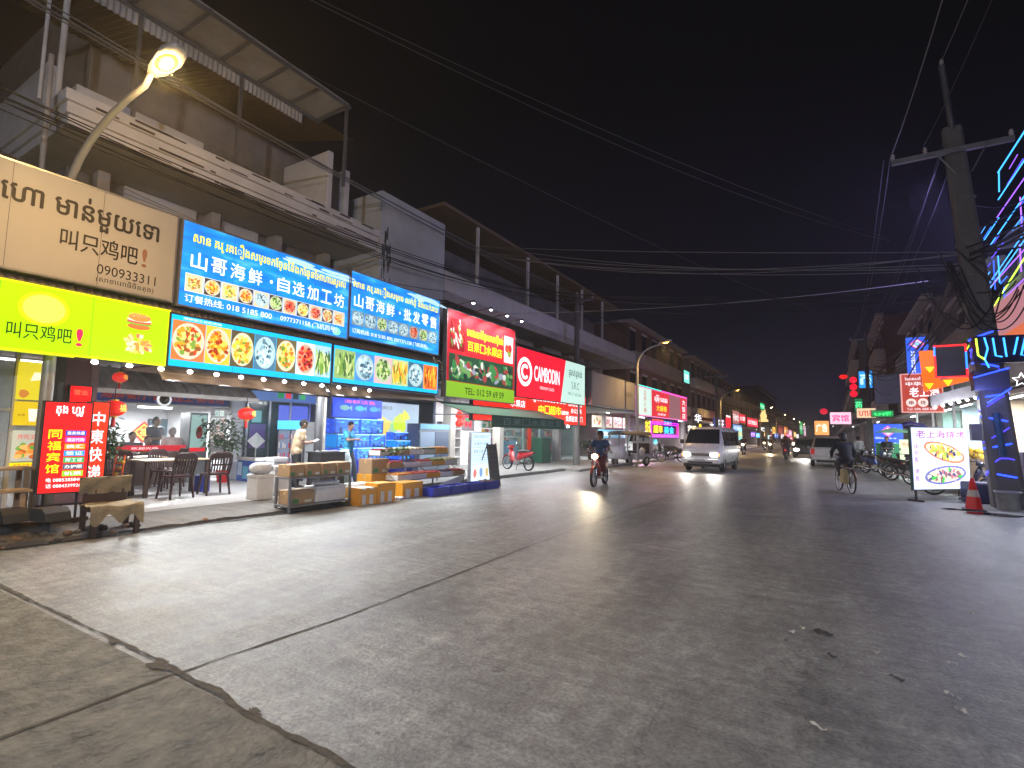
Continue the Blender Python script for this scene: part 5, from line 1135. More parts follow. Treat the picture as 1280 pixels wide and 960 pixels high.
mb = MB(); mb.box(-.5,.5,-.3,.3,0,1.25,mat(srgb(35,95,75),.5,noise=.1),.03); one('supply_cabinet', mb, 'dark green cabinet beside the red vertical banner', 'cabinet', None, (-12.6,23.6,.11), EAST)
for k in range(4):
    t = thing('menu_poster', ['food poster, leftmost of four above the tuk-tuk','food poster, second of four above the tuk-tuk','food poster, third of four above the tuk-tuk','food poster, rightmost of four above the tuk-tuk'][k], 'poster', (-12.9,31.0+k*1.9,2.05), EAST); mb = MB(); mb.box(0,1.6,0,.04,0,.75,glow(215,200,175,.75)); mb.build('board', t); mb = MB()
    for i in range(14): poly_disc(mb,.25+1.1*rnd.random(),.2+.4*rnd.random(),.16,.09,glow(*[(150,120,70),(190,90,60),(110,130,80),(230,200,160)][i%4],.7),-.004-.0005*i,8,.4)
    mb.flat('print', t)
board('pale blue shop strip with white oval behind the tuk-tuk', 31.5, 6.6, 1.35, .55, (110,185,215), .8, '洗衣 · 超市', X=-12.7, grp=None)
# ------------------------------------------------------------------ goods set out on the left
t = thing('steel_rack', 'two tier steel rack table at the kerb carrying four cartons', 'rack', (-8.84,7.0,0), EAST)
for z in (.11,.63): mb = MB(); mb.box(-.74,.74,-.23,.23,z,z+.035,STEEL,.006); mb.build('shelf', t)
for x in (-.71,.71):
    for y in (-.20,.20): mb = MB(); mb.box(x-.02,x+.02,y-.02,y+.02,0,.629,STEEL); mb.build('leg', t)
def carton(label, x, y, z, l, w, h, rz=0, m=None, tape=True, name='carton', cat='box', grp=None, stamps=True):
    t = thing(name, label, cat, (x,y,z), rz, grp); mb = MB(); mb.box(-l/2,l/2,-w/2,w/2,0,h,m or CARD,.008); mb.build('box', t)
    if tape: mb = MB(); mb.box(-l/2-.003,l/2+.003,-.03,.03,h*.72,h+.003,mat(srgb(195,165,115),.35)); mb.build('tape', t)
    if stamps:
        mb = MB(); rect(mb,-l*.42,-l*.15,h*.1,h*.4,mat(srgb(60,120,70),.6),-w/2-.003); rect(mb,l*.1,l*.4,h*.1,h*.3,mat(srgb(190,195,185),.6),-w/2-.003); mb.flat('print', t)
    return t
for k, lb in enumerate(('brown carton with pale side flap, leftmost on the steel rack','brown carton, second from the left on the steel rack','brown carton, third from the left on the steel rack','brown carton, rightmost on the steel rack')):
    carton(lb, -8.86+.01*k, 6.46+k*.365, .667, .33, .36, .23+.01*(k%2), EAST)
carton('brown carton with red bag showing on the lower shelf of the steel rack', -8.86, 6.60, .147, .52, .36, .26, EAST)
def foam(label, x, y, z, l, w, h, rz=0, tapes=0, name='foam_box', grp=None, lidc=None):
    t = thing(name, label, 'box', (x,y,z), rz, grp); mb = MB(); mb.box(-l/2,l/2,-w/2,w/2,0,h*.86,FOAM,.015); mb.build('body', t); mb = MB(); mb.box(-l/2-.01,l/2+.01,-w/2-.01,w/2+.01,h*.862,h,lidc or FOAM,.015); mb.build('lid', t)
    if tapes:
        mb = MB(); e_ = .012
        mb.box(-l/2-e_,l/2+e_,-w/2-e_,w/2+e_,h*.60,h*.9,YELT); mb.box(-l/2-e_-.001,-l*.36,-w/2-e_-.001,w/2+e_,.0,h*1.004,YELT); mb.box(l*.36,l/2+e_+.001,-w/2-e_-.001,w/2+e_,.0,h*1.004,YELT); mb.box(-l*.1,l*.08,-w/2-e_-.002,w/2+e_,.02,h*1.006,YELT)
        if tapes > 1: mb.box(-l/2-e_,l/2+e_,-w/2-e_,w/2+e_,h*.9,h*1.008,YELT)
        mb.build('tape', t)
    return t
foam('white foam box with a plastic bag on its lid, lower shelf of the steel rack', -8.86, 7.28, .147, .72, .38, .30, EAST)
def bag(label, x, y, z, sx_, sy_, sz_, m=None, seed=1):
    q = random.Random(seed); mb = MB(); rings = []
    for i in range(9):
        a = pi*i/8; zz = (1-cos(a))/2*sz_; r_ = max(.05, sin(a)**.6); rings.append([(sx_*r_*cos(2*pi*j/14)*(1+.22*(q.random()-.5)), sy_*r_*sin(2*pi*j/14)*(1+.22*(q.random()-.5)), zz+.1*sz_*(q.random()-.5)*(0<i<8)) for j in range(14)])
    mb.ring(rings, m or mat((.68,.70,.72),.25,noise=.15,scale=12), True, True); return one('plastic_bag', mb, label, 'bag', None, (x,y,z))
bag('crumpled clear plastic bag on the foam box lid in the steel rack', -8.86, 7.28, .452, .18, .33, .09, None, 3)
foam('tall white foam box standing left of the steel rack', -9.95, 6.55, .15, .36, .36, .50, EAST); bag('bulging white plastic bag on the tall foam box', -9.95, 6.55, .652, .19, .24, .24, None, 4)
foam('second white foam box behind the steel rack', -10.35, 7.2, .15, .36, .36, .62, EAST); foam('white foam box stacked at the man in beige', -11.35, 7.85, .12, .34, .34, .78, EAST)
foam('yellow taped foam box at the kerb, left of the pair', -8.62, 8.02, .0, .46, .40, .36, EAST, 1); foam('fully yellow taped foam box at the kerb, right of the pair', -8.60, 8.55, .0, .48, .40, .42, EAST-.06, 2)
foam('white foam box behind the yellow taped pair', -9.2, 8.5, .0, .5, .42, .38, EAST); 
carton('yellow and brown carton at the bottom of the stack by the fruit stall', -9.75, 9.45, .112, .62, .5, .40, EAST, YELT); carton('brown carton on top of the stack by the fruit stall', -9.75, 9.45, .515, .58, .46, .36, EAST)
foam('orange yellow box at the road edge in front of the fruit stall', -8.78, 9.55, .0, .68, .46, .36, EAST, 2); bag('heap of white and red plastic bags beside the orange yellow box', -9.25, 9.05, .0, .28, .33, .36, mat((.55,.50,.48),.35,noise=.4,scale=9), 6)
mb = MB(); mb.box(-.12,.12,-.14,.14,0,.06,FOAM,.01); one('foam_tray', mb, 'white foam tray lying on the road before the plastic bag heap', 'tray', None, (-8.55,9.05,.0), .4)
# stall with three shelves
t = thing('fruit_stall', 'three tier fruit stall with trays along the road edge', 'stall', (-9.55,11.0,0), EAST)
tiers = ((.92,.38,.80),(.62,.05,.46),(.33,-.25,.16))
for z, y0, _ in tiers: mb = MB(); mb.box(-1.4,1.4,y0-.22,y0+.22,z,z+.025,STEEL); mb.build('shelf', t)
for x in (-1.38,0,1.38): mb = MB(); mb.box(x-.015,x+.015,.56,.59,0,1.0,STEEL); mb.box(x-.015,x+.015,-.42,-.39,0,.33,STEEL); mb.tube([(x,-.40,.33),(x,.57,.95)],.013,STEEL,6); mb.build('frame', t)
tn = 0
FRU = [((170,40,50),.035),((60,75,50),.04),((190,60,70),.035),((120,140,70),.05),((215,140,50),.045),((70,50,80),.03),((200,190,150),.05),((200,80,60),.045)]
for ti_, (z, y0, _) in enumerate(tiers):
    for k in range(5):
        x = -1.12+k*.56; f_t = thing('fruit_tray', ['top','middle','lowest'][ti_]+' tier fruit tray, '+['leftmost','second from the left','middle one','second from the right','rightmost'][k]+' on the three tier stall', 'tray', (-9.55-y0, 11.0+x, z+.027), EAST, 'fruit trays on the stall')
        mb = MB(); m_ = [FOAM, CARD, FOAM, WHITEW, YELT][(k+ti_)%5]
        mb.box(-.26,.26,-.2,-.185,0,.12,m_); mb.box(-.26,.26,.185,.2,0,.12,m_); mb.box(-.26,-.245,-.184,.184,0,.12,m_); mb.box(.245,.26,-.184,.184,0,.12,m_); mb.box(-.244,.244,-.184,.184,0,.02,m_); mb.build('tray', f_t)
        mb = MB(); c, r_ = FRU[(k*3+ti_*2)%8]
        for a in range(7):
            for b_ in range(5): mb.ell((-.21+.07*a+rnd.gauss(0,.008), -.15+.075*b_+rnd.gauss(0,.008), .10+r_*.7+rnd.random()*.02), (r_,r_,r_*.9), mat(srgb(*c),.35,noise=.2), 7, 5)
        o = mb.build('fruit', f_t); o['kind'] = 'stuff'
mb = MB(); mb.prism([(0,0),(.9,0),(1.25,.34),(.15,.14)], -.01, .01, mat((.55,.56,.60),.4), 'xz'); one('plastic_sheet', mb, 'pale plastic sheet leaning against the lowest stall tier', 'sheet', None, (-8.98,11.0,.05), EAST)
q_ = [[0]]
for k in range(4):
    t = thing('plastic_crate', ['dark blue crate, leftmost of the row before the fruit stall','dark blue crate, second of the row before the fruit stall','dark blue crate, third of the row before the fruit stall','dark blue crate under the white price board, with produce'][k], 'crate', (-8.42+.02*k,10.25+k*.72,.0), EAST, 'blue crates along the road edge'); mb = MB()
    for (a,b_,c,d) in ((-.34,.34,-.2,-.18),(-.34,.34,.18,.2),(-.34,-.32,-.179,.179),(.32,.34,-.179,.179)): mb.box(a,b_,c,d,.0,.21,BLUEP)
    for z in (.03,.08,.13,.18): mb.box(-.345,.345,-.207,-.2001,z,z+.022,BLUEP)
    for x in [-.33+.066*j for j in range(11)]: mb.box(x,x+.012,-.209,-.2072,.0,.21,BLUEP)
    mb.box(-.32,.32,-.179,.179,.0,.015,BLUEP); mb.build('basket', t)
    if k == 3: mb = MB(); [mb.ell((-.25+.5*rnd.random(),-.12+.24*rnd.random(),.2),(.06,.05,.05),mat(srgb(120,90,90),.5),8,6) for _ in range(12)]; mb.build('produce', t)
mb = MB()
for i in range(60): leaf(mb, (.28*(rnd.random()-.5)*2,.15*(rnd.random()-.5)*2,.05+.2*rnd.random()), (rnd.gauss(0,1),rnd.gauss(0,1),.5), .16, .04, LEAF[2])
o = mb.flat('leaf_greens'); tag(o, 'bunch of green leaves behind the orange yellow box', 'greens'); o.location = (-9.45,9.75,.90)
# white price board and black chalkboard
t = thing('price_board', 'white lit upright price board with faint grey writing between fruit stall and chalkboard', 'sign', (-8.62,11.98,.08), EAST); mb = MB(); mb.box(0,1.0,.0,.10,0,1.50,ALU); mb.build('casing', t); mb = MB(); rect(mb,.02,.98,.02,1.48,glow(205,228,245,1.05),-.004); mb.flat('panel', t)
mb = MB(); gy = glow(120,150,185,.8)
for z, tx in ((1.32,'新鲜水果批发'),(1.12,'水果捞·鲜榨'),(.90,'果盘 礼盒 外卖')): put_text(mb, tx, .12,.88,z,z+.1,gy,-.007)
for z in (1.26,1.06,.84,.76,.70): rect(mb,.08,.92,z,z+.008,gy,-.006)
for k in range(3): rect(mb,.08+k*.3,.34+k*.3,.12,.56,glow(225,235,240),-.006); poly_disc(mb,.21+k*.3,.34,.08,.14,glow(*[(225,130,110),(130,170,220),(215,190,120)][k],.9),-.0075,9,.3)
mb.flat('print', t)
t = thing('chalkboard', 'black A-frame chalkboard leaning beside the white price board', 'sign', (-8.28,12.55,0), EAST+.12); mb = MB(); mb.M = Matrix.Rotation(-.14,4,'X'); mb.box(0,.62,0,.025,.18,1.24,mat((.03,.033,.045),.6,noise=.25)); mb.build('board', t)
for x in (.03,.59):
    mb = MB(); mb.M = Matrix.Rotation(-.14,4,'X'); mb.box(x-.02,x+.02,-.004,.029,0,1.27,DWOOD); mb.build('front_leg', t); mb = MB(); mb.tube([(x,.19,1.2),(x,.62,0)],.016,DWOOD,6); mb.build('rear_leg', t)
mb = MB(); mb.M = Matrix.Rotation(-.14,4,'X')
for k in range(6): put_text(mb,'今日特价水果',.1,.5,.35+.13*k,.42+.13*k,mat(srgb(95,100,120),.8),-.003)
mb.flat('chalk_writing', t)
# counter beside the man
t = thing('counter', 'small dark counter with papers beside the man in beige', 'counter', (-11.0,9.0,.11)); mb = MB(); mb.box(-.25,.25,-.35,.4,0,.88,mat((.035,.035,.04),.5)); mb.build('body', t); mb = MB(); mb.box(-.28,.28,-.38,.43,.883,.91,mat((.08,.08,.085),.4)); mb.build('top', t); mb = MB(); [mb.box(-.2+.12*k,-.02+.12*k,-.3+.2*k,-.1+.2*k,.912+.012*k,.922+.012*k,WHITEW) for k in range(3)]; mb.build('papers', t)
bag('large pale plastic bag right of the small dark counter', -11.2, 9.75, .11, .2, .22, .95, mat((.5,.62,.62),.2,noise=.2), 8)

# ------------------------------------------------------------------ people
SKIN = mat((.23,.125,.08), .5, noise=.06, scale=12)
def remeshed(prims, vox, m, name, parent, smooth=2):
    """one closed skin grown round joints (capsules and ellipsoids)"""
    mb = MB()
    for p in prims:
        if p[0] == 'c':
            _, a, b_, ra, rb = p; mb.tube([a, b_], [ra, rb], m, 10); mb.ell(a, (ra,)*3, m, 10, 8); mb.ell(b_, (rb,)*3, m, 10, 8)
        else: mb.ell(p[1], p[2], m, 14, 10)
    me = mb.mesh(); o = bpy.data.objects.new('tmp', me); COL.objects.link(o)
    r_ = o.modifiers.new('r', 'REMESH'); r_.mode = 'VOXEL'; r_.voxel_size = vox
    s_ = o.modifiers.new('s', 'SMOOTH'); s_.iterations = smooth; s_.factor = .5
    dg = bpy.context.evaluated_depsgraph_get(); n = bpy.data.meshes.new_from_object(o.evaluated_get(dg)); bpy.data.objects.remove(o)
    n.materials.clear(); n.materials.append(m)
    for f in n.polygons: f.use_smooth = True
    b = bpy.data.objects.new(name, n); COL.objects.link(b)
    if parent: b.parent = parent
    return b
def L3(a, b_, t): return tuple(a[i]+(b_[i]-a[i])*t for i in range(3))
def person(label, loc, rz, J, shirt, trousers, shoes, hair=None, detail=1, group=None, sleeve=.5, skirt=False, cap=None, scale=1.0):
    """J: joint positions in the person's own frame (facing +y): hip, chest, neck, head, sh/el/wr/hand/hp/kn/an/toe l and r"""
    t = thing('person', label, 'person', loc, rz, group); t.scale = (scale,)*3
    hd = Vector(J['head']); look = Vector(J.get('look', (0,1,0))).normalized()
    side = look.cross(Vector((0,0,1))).normalized(); upv = side.cross(look)
    P = lambda x, y, z: tuple(hd+side*x+look*y+upv*z)
    body = [('e', J['head'], (.078,.092,.112)), ('c', J['neck'], L3(J['neck'],J['head'],.7), .055, .05), ('c', P(0,.045,-.06), P(0,.05,-.085), .045, .035),
            ('c', P(0,.088,.01), P(0,.108,-.022), .012, .016), ('e', P(.08,-.005,-.005), (.014,.02,.032)), ('e', P(-.08,-.005,-.005), (.014,.02,.032)), ('c', P(-.02,.087,-.05), P(.02,.087,-.05), .011, .011), ('c', P(-.035,.082,.03), P(.035,.082,.03), .013, .013)]
    ch_, hp = J['chest'], J['hip']
    body += [('c', hp, ch_, .12, .13), ('c', J['shl'], J['shr'], .062, .062), ('c', ch_, J['neck'], .10, .05), ('c', J['hpl'], J['hpr'], .095, .095)]
    for s in 'lr':
        body += [('c', J['sh'+s], J['el'+s], .050, .040), ('c', J['el'+s], J['wr'+s], .040, .027), ('c', J['hp'+s], J['kn'+s], .085, .058), ('c', J['kn'+s], J['an'+s], .056, .038), ('c', J['an'+s], J['toe'+s], .042, .032)]
        w, h = Vector(J['wr'+s]), Vector(J['hand'+s]); d = (h-w); d = d.normalized() if d.length > .01 else Vector((0,1,0))
        lat = d.cross(Vector((0,0,1))); lat = lat.normalized() if lat.length > .05 else Vector((1,0,0)); nrm = lat.cross(d)
        body += [('c', tuple(w), tuple(w+d*.075), .03, .036)]
        for q in range(4):
            b0 = w+d*.085+lat*(-.027+.018*q); L_ = (.062,.075,.07,.052)[q]; m1 = b0+d*L_*.55-nrm*.006; m2 = m1+d*L_*.4-nrm*.03
            body += [('c', tuple(b0), tuple(m1), .010, .009), ('c', tuple(m1), tuple(m2), .009, .008)]
        th = w+d*.03+lat*.03*(1 if s == 'l' else -1); body += [('c', tuple(th), tuple(th+d*.045+lat*.025*(1 if s == 'l' else -1)-nrm*.02), .012, .009)]
    remeshed(body, .0105 if detail else .022, SKIN, 'body', t)
    sh_ = [('c', (hp[0],hp[1],hp[2]+.0), ch_, .140, .152), ('c', J['shl'], J['shr'], .078, .078), ('c', ch_, L3(ch_,J['neck'],.72), .13, .075), ('e', L3(hp,ch_,.5), (.175,.125,.2)), ('e', ch_, (.195,.130,.16)), ('c', J['hpl'], J['hpr'], .112, .112)]
    for s in 'lr':
        e = J['el'+s]
        if sleeve <= 1: sh_ += [('c', J['sh'+s], L3(J['sh'+s], e, sleeve), .070, .064)]
        else: sh_ += [('c', J['sh'+s], e, .068, .056), ('c', e, L3(e, J['wr'+s], .92), .056, .042)]
    remeshed(sh_, .016 if detail else .024, shirt, 'shirt', t, 4)
    tr_ = [('c', J['hpl'], J['hpr'], .106, .106)]
    for s in 'lr':
        tr_ += [('c', J['hp'+s], J['kn'+s], .104, .078), ('c', J['kn'+s], L3(J['kn'+s], J['an'+s], .86), .078, .064)]
    remeshed(tr_, .016 if detail else .024, trousers, 'trousers', t, 3)
    for s in 'lr': remeshed([('c', J['an'+s], J['toe'+s], .052, .044), ('e', J['toe'+s], (.048,.06,.04))], .014, shoes, 'shoe', t, 2)
    if cap is None:
        mb = MB(); hb = [('e', P(0,-.018,.028), (.086,.094,.098)), ('e', P(0,-.045,-.01), (.08,.07,.09))]
        remeshed(hb, .012 if detail else .02, hair or mat((.010,.009,.009),.95,noise=.1,spec=.1), 'hair', t, 1)
    else: remeshed([('e', P(0,-.022,.055), (.112,.122,.105)), ('e', P(0,-.055,-.01), (.106,.09,.11))], .014, cap, 'helmet', t, 2)
    mb = MB()
    for sx_ in (-.031,.031): mb.ell(P(sx_,.083,.012), (.010,.006,.007), mat((.02,.015,.012),.2,noise=0), 8, 6)
    mb.build('eyes', t)
    return t
def stand(dx=0, arms='down', lean=0., step=0.):
    z = .10
    J = dict(hip=(0,0,.95), chest=(0,.02+lean*.5,1.25), neck=(0,.02+lean*.8,1.42), head=(0,.05+lean,1.58), shl=(-.19,.01+lean*.7,1.37), shr=(.19,.01+lean*.7,1.37), hpl=(-.09,0,.90), hpr=(.09,0,.90),
             knl=(-.10,.03+step*.5,.49), knr=(.10,.03-step*.35,.49), anl=(-.11,step,.07), anr=(.11,-step,.07), toel=(-.12,.15+step,.035), toer=(.12,.15-step,.035))
    for s, k in (('l',-1),('r',1)):
        if arms == 'down': J['el'+s] = (k*.25,-.02,1.10); J['wr'+s] = (k*.26,.05,.86); J['hand'+s] = (k*.26,.10,.76)
        elif arms == 'read': J['el'+s] = (k*.24,.06,1.11); J['wr'+s] = (k*.10,.30,1.13); J['hand'+s] = (k*.05,.40,1.15)
        elif arms == 'walk': J['el'+s] = (k*.26,.02*k+.02,1.10); J['wr'+s] = (k*.24,.16*k+.08,.92); J['hand'+s] = (k*.24,.24*k+.10,.86)
    return J
BLK = mat((.02,.02,.022), .6, noise=.2); JEANS = mat((.10,.12,.16), .8, noise=.25)
J = stand(arms='read', lean=.10); J['look'] = (0,.8,-.6)
person('man in a beige T-shirt reading a paper at the small dark counter', (-11.3,8.35,.12), -.35, J, mat(srgb(205,180,145), .8, noise=.12), BLK, BLK, sleeve=.55)
mb = MB(); mb.box(-.12,.12,-.08,.08,0,.006,mat((.8,.8,.82),.6)); o = one('paper_sheet', mb, 'white paper in the hands of the man in beige', 'paper', None, (-11.15,8.78,1.29), -.35); o.rotation_euler = (.5,0,-.35)
J = stand(arms='walk', step=.20); J['look'] = (.55,.8,-.35); J['elr'] = (.32,.12,1.20); J['wrr'] = (.36,.38,1.22); J['handr'] = (.36,.46,1.22)
person('man in a blue polo shirt and grey trousers walking before the fish tanks', (-11.3,9.98,.11), -1.15, J, mat(srgb(40,135,175), .8, noise=.12), JEANS, BLK, sleeve=.6)
# kitchen staff and guests behind the counter
J = stand(arms='read')
person('cook in dark clothes working behind the counter, right of the diamond charm', (-15.3,6.95,.15), WEST+.4, J, mat(srgb(45,45,60),.8), BLK, BLK, detail=0)
person('woman in a white top behind the counter near the glass fridge', (-15.0,7.62,.15), EAST+.8, J, mat(srgb(215,215,220),.8), BLK, BLK, detail=0, sleeve=.6)
J2 = stand(arms='down')
person('guest in a dark grey shirt behind the red counter strip, leftmost', (-15.1,6.35,-.25), WEST, J2, mat(srgb(60,65,80),.8), BLK, BLK, detail=0)
person('short guest in blue beside the leftmost guest behind the counter', (-15.2,6.75,-.35), WEST, J2, mat(srgb(50,70,120),.8), BLK, BLK, detail=0)
person('person in a pale patterned top standing at the counter, seen from behind', (-14.75,7.15,-.12), EAST, J2, mat(srgb(190,170,165),.8,noise=.5,scale=25), BLK, BLK, detail=0, hair=mat(srgb(150,140,135),.6))
# ------------------------------------------------------------------ vehicles
TYRE = mat((.018,.018,.019), .8, noise=.15); RIM = mat((.45,.46,.47), .35, .9, noise=.08); CHROME = mat((.6,.6,.6), .2, 1., noise=.05)
HEAD = glow(255,252,240,60); TAIL = glow(235,25,20,1.6); AMB = glow(255,160,60,2.5)
def wheel(parent, x, y, R, w, name='wheel', spokes=0, axis='x'):
    mb = MB(); r0 = R-w*.55 if spokes else R*.62
    prof = [(r0,-w/2),(R-w*.18,-w/2),(R,-w*.3),(R,w*.3),(R-w*.18,w/2),(r0,w/2)]
    rings = []
    n = 22
    for r_, q in prof+[prof[0]]: rings.append([(q+x, y+r_*cos(2*pi*j/n), R+r_*sin(2*pi*j/n)) for j in range(n)])
    mb.ring(rings, TYRE, True, False); wh = mb.build(name, parent)
    mb = MB()
    if spokes:
        rr = []
        for r_, q in ((r0+.004,-.012),(r0+.004,.012),(r0-.014,.012),(r0-.014,-.012),(r0+.004,-.012)): rr.append([(q+x, y+r_*cos(2*pi*j/n), R+r_*sin(2*pi*j/n)) for j in range(n)])
        mb.ring(rr, RIM, True, False); mb.M = Matrix.Translation((x,y,R)); mb.lathe([(.0,-.04),(.03,-.035),(.03,.035),(.0,.04)], RIM, (0,0,0), 10, 'x')
        for k in range(spokes): a = 2*pi*k/spokes; mb.tube([(.02*(-1)**k, .028*cos(a+.4), .028*sin(a+.4)),(0,(r0-.01)*cos(a),(r0-.01)*sin(a))], .0035, RIM, 4, False)
    else:
        mb.M = Matrix.Translation((x,y,R)); s = 1 if x > 0 else -1
        mb.lathe([(r0,-w*.42*s),(r0*.94,w*.30*s),(r0*.75,w*.36*s),(r0*.3,w*.40*s),(.0,w*.40*s)], RIM, (0,0,0), 18, 'x')
    mb.build('rim', wh); return wh
def lerp4(q, u, v):
    a, b, c, d = map(Vector, q); return (a*(1-u)+b*u)*(1-v)+(d*(1-u)+c*u)*v
def pane(parent, q, u0, u1, v0, v1, m, off=.008, name='window', frame=None):
    """window sheet laid on a quad (corners a b c d run counter-clockwise from outside), a little proud of it"""
    a, b, c, d = map(Vector, q); n = (b-a).cross(d-a).normalized()
    P = [lerp4(q,u,v)+n*off for u, v in ((u0,v0),(u1,v0),(u1,v1),(u0,v1))]; I = [p-n*(off+.006) for p in P]
    mb = MB(); mb.add([tuple(p) for p in P+I], [(0,1,2,3),(4,7,6,5),(0,4,5,1),(1,5,6,2),(2,6,7,3),(3,7,4,0)], m); return mb.build(name, parent)
def hull(name, parent, st, m, seg=5):
    """body shell lofted through stations (y, zbottom, half width bottom, zwaist, half width waist, ztop, half width top)"""
    rings = []
    for (y, zb, wb, zm, wm, zt, wt) in st:
        pts = []
        h = [(wb*.86,zb),(wb,zb+.08*(zm-zb)+.02),(wm*1.005,zb+.55*(zm-zb)),(wm,zm),(wt+(wm-wt)*.15,zm+.86*(zt-zm)),(wt*.93,zt-.01*(zt-zm)),(wt*.6,zt)]
        pts = [(x,y,z) for x,z in h]+[(-x,y,z) for x,z in h[::-1]]; rings.append(pts)
    mb = MB(); mb.ring(rings, m, True, True, True); o = mb.build(name, parent)
    md = o.data
    for p in md.polygons: p.use_smooth = len(p.vertices) == 4
    return o
CARW = mat(srgb(228,232,228), .3, .0, noise=.04, coat=.6); CARS = mat((.50,.51,.52), .35, .3, noise=.05, coat=.5); CGLASS = mat((.015,.018,.02), .06, noise=0)
# white van coming towards the camera: its nose looks to -y
t = thing('van', 'white passenger van with headlights on, driving towards the viewer', 'van', (-4.93,24.0,0), -.035)
W_ = .84
hull('body', t, [(0,.42,.66,.78,.74,.98,.70),(.06,.36,.76,.80,.83,1.06,.78),(.30,.34,.82,.88,.85,1.22,.80),(.36,.34,.83,.92,.85,1.24,.81)], CARW)
hull('cabin', t, [(.365,.34,.83,.98,.85,1.20,.80),(.62,.34,.83,1.06,.85,1.515,.75),(.95,.34,.83,1.06,.85,1.925,.70),(1.4,.34,.83,1.06,.85,1.985,.70),(3.6,.34,.83,1.06,.85,1.98,.70),(4.35,.36,.80,1.06,.83,1.92,.68),(4.42,.45,.76,1.06,.78,1.75,.66)], CARW)
pane(t, [(-.79,.355,1.22),(.79,.355,1.22),(.68,.93,1.905),(-.68,.93,1.905)], .03,.97,.04,.93, CGLASS, .03, 'windscreen')
for s in (-1,1):
    for (y0, y1) in ((.85,1.55),(1.65,2.6),(2.7,3.6),(3.7,4.25)):
        a = (s*.852,y0,1.10); b_ = (s*.852,y1,1.10); c = (s*.735,y1,1.78); d = (s*.735,y0,1.78)
        pane(t, [a,b_,c,d] if s > 0 else [b_,a,d,c], .02,.98,.06,.98, CGLASS, .022)
    mb = MB(); mb.ring([[(s*(.36+.20*u),.0-.02+.03*u+k*.05,.70+.01*u),(s*(.36+.20*u),.0-.02+.03*u+k*.05,.84)] [::1] for u in (0,1) for k in (0,)], HEAD, False, False) if False else None
    mb = MB(); mb.box(s*.43, s*.71, -.014, .05, .69, .835, HEAD if True else None, .02); mb.build('headlight', t)
    mb = MB(); mb.box(s*.722, s*.80, .012, .08, .69, .83, AMB, .015); mb.build('indicator', t)
    mb = MB(); mb.box(s*.86, s*1.02, .55, .66, 1.22, 1.42, DARK, .03); mb.build('mirror', t)
    for y in (.92, 3.55): wheel(t, s*.74, y, .32, .2)
    light('SPOT', (-4.93+s*.55, 23.90, .78), 75, (1,.95,.85), .07, (radians(80),0,pi), 70, 'headlight_light')
mb = MB(); mb.box(-.38,.38,-.022,.03,.70,.82,DARK,.01); [mb.box(-.36,.36,-.026,-.0225,.715+.035*k,.727+.035*k,CHROME) for k in range(3)]; mb.build('grille', t)
mb = MB(); mb.box(-.80,.80,-.10,.10,.38,.58,CARW,.04); mb.build('bumper', t); mb = MB(); mb.box(-.52,.52,-.106,-.09,.40,.47,DARK); mb.build('air_intake', t)
mb = MB(); mb.box(-.24,.24,-.115,-.107,.475,.565,mat((.7,.7,.68),.5)); put_text(mb,'2AB 6482',-.2,.2,.495,.55,BLK,-.118); mb.build('number_plate', t)
for s in (-1,1): mb = MB(); mb.tube([(s*.15,.345,1.23),(s*.15-.45,.52,1.40)], .01, DARK, 5); mb.build('wiper', t)
mb = MB(); mb.box(-.78,.78,.2,4.3,.22,.345,DARK); mb.build('underbody', t)
# silver car seen from behind, driving away: its tail looks to -y
t = thing('car', 'silver grey estate car seen from behind, with dark rear window', 'car', (-.14,33.3,0), .03)
hull('body', t, [(0,.42,.74,.80,.84,.98,.80),(.08,.33,.82,.86,.90,1.03,.84),(1.0,.30,.86,.86,.91,1.0,.85),(3.2,.30,.86,.84,.91,.98,.84),(4.1,.34,.82,.74,.87,.86,.78),(4.4,.42,.72,.64,.78,.74,.66)], CARS)
hull('cabin', t, [(.12,.86,.84,.95,.84,1.04,.82),(.45,.86,.84,.95,.85,1.385,.70),(.85,.86,.84,.95,.85,1.66,.64),(2.1,.86,.84,.95,.85,1.68,.64),(2.9,.86,.84,.93,.85,1.30,.68),(3.3,.86,.82,.92,.82,.98,.76)], CARS)
pane(t, [(-.80,.13,1.04),(.80,.13,1.04),(.66,.62,1.58),(-.66,.62,1.58)], .06,.94,.03,.93, CGLASS, .03, 'rear_window')
for s in (-1,1):
    for (y0,y1) in ((.75,1.45),(1.52,2.5)):
        a = (s*.853,y0,1.0); b_ = (s*.853,y1,1.0); c = (s*.68,y1,1.56); d = (s*.68,y0,1.56); pane(t, [a,b_,c,d] if s>0 else [b_,a,d,c], .02,.98,.06,.95, CGLASS, .02)
    mb = MB(); mb.box(s*.66,s*.86,-.01,.12,.66,.98,mat(srgb(150,25,30),.25,0,.35,ecol=srgb(190,40,40)),.03); mb.build('tail_light', t); mb = MB(); mb.box(s*.885,s*1.03,2.55,2.68,.95,1.08,CARS,.03); mb.build('mirror', t)
    for y in (.85,3.5): wheel(t, s*.78, y, .33, .2)
mb = MB(); mb.box(-.85,.85,-.10,.12,.36,.62,CARS,.06); mb.build('bumper', t); mb = MB(); mb.box(-.24,.24,-.03,.0,.76,.87,WHITEW); put_text(mb,'2T 8814',-.2,.2,.785,.85,BLK,-.034); mb.build('number_plate', t); mb = MB(); mb.box(-.6,.6,-.075,.2,.25,.355,DARK); mb.build('underbody', t)
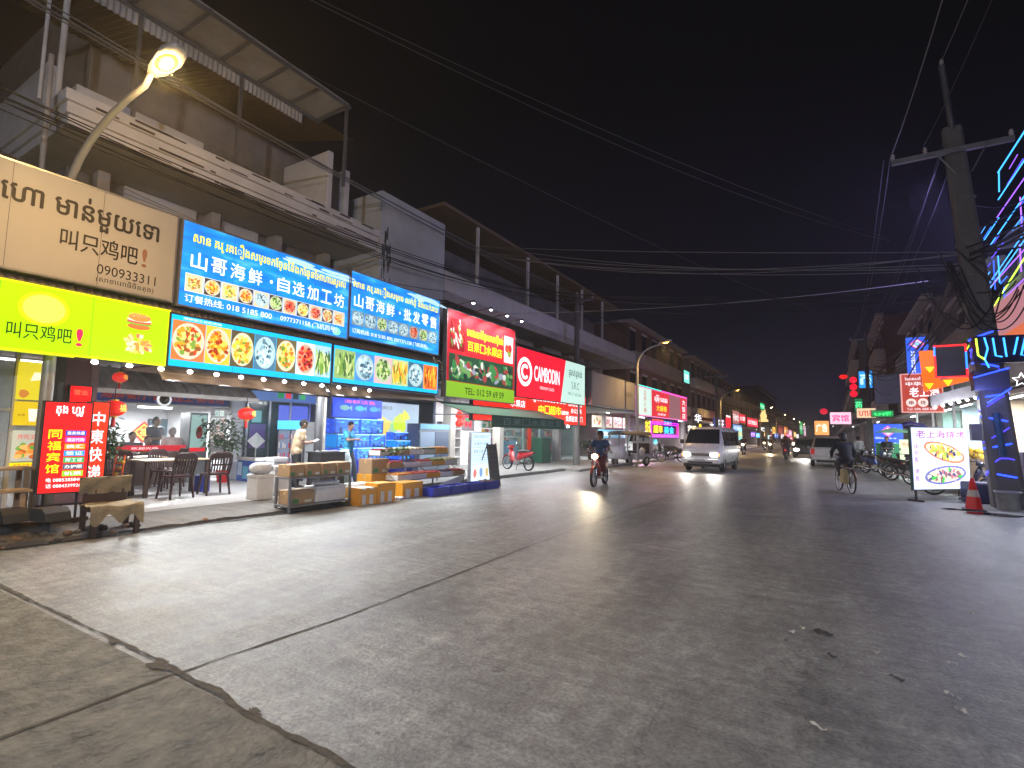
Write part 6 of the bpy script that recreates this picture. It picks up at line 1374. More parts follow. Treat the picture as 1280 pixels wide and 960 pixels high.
def car_lod(label, loc, rz, paint_, headlights, h=1.5, grp='cars further off', cat='car'):
    t = thing('car', label, cat, loc, rz, grp)
    hull('body', t, [(0,.40,.70,.62,.80,.80,.72),(.1,.32,.80,.72,.86,.90,.80),(1.2,.30,.84,.84,.88,.98,.82),(3.9,.30,.84,.84,.88,.98,.82),(4.2,.42,.74,.7,.8,.86,.72)], paint_)
    hull('cabin', t, [(1.0,.84,.8,.92,.82,.98,.78),(1.6,.84,.8,.92,.82,h-.06,.64),(2.8,.84,.8,.92,.82,h,.64),(3.7,.84,.8,.92,.82,1.0,.74)], paint_)
    pane(t, [(-.78,1.02,.99),(.78,1.02,.99),(.64,1.58,h-.07),(-.64,1.58,h-.07)], .04,.96,.04,.94, CGLASS, .035, 'windscreen')
    for s in (-1,1):
        a = (s*.825,1.5,.98); b_ = (s*.825,3.4,.98); c = (s*.66,3.1,h-.08); d = (s*.66,1.8,h-.08); pane(t, [a,b_,c,d] if s>0 else [b_,a,d,c], .02,.98,.06,.95, CGLASS, .02)
        mb = MB(); mb.box(s*.42,s*.74,-.01,.1,.58,.74,HEAD if headlights else CHROME,.02); mb.build('headlight', t)
        for y in (.8,3.4): wheel(t, s*.76, y, .31, .2)
    return t
car_lod('dark car with bright headlights beyond the silver car', (-1.75,46,0), .0, mat((.06,.065,.07),.3,.3,coat=.5), True)
car_lod('far oncoming car with warm headlights between the motorbikes', (-4.2,88,0), 0, CARW, True)
car_lod('white pickup parked half behind the tuk-tuk', (-11.0,34.0,.11), .15, CARW, False, 1.75, None, 'pickup')
light('SPOT', (-1.75, 45.8, .65), 300, (1,.97,.9), .08, (radians(82),0,pi), 60, 'headlight_light')

# ---- motorbikes
def moto(label, loc, rz, col, lit=False, grp='motorbikes', tail=False, sc=1., spokes=18):
    """step-through motorbike, nose to +y"""
    t = thing('motorbike', label, 'motorbike', loc, rz, grp); t.scale = (sc,sc,sc); m = mat(col,.3,.1,noise=.05,coat=.5)
    wheel(t, 0, .62, .29, .075, 'front_wheel', spokes); wheel(t, 0, -.60, .29, .085, 'rear_wheel', spokes)
    mb = MB(); mb.ring([[(-w,y,z0),(w,y,z0),(w*.8,y,z1),(-w*.8,y,z1)] for y,w,z0,z1 in ((-.85,.05,.68,.76),(-.55,.10,.55,.74),(-.1,.11,.42,.70),(.05,.09,.30,.44),(.25,.09,.30,.45),(.32,.13,.36,.70),(.40,.11,.55,.86),(.46,.06,.70,.90))], m); mb.build('fairing', t)
    mb = MB(); mb.ring([[(-w,y,z0),(w,y,z0),(w*.75,y,z1),(-w*.75,y,z1)] for y,w,z0,z1 in ((-.72,.09,.755,.80),(-.4,.12,.745,.83),(-.05,.11,.70,.79),(.05,.07,.68,.73))], BLK); mb.build('seat', t)
    mb = MB(); mb.tube([(0,.62,.29),(0,.50,.62),(0,.42,.92)], [.035,.035,.03], RIM, 8); mb.tube([(-.055,.62,.29),(-.055,.50,.6)],.022,CHROME,6); mb.tube([(.055,.62,.29),(.055,.50,.6)],.022,CHROME,6); mb.build('fork', t)
    mb = MB(); mb.tube([(-.34,.30,1.0),(-.2,.37,.99),(0,.42,.95),(.2,.37,.99),(.34,.30,1.0)],.014,DARK,6); [mb.tube([(s*.34,.30,1.0),(s*.24,.345,.995)],.02,BLK,6) for s in (-1,1)]; mb.build('handlebar', t)
    mb = MB(); mb.ring([[(-w,y,z0),(w,y,z0),(w*.8,y,z1),(-w*.8,y,z1)] for y,w,z0,z1 in ((.36,.12,.88,1.0),(.48,.10,.84,.98),(.52,.05,.86,.94))], m); mb.build('headlamp_cowl', t)
    mb = MB(); mb.ell((0,.525,.90),(.10,.04,.075),glow(255,225,170,20) if lit else CHROME,12,8); mb.build('headlight', t)
    mb = MB(); mb.box(-.05,.05,-.89,-.85,.68,.75,TAIL if tail else mat(srgb(150,20,20),.3),.01); mb.build('tail_light', t)
    mb = MB(); mb.ring([[(-w,y,z),(w,y,z),(w,y-.0,z+.02),(-w,y,z+.02)] for y,w,z in ((.36,.05,.55),(.50,.055,.615),(.64,.055,.61),(.80,.05,.52),(.88,.04,.40))], m); mb.build('front_mudguard', t)
    mb = MB(); mb.box(-.10,.10,-.12,.18,.22,.42,RIM,.03); mb.tube([(.11,.05,.28),(.13,-.3,.24),(.13,-.75,.33)],[.025,.03,.045],CHROME,8); mb.tube([(.06,-.15,.30),(.08,-.60,.29)],.025,DARK,6); mb.tube([(-.06,-.15,.30),(-.08,-.60,.29)],.025,DARK,6); mb.build('engine', t)
    for s in (-1,1): mb = MB(); mb.tube([(s*.2,.36,1.0),(s*.26,.36,1.14)],.007,CHROME,5); mb.ell((s*.27,.36,1.18),(.055,.012,.035),DARK,10,6); mb.build('mirror', t)
    mb = MB(); mb.tube([(-.08,-.05,.25),(-.22,-.1,.01)],.012,DARK,5); mb.build('side_stand', t)
    return t
red = moto('red parked motorbike in front of the supermarket glass', (-10.7,18.1,.11), EAST-.25, srgb(185,25,40), grp='motorbikes', sc=.98); 
mo = moto('motorbike with lit headlight ridden towards the viewer', (-6.15,15.35,0), pi+.10, srgb(150,60,55), True)
light('SPOT', (-6.1,14.7,.9), 160, (1,.85,.6), .05, (radians(75),0,pi), 60, 'headlight_light')
def ridej(lean=.12, seat=.80, yo=-.22):
    J = dict(hip=(0,yo,seat+.10), chest=(0,yo+lean*.6,seat+.40), neck=(0,yo+lean,seat+.57), head=(0,yo+lean+.04,seat+.73), shl=(-.19,yo+lean*.9,seat+.52), shr=(.19,yo+lean*.9,seat+.52), hpl=(-.10,yo+.02,seat+.07), hpr=(.10,yo+.02,seat+.07))
    for s,k in (('l',-1),('r',1)):
        J['el'+s]=(k*.32,yo+.28,seat+.30); J['wr'+s]=(k*.30,.24,1.04); J['hand'+s]=(k*.30,.33,1.02)
        J['kn'+s]=(k*.15,.14,seat-.12); J['an'+s]=(k*.17,.02,.36); J['toe'+s]=(k*.18,.18,.33)
    return J
person('rider in a blue shirt and long reddish skirt on the oncoming motorbike', (-6.15,15.35,0), pi+.10, ridej(), mat(srgb(55,75,115),.8,noise=.2), mat(srgb(105,55,55),.8,noise=.3), BLK, cap=mat(srgb(60,45,45),.4))
others = [
 ('parked motorbike beside the neon letters, first of two', (-8.2,31.9,0), EAST+.5, None), ('parked motorbike beside the neon letters, second of two', (-8.9,33.0,.11), EAST+.8, None),
 ('dark motorbike parked nearest the cyclist on the right', (1.25,30.6,0), -2.2, None), ('blue motorbike parked on the right with its front wheel to the road', (1.65,28.6,0), -2.5, None),
 ('silver motorbike in the parked row on the right', (2.15,27.0,0), -2.6, None), ('motorbike parked beside the left edge of the standing board', (2.35,24.3,0), -2.3, None),
 ('dark parked motorbike between the silver one and the standing board', (2.25,25.6,0), -2.5, None), ('dark parked motorbike just behind the silver car', (.95,32.6,0), -2.0, None), ('dark parked motorbike farther back in the right row', (2.0,29.6,.0), -2.7, None), ('dark parked motorbike behind the standing board', (2.7,22.4,0), -2.4, None), ('dark parked motorbike between the standing board and the cooler box', (3.2,20.4,0), -2.2, None)]
for k, (lb, loc, rz, _) in sorted(enumerate(others), key=lambda e_: e_[0] != 2):
    if k in (2,): blk = moto(lb, loc, rz, (.02,.022,.025), grp='motorbikes')
    elif k == 3: blu = moto(lb, loc, rz, srgb(45,70,130), grp='motorbikes')
    else: dup(blk, loc, rz, lb, 'motorbikes')
sco = moto('dark scooter parked between the standing board and the wrapped pole', (3.0,18.9,.0), -1.9, srgb(60,60,80), grp='motorbikes')
t = thing('seat_backrest', 'dark padded scooter seat end sticking up behind the standing board', 'seat', (2.25,20.2,0)); mb = MB(); mb.tube([(-.35,0,1.98),(-.15,0,2.03),(.15,.05,1.95),(.45,.1,1.72)],[.08,.10,.09,.05],mat(srgb(45,40,90),.3),10); mb.build('pad', t); mb = MB(); mb.tube([(-.2,0,1.95),(-.2,0,0)],.02,STEEL,6); mb.tube([(.3,.05,1.8),(.3,.05,0)],.02,STEEL,6); mb.build('stand', t)
far1 = moto('oncoming motorbike with lit headlight beyond the van, left one', (-6.6,50,0), pi, (.03,.03,.035), True, 'motorbikes', spokes=0)
dup(far1, (-5.2,58,0), pi, 'oncoming motorbike with lit headlight beyond the van, right one', 'motorbikes'); dup(far1, (-5.3,76,0), pi, 'farther oncoming motorbike with lit headlight', 'motorbikes')
fr = moto('red motorbike riding away to the left of the silver car', (-2.75,41.5,0), 0, srgb(150,30,25), False, 'motorbikes', True, spokes=0)
p1 = person('rider of the red motorbike riding away', (-2.75,41.5,0), 0, ridej(), mat(srgb(70,45,45),.8), BLK, BLK, detail=0, cap=mat(srgb(120,25,30),.4))
p2 = dup(p1, (-6.6,50,0), pi, 'rider of the left oncoming motorbike beyond the van'); dup(p1, (-5.2,58,0), pi, 'rider of the right oncoming motorbike beyond the van'); dup(p1, (-5.3,76,0), pi, 'rider of the farther oncoming motorbike')
for k, (x, y, lb) in enumerate(((-4.3,68,'in the middle of the road beyond the van'),(-6.9,70,'close to the left kerb beyond the van'),(-3.6,97,'far down the middle of the road'),(-6.3,104,'far down the left lane'))):
    dup(far1, (x,y,0), pi, 'oncoming motorbike with lit headlight '+lb, 'motorbikes'); dup(p1, (x,y,0), pi, 'rider on the motorbike '+lb)
light('SPOT', (-5.2,57,.9), 260, (1,.8,.5), .06, (radians(78),0,pi), 60, 'headlight_light'); light('SPOT', (-4.3,67,.9), 260, (1,.85,.6), .06, (radians(78),0,pi), 60, 'headlight_light')
J = stand(arms='read'); person('person in a dark jacket standing among the motorbikes before the blue panel', (2.25,30.5,0), pi-.5, J, mat(srgb(35,45,50),.8), BLK, BLK, detail=0, sleeve=2)
J = stand(arms='down'); person('person in a patterned light shirt by the shops behind the cyclist', (1.2,33.0,0), .6, J, mat(srgb(150,145,150),.8,noise=.4,scale=20), BLK, BLK, detail=0, sleeve=2)
# bicycle and its rider
t = thing('bicycle', 'old bicycle with a pale side bag ridden away from the viewer', 'bicycle', (.30,18.3,0), .28)
wheel(t, 0, .52, .33, .04, 'front_wheel', 26); wheel(t, 0, -.53, .33, .04, 'rear_wheel', 26); FR_ = mat((.10,.03,.03),.4,.3)
mb = MB(); 
for a, b_ in (((0,-.05,.30),(0,-.18,.82)),((0,-.16,.74),(0,.36,.78)),((0,-.05,.30),(0,.37,.70)),((0,.35,.88),(0,.40,.66)),((.04,.52,.33),(.02,.40,.66)),((-.04,.52,.33),(-.02,.40,.66)),((.05,-.53,.33),(.02,-.17,.76)),((-.05,-.53,.33),(-.02,-.17,.76)),((.05,-.53,.33),(.02,-.05,.30)),((-.05,-.53,.33),(-.02,-.05,.30))): mb.tube([a,b_],.015,FR_,6)
mb.build('frame', t); mb = MB(); mb.tube([(-.28,.16,.98),(-.2,.30,1.0),(0,.36,.95),(.2,.30,1.0),(.28,.16,.98)],.011,CHROME,6); mb.build('handlebar', t); mb = MB(); mb.ell((0,-.20,.86),(.09,.13,.035),BLK,12,6); mb.build('saddle', t)
mb = MB(); mb.box(-.07,.07,-.80,-.28,.70,.72,STEEL); mb.tube([(.06,-.6,.70),(.06,-.53,.33)],.008,STEEL,5); mb.tube([(-.06,-.6,.70),(-.06,-.53,.33)],.008,STEEL,5); mb.build('carrier', t)
mb = MB(); mb.lathe([(.0,-.01),(.09,-.008),(.09,.008),(.0,.01)],DARK,(.05,-.05,.30),16,'x'); mb.box(.06,.08,-.06,-.04,.14,.30,CHROME); mb.box(.05,.16,-.09,-.01,.12,.145,BLK); mb.box(-.08,-.06,-.06,-.04,.30,.46,CHROME); mb.box(-.16,-.05,-.09,-.01,.455,.48,BLK); mb.build('pedals', t)
mb = MB(); mb.ring([[(-.02,-.53+.365*cos(a),.33+.365*sin(a)),(.02,-.53+.365*cos(a),.33+.365*sin(a)),(.02,-.53+.37*cos(a),.33+.37*sin(a)),(-.02,-.53+.37*cos(a),.33+.37*sin(a))] for a in [pi*.15+pi*.8*k/12 for k in range(13)]], FR_); mb.build('rear_mudguard', t)
mb = MB(); mb.box(-.22,-.09,-.62,-.30,.28,.68,mat(srgb(170,155,110),.7,noise=.3),.03); mb.build('side_bag', t)
NAVY = mat((.018,.02,.032),.8,noise=.2)
J = dict(hip=(0,-.18,.98), chest=(0,-.06,1.26), neck=(0,.02,1.42), head=(0,.06,1.57), shl=(-.19,0,1.38), shr=(.19,0,1.38), hpl=(-.10,-.16,.93), hpr=(.10,-.16,.93), ell=(-.30,.06,1.16), elr=(.30,.06,1.16), wrl=(-.27,.20,1.03), wrr=(.27,.20,1.03), handl=(-.26,.28,1.0), handr=(.26,.28,1.0),
 knl=(-.13,.22,.80), knr=(.13,.10,.56), anl=(-.12,-.02,.55), anr=(.12,-.05,.21), toel=(-.12,.13,.50), toer=(.12,.11,.17))
person('cyclist in a dark navy jacket and dark helmet seen from behind', (.30,18.3,0), .28, J, NAVY, mat((.03,.032,.04),.8), BLK, sleeve=2, cap=BLK)
# tuk-tuk
t = thing('tuk_tuk', 'three wheeled tuk-tuk with white hooded cabin parked at the left kerb', 'tuk-tuk', (-9.0,26.4,0), pi-.35)
mb = MB(); HOODM = mat((.48,.48,.50),.5,noise=.12)
arch = [(-.62,.45),(-.62,1.35),(-.58,1.58),(-.45,1.72),(0,1.78),(.45,1.72),(.58,1.58),(.62,1.35),(.62,.45)]
ins = [(x*.94,z-.04 if z>1 else z) for x,z in arch]
def archband(y0,y1,m): mb.ring([[(x,y,z) for x,z in arch]+[(x,y,z) for x,z in ins[::-1]] for y in (y0,y1)], m)
archband(-1.25,-1.15,HOODM); archband(-.05,.05,HOODM); archband(.75,.85,HOODM)
roofp = arch[2:7]; mb.ring([[(x,y,z+.004) for x,z in roofp]+[(x,y,z-.03) for x,z in roofp[::-1]] for y in (-1.25,.95)], mat((.12,.12,.13),.6)); mb.build('hood', t)
mb = MB(); mb.box(-.6,.6,-1.22,.1,.32,.62,HOODM,.04); mb.box(-.6,.6,-1.22,-1.12,.622,1.2,HOODM,.03); mb.build('body', t)
mb = MB(); mb.ring([[(-w,y,z0),(w,y,z0),(w*.9,y,z1),(-w*.9,y,z1)] for y,w,z0,z1 in ((.80,.52,.34,1.0),(1.0,.50,.34,1.02),(1.2,.36,.36,.92),(1.32,.2,.42,.75))], HOODM); mb.build('nose', t)
pane(t, [(.5,.98,1.03),(-.5,.98,1.03),(-.46,.86,1.66),(.46,.86,1.66)], .03,.97,.02,.98, mat((.3,.34,.36),.06,alpha=.3,noise=0), .01, 'windscreen')
mb = MB(); mb.box(-.5,.5,-1.1,-.6,.62,.76,mat((.05,.02,.02),.6),.03); mb.box(-.5,.5,-1.1,-.98,.762,1.15,mat((.05,.02,.02),.6),.03); mb.box(-.22,.22,.1,.45,.5,.66,BLK,.03); mb.build('seats', t)
mb = MB(); mb.box(-.45,-.05,-1.262,-1.252,1.1,1.45,mat((.5,.52,.55),.3)); mb.box(.05,.45,-1.262,-1.252,1.1,1.45,mat((.5,.52,.55),.3)); mb.build('rear_window', t)
wheel(t, 0, 1.05, .23, .1, 'front_wheel'); wheel(t, -.55, -.75, .25, .12); wheel(t, .55, -.75, .25, .12)
mb = MB(); mb.ell((0,1.33,.72),(.09,.03,.09),CHROME,12,8); mb.build('headlight', t); mb = MB(); mb.lathe([(.0,0),(.22,0),(.22,.04),(.0,.05)],mat((.7,.7,.7),.4),(-.62,-.35,.72),18,'x'); mb.build('spare_cover', t)
# ------------------------------------------------------------------ right side: pole, neon, stalls, cone
CONC = mat((.125,.12,.115), .8, noise=.3, scale=1.6, bump=.25)
NEON = glow(40,70,255,3.0); CYN = glow(60,160,255,2.2); LIM = glow(190,255,60,2.4)
t = thing('utility_pole', 'leaning concrete utility pole wrapped in blue light rope, with crossarm at its top', 'utility pole', (3.49,16.65,0))
top = Vector((-.58,0,9.5)); w0, w1 = .30, .19
def polept(z, k=1.0): c = top*(z/9.5); w = (w0+(w1-w0)*z/9.5)*k; return c, w
mb = MB(); rings = []
for z in (0,2.4,4.8,7.2,9.5):
    c, w = polept(z); rings.append([(c.x+a*w, b_*w*.8, z) for a, b_ in ((-1,-.7),(-.7,-1),(.7,-1),(1,-.7),(1,.7),(.7,1),(-.7,1),(-1,.7))])
mb.ring(rings, CONC, True, True, False); mb.build('pole', t)
mb = MB()
for z in (.75,1.45,2.05,2.62,3.35,3.75,4.1):
    tilt = .10*sin(z*5); pts = []
    for k in range(25):
        a = 2*pi*k/24; c, w = polept(z); pts.append((c.x+cos(a)*w*1.06, sin(a)*w*.9, z+tilt*cos(a)))
    mb.tube(pts, .022, NEON, 6, False)
q_ = random.Random(4); pts = []
for k in range(140):
    u = k/139; z = .55+3.7*u; a = 2*pi*5.4*u+.5*sin(u*23); c, w = polept(z); pts.append((c.x+cos(a)*w*1.08, sin(a)*w*.93, z+.10*sin(u*61)+.03*q_.random()))
mb.tube(pts, .013, glow(70,60,255,2.2), 5, False); mb.build('light_rope', t)
mb = MB(); c, w = polept(9.3); mb.box(c.x-1.30, c.x+1.1, -.26, -.16, 8.75, 8.88, STEEL); mb.build('crossarm', t)
mb = MB(); mb.tube([(c.x-.02,-.12,9.4),(c.x-.14,-.12,11.2)], .07, STEEL, 8); mb.build('top_extension', t)
for i, (x, z) in enumerate(((-1.27,8.88),(-.6,8.88),(1.05,8.88),(-.14,11.2))):
    mb = MB(); mb.lathe([(.03,0),(.05,.03),(.03,.06),(.055,.09),(.03,.12),(.04,.16),(.0,.18)], mat((.5,.45,.42),.3), (c.x+x,-.21 if i<3 else -.12,z), 10); mb.build('insulator', t)
mb = MB(); c, w = polept(7.0); [mb.tube([(c.x+(w+.01)*cos(2*pi*k/16),(w*.85)*sin(2*pi*k/16),zz) for k in range(17)],.012,STEEL,5,False) for zz in (7.6,6.4,5.6)]; mb.tube([(c.x-.15,-.2,8.2),(c.x-.5,-.2,8.8)],.02,STEEL,6); mb.tube([(c.x+.15,-.2,8.2),(c.x+.45,-.2,8.8)],.02,STEEL,6); mb.build('bands', t)
mb = MB(); c, w = polept(2.9); mb.box(c.x-.42,c.x+.22,-.62,-.30,2.72,3.18,mat((.03,.03,.06),.5),.02); bx = mb.build('junction_box', t)
mb = MB(); mb.tube([(c.x-.42,-.64,3.02),(c.x+.22,-.64,3.22)],.018,NEON,6); mb.tube([(c.x-.20,-.64,2.42),(c.x+.22,-.66,2.75)],.018,NEON,6); mb.build('light_rope', bx)
mb = MB(); c, w = polept(2.0); mb.box(c.x-w-.22,c.x-w-.02,-.2,.05,1.55,1.95,mat((.18,.17,.18),.5),.01); mb.build('meter_box', t)
mb = MB(); mb.tube([(c.x-.05,-.30,2.2),(c.x+.02,-.31,1.2)],.07,mat(srgb(20,70,110),.5),8); mb.build('blue_cloth', t)
t = thing('bucket', 'weathered grey paint bucket at the foot of the wrapped pole', 'bucket', (3.38,16.15,0)); mb = MB(); mb.lathe([(.20,0),(.23,.38),(.245,.38),(.245,.42),(.22,.42),(.19,.04),(.0,.04)], mat((.30,.32,.33),.6,noise=.35)); mb.build('body', t); mb = MB(); mb.tube([(.23*cos(pi*k/10),-.02,.36-.0*k-.16*sin(pi*k/10)) for k in range(11)],.006,STEEL,5); mb.build('handle', t)
t = thing('traffic_cone', 'red traffic cone with a pale band beside the standing board', 'traffic cone', (2.68,15.6,0)); CR = mat(srgb(225,25,20),.5,noise=.1)
mb = MB(); mb.lathe([(.155,.03),(.115,.30)],CR); mb.lathe([(.085,.45),(.035,.72),(.0,.72)],CR); mb.build('cone', t); mb = MB(); mb.lathe([(.116,.30),(.086,.45)],mat((.55,.5,.45),.5)); mb.build('reflective_band', t); mb = MB(); mb.box(-.19,.19,-.19,.19,0,.03,DARK,.01); mb.build('base', t)
# neon letter canopy
t = thing('neon_sign', 'blue and lime neon tube letters on a dark canopy right of the pole', 'neon sign', (3.02,16.12,3.46), .2)
mb = MB(); mb.box(.02,1.75,.05,.22,-.08,.56,mat((.012,.012,.05),.5)); mb.build('board', t)
mb = MB(); mb2 = MB()
for k, (x, pts, m_) in enumerate(((.0,((0,.5),(.02,.1),(.14,0)),LIM),(.16,((0,.52),(.05,.25),(-.02,.0),(.05,-.2)),CYN),(.32,((0,.5),(.03,.08),(.15,.05)),CYN),(.52,((0,.5),(.03,.05)),CYN),(.66,((.12,.5),(.03,.1)),CYN),(.80,((.12,.5),(.02,.08),(.15,.06)),CYN),(1.05,((0,.45),(.03,.2),(-.05,.08)),CYN),(1.2,((-.14,.3),(.02,.42),(.1,.44)),CYN),(1.32,((0,.5),(.02,.1)),LIM),(1.42,((0,.1),(.2,.0),(.3,.06)),CYN))):
    mb.tube([(x+a,.03,b_) for a,b_ in pts], .018, m_, 6)
mb.build('neon_tube', t)
# neon strips along the facade of the violet shophouse
t = thing('neon_strips', 'cyan and violet neon strips running along the upper front of the right shophouse', 'neon lights', (5.02,19,5))
def strip_n(y0, z0, y1, z1, m_, r_=.03): mb = MB(); mb.tube([(-.02,y0-19,z0-5),(-.02,y1-19,z1-5)], r_, m_, 6); mb.build('neon_tube', t)
VIO = glow(150,90,255,2.2)
for q in ((17.5,10.3,22.3,10.35,CYN,.024),(22.2,10.35,22.35,9.7,CYN,.020),(17.5,9.60,22.5,9.50,CYN,.020),(17,8.75,24.3,8.35,CYN,.018),(17,9.15,22.8,9.0,VIO,.016),(17,7.75,25.0,6.85,CYN,.016),(17,7.95,25.0,7.05,CYN,.016),(17,7.25,24.6,6.95,VIO,.016),(24.9,8.40,25.9,7.95,LIM,.024),(24.5,6.9,25.0,6.5,LIM,.024),(20.0,6.95,28.9,5.3,LIM,.022),(17,7.1,20.0,6.95,glow(230,60,200,2.2),.020),(23.6,5.75,25.7,5.35,LIM,.020),(18,6.4,23,6.2,VIO,.014)): strip_n(*q)
for i in range(34):
    y = 15+10*rnd.random(); z = 5.6+4.6*rnd.random(); L_ = .6+2.6*rnd.random()*rnd.random(); strip_n(y, z, y+L_, z-.05*L_, [CYN, glow(40,110,255,2.0), glow(90,70,255,1.8), glow(60,150,255,1.2), VIO][i%5], .009+.008*rnd.random())
for i in range(10):
    y = 16+8*rnd.random(); z = 6+3.5*rnd.random(); strip_n(y, z, y+.05, z-.5-.8*rnd.random(), [CYN, VIO, glow(50,90,255,1.8)][i%3], .018)
t = thing('lit_panel', 'orange pink lit fascia panel above the neon letters at the right edge', 'sign', (4.85,18.5,4.6), WEST)
mb = MB(); mb.box(-6.5,-.5,.02,.12,.25,1.5,glow(215,150,150,.55)); mb.build('panel', t); mb = MB(); mb.box(-6.5,-.5,-.01,.019,.0,.35,glow(235,120,60,.7)); mb.build('orange_edge', t)
t = thing('canopy', 'violet grey sheet canopy roof over the right shops', 'canopy', (4.6,27,4)); mb = MB(); corr(mb, (-1.2,-9,-.3), (0,1,0), (.9,0,.30), (-.3,0,.9), 16, 2.0, mat((.30,.27,.36),.5,noise=.2), .15, .02); mb.build('roof_sheet', t)
for y, lb in ((22.3,0),(26.5,0),(31,0)): mb = MB(); mb.box(-1.15,-1.08,y-27-.04,y-27+.04,-3.98,-.32,mat((.5,.52,.55),.5)); mb.build('post', t)
# lit shop interiors on the right
for k, (y0, y1, c, lb) in enumerate(((16.2,20,(205,215,235),'shop counter and pale lit rear wall behind the wrapped pole'),(20.4,24.4,(235,220,190),'fruit display with warm shelves behind the standing board'),(24.9,29,(190,215,225),'open shop with pale walls behind the parked motorcycles'),(29.3,33.6,(175,215,205),'open shop with mint walls left of the blue panel'))):
    t = thing('shop_interior', lb, 'shop', (5.6,(y0+y1)/2,.1), WEST); L = (y1-y0)/2
    mb = MB(); mb.box(-L,L,2.2,2.3,0,2.85,mat(srgb(*c),.7,noise=.08)); mb.box(-L-.05,-L,-.8,2.3,0,2.85,mat(srgb(*c),.7,noise=.08)); mb.build('wall', t)
    mb = MB(); [mb.box(-L+.2,L-.2,1.75,2.19,z,z+.03,STEEL) for z in (.5,.95,1.4,1.85)]; mb.build('shelf_boards', t)
    mb = MB()
    for z in (.53,.98,1.43,1.88):
        x = -L+.25
        while x < L-.4: w_ = .09+.2*rnd.random(); mb.box(x,x+w_,1.8,2.1,z,z+.15+.18*rnd.random(),mat(srgb(*[(200,70,60),(230,180,70),(210,205,195),(80,150,120),(225,150,60),(100,120,170),(190,110,140)][rnd.randrange(7)]),.5)); x += w_+.03
    o = mb.build('goods', t); o['kind'] = 'stuff'
    mb = MB(); mb.box(-L+.3,L-.3,.1,.6,0,.9,mat(srgb(*[(120,125,150),(130,95,60),(110,140,150),(70,120,100)][k]),.5),.02); mb.build('counter', t)
mb = MB(); [mb.ell((-.5+1.0*rnd.random(),-.25+.5*rnd.random(),.95+.28*rnd.random()),(.12,.09,.09),mat(srgb(235,190,60),.45,noise=.2),9,6) for _ in range(40)]; mb.box(-.6,.6,-.3,.3,0,.95,WOOD); o = one('banana_stall', mb, 'heap of yellow fruit on a wooden stand behind the standing board', 'fruit stall', None, (3.75,19.6,.10))
mb = MB(); mb.lathe([(.0,0),(.02,0),(.02,.01),(.0,.012)],WHT(1.5),(0,0,0),4,'x'); 
t = thing('star_light', 'white star shaped light right of the neon wrapped pole', 'light', (3.95,17.0,3.02)); mb = MB(); pts = [(.17*(1 if k%2==0 else .45)*sin(pi*k/5), .17*(1 if k%2==0 else .45)*cos(pi*k/5)) for k in range(11)]; mb.tube([(x,0,z) for x,z in pts],.012,WHT(2.5),6); mb.build('tube', t)
t = thing('led_row', 'row of bright white lamps under the dark sloped sign box beside the pole', 'lights', (2.35,18.0,2.45)); mb = MB(); mb.prism([(0,0),(1.0,.28),(1.0,.60),(0,.30)],.1,.5,mat((.14,.13,.14),.5),'xz'); mb.build('sign_box', t)
for k in range(6): mb = MB(); mb.ell((.08+.17*k,.06,-.02+.048*k),(.04,.03,.03),glow(250,252,255,14),8,6); mb.build('bulb', t)
light('POINT', (2.9,17.6,2.3), 80, WL, .05); light('POINT', (3.0,15.7,2.6), 28, (.25,.3,1.0), .1); light('AREA', (4.4,20.5,7.2), 320, (.38,.33,1.0), 6, 2, (0,radians(60),0))
mb = MB(); mb.box(-.5,.5,-.3,.3,0,.52,mat(srgb(48,50,85),.5,noise=.3),.05); one('cooler_box', mb, 'dark blue cooler box behind the traffic cone', 'box', None, (3.35,17.6,.0), .4)
mb = MB(); mb.box(-.5,.5,-.3,.3,.02,1.2,mat(srgb(75,70,90),.5),.03); one('supply_cabinet', mb, 'grey cabinet at the right edge beside the wrapped pole', 'cabinet', None, (4.35,17.2,.10))
t = thing('green_board', 'small green and white leaning price board between motorcycles and standing board', 'sign', (2.35,26.3,.3), .2); mb = MB(); mb.box(0,.45,0,.05,.3,1.25,glow(215,240,190,.9)); mb.build('panel', t); mb = MB(); mb.box(.03,.06,.0,.05,-.3,.299,FRAMED); mb.box(.39,.42,0,.05,-.3,.299,FRAMED); mb.build('legs', t); letters(t, [('特价', .08,.36,.95,1.15,glow(210,70,90),-.006,.01)])
t = thing('umbrella_stall', 'green and white draped stall cloth behind the parked motorcycles', 'stall', (2.55,31.2,.12)); mb = MB(); mb.box(-.7,.7,-.5,.5,.0,1.25,mat(srgb(60,160,110),.7,noise=.25),.04); mb.build('cloth', t); mb = MB(); mb.prism([(-.8,1.75),(0,2.0),(.8,1.75)],-.6,.6,mat(srgb(120,175,140),.7,noise=.2),'xz'); mb.build('roof', t); 
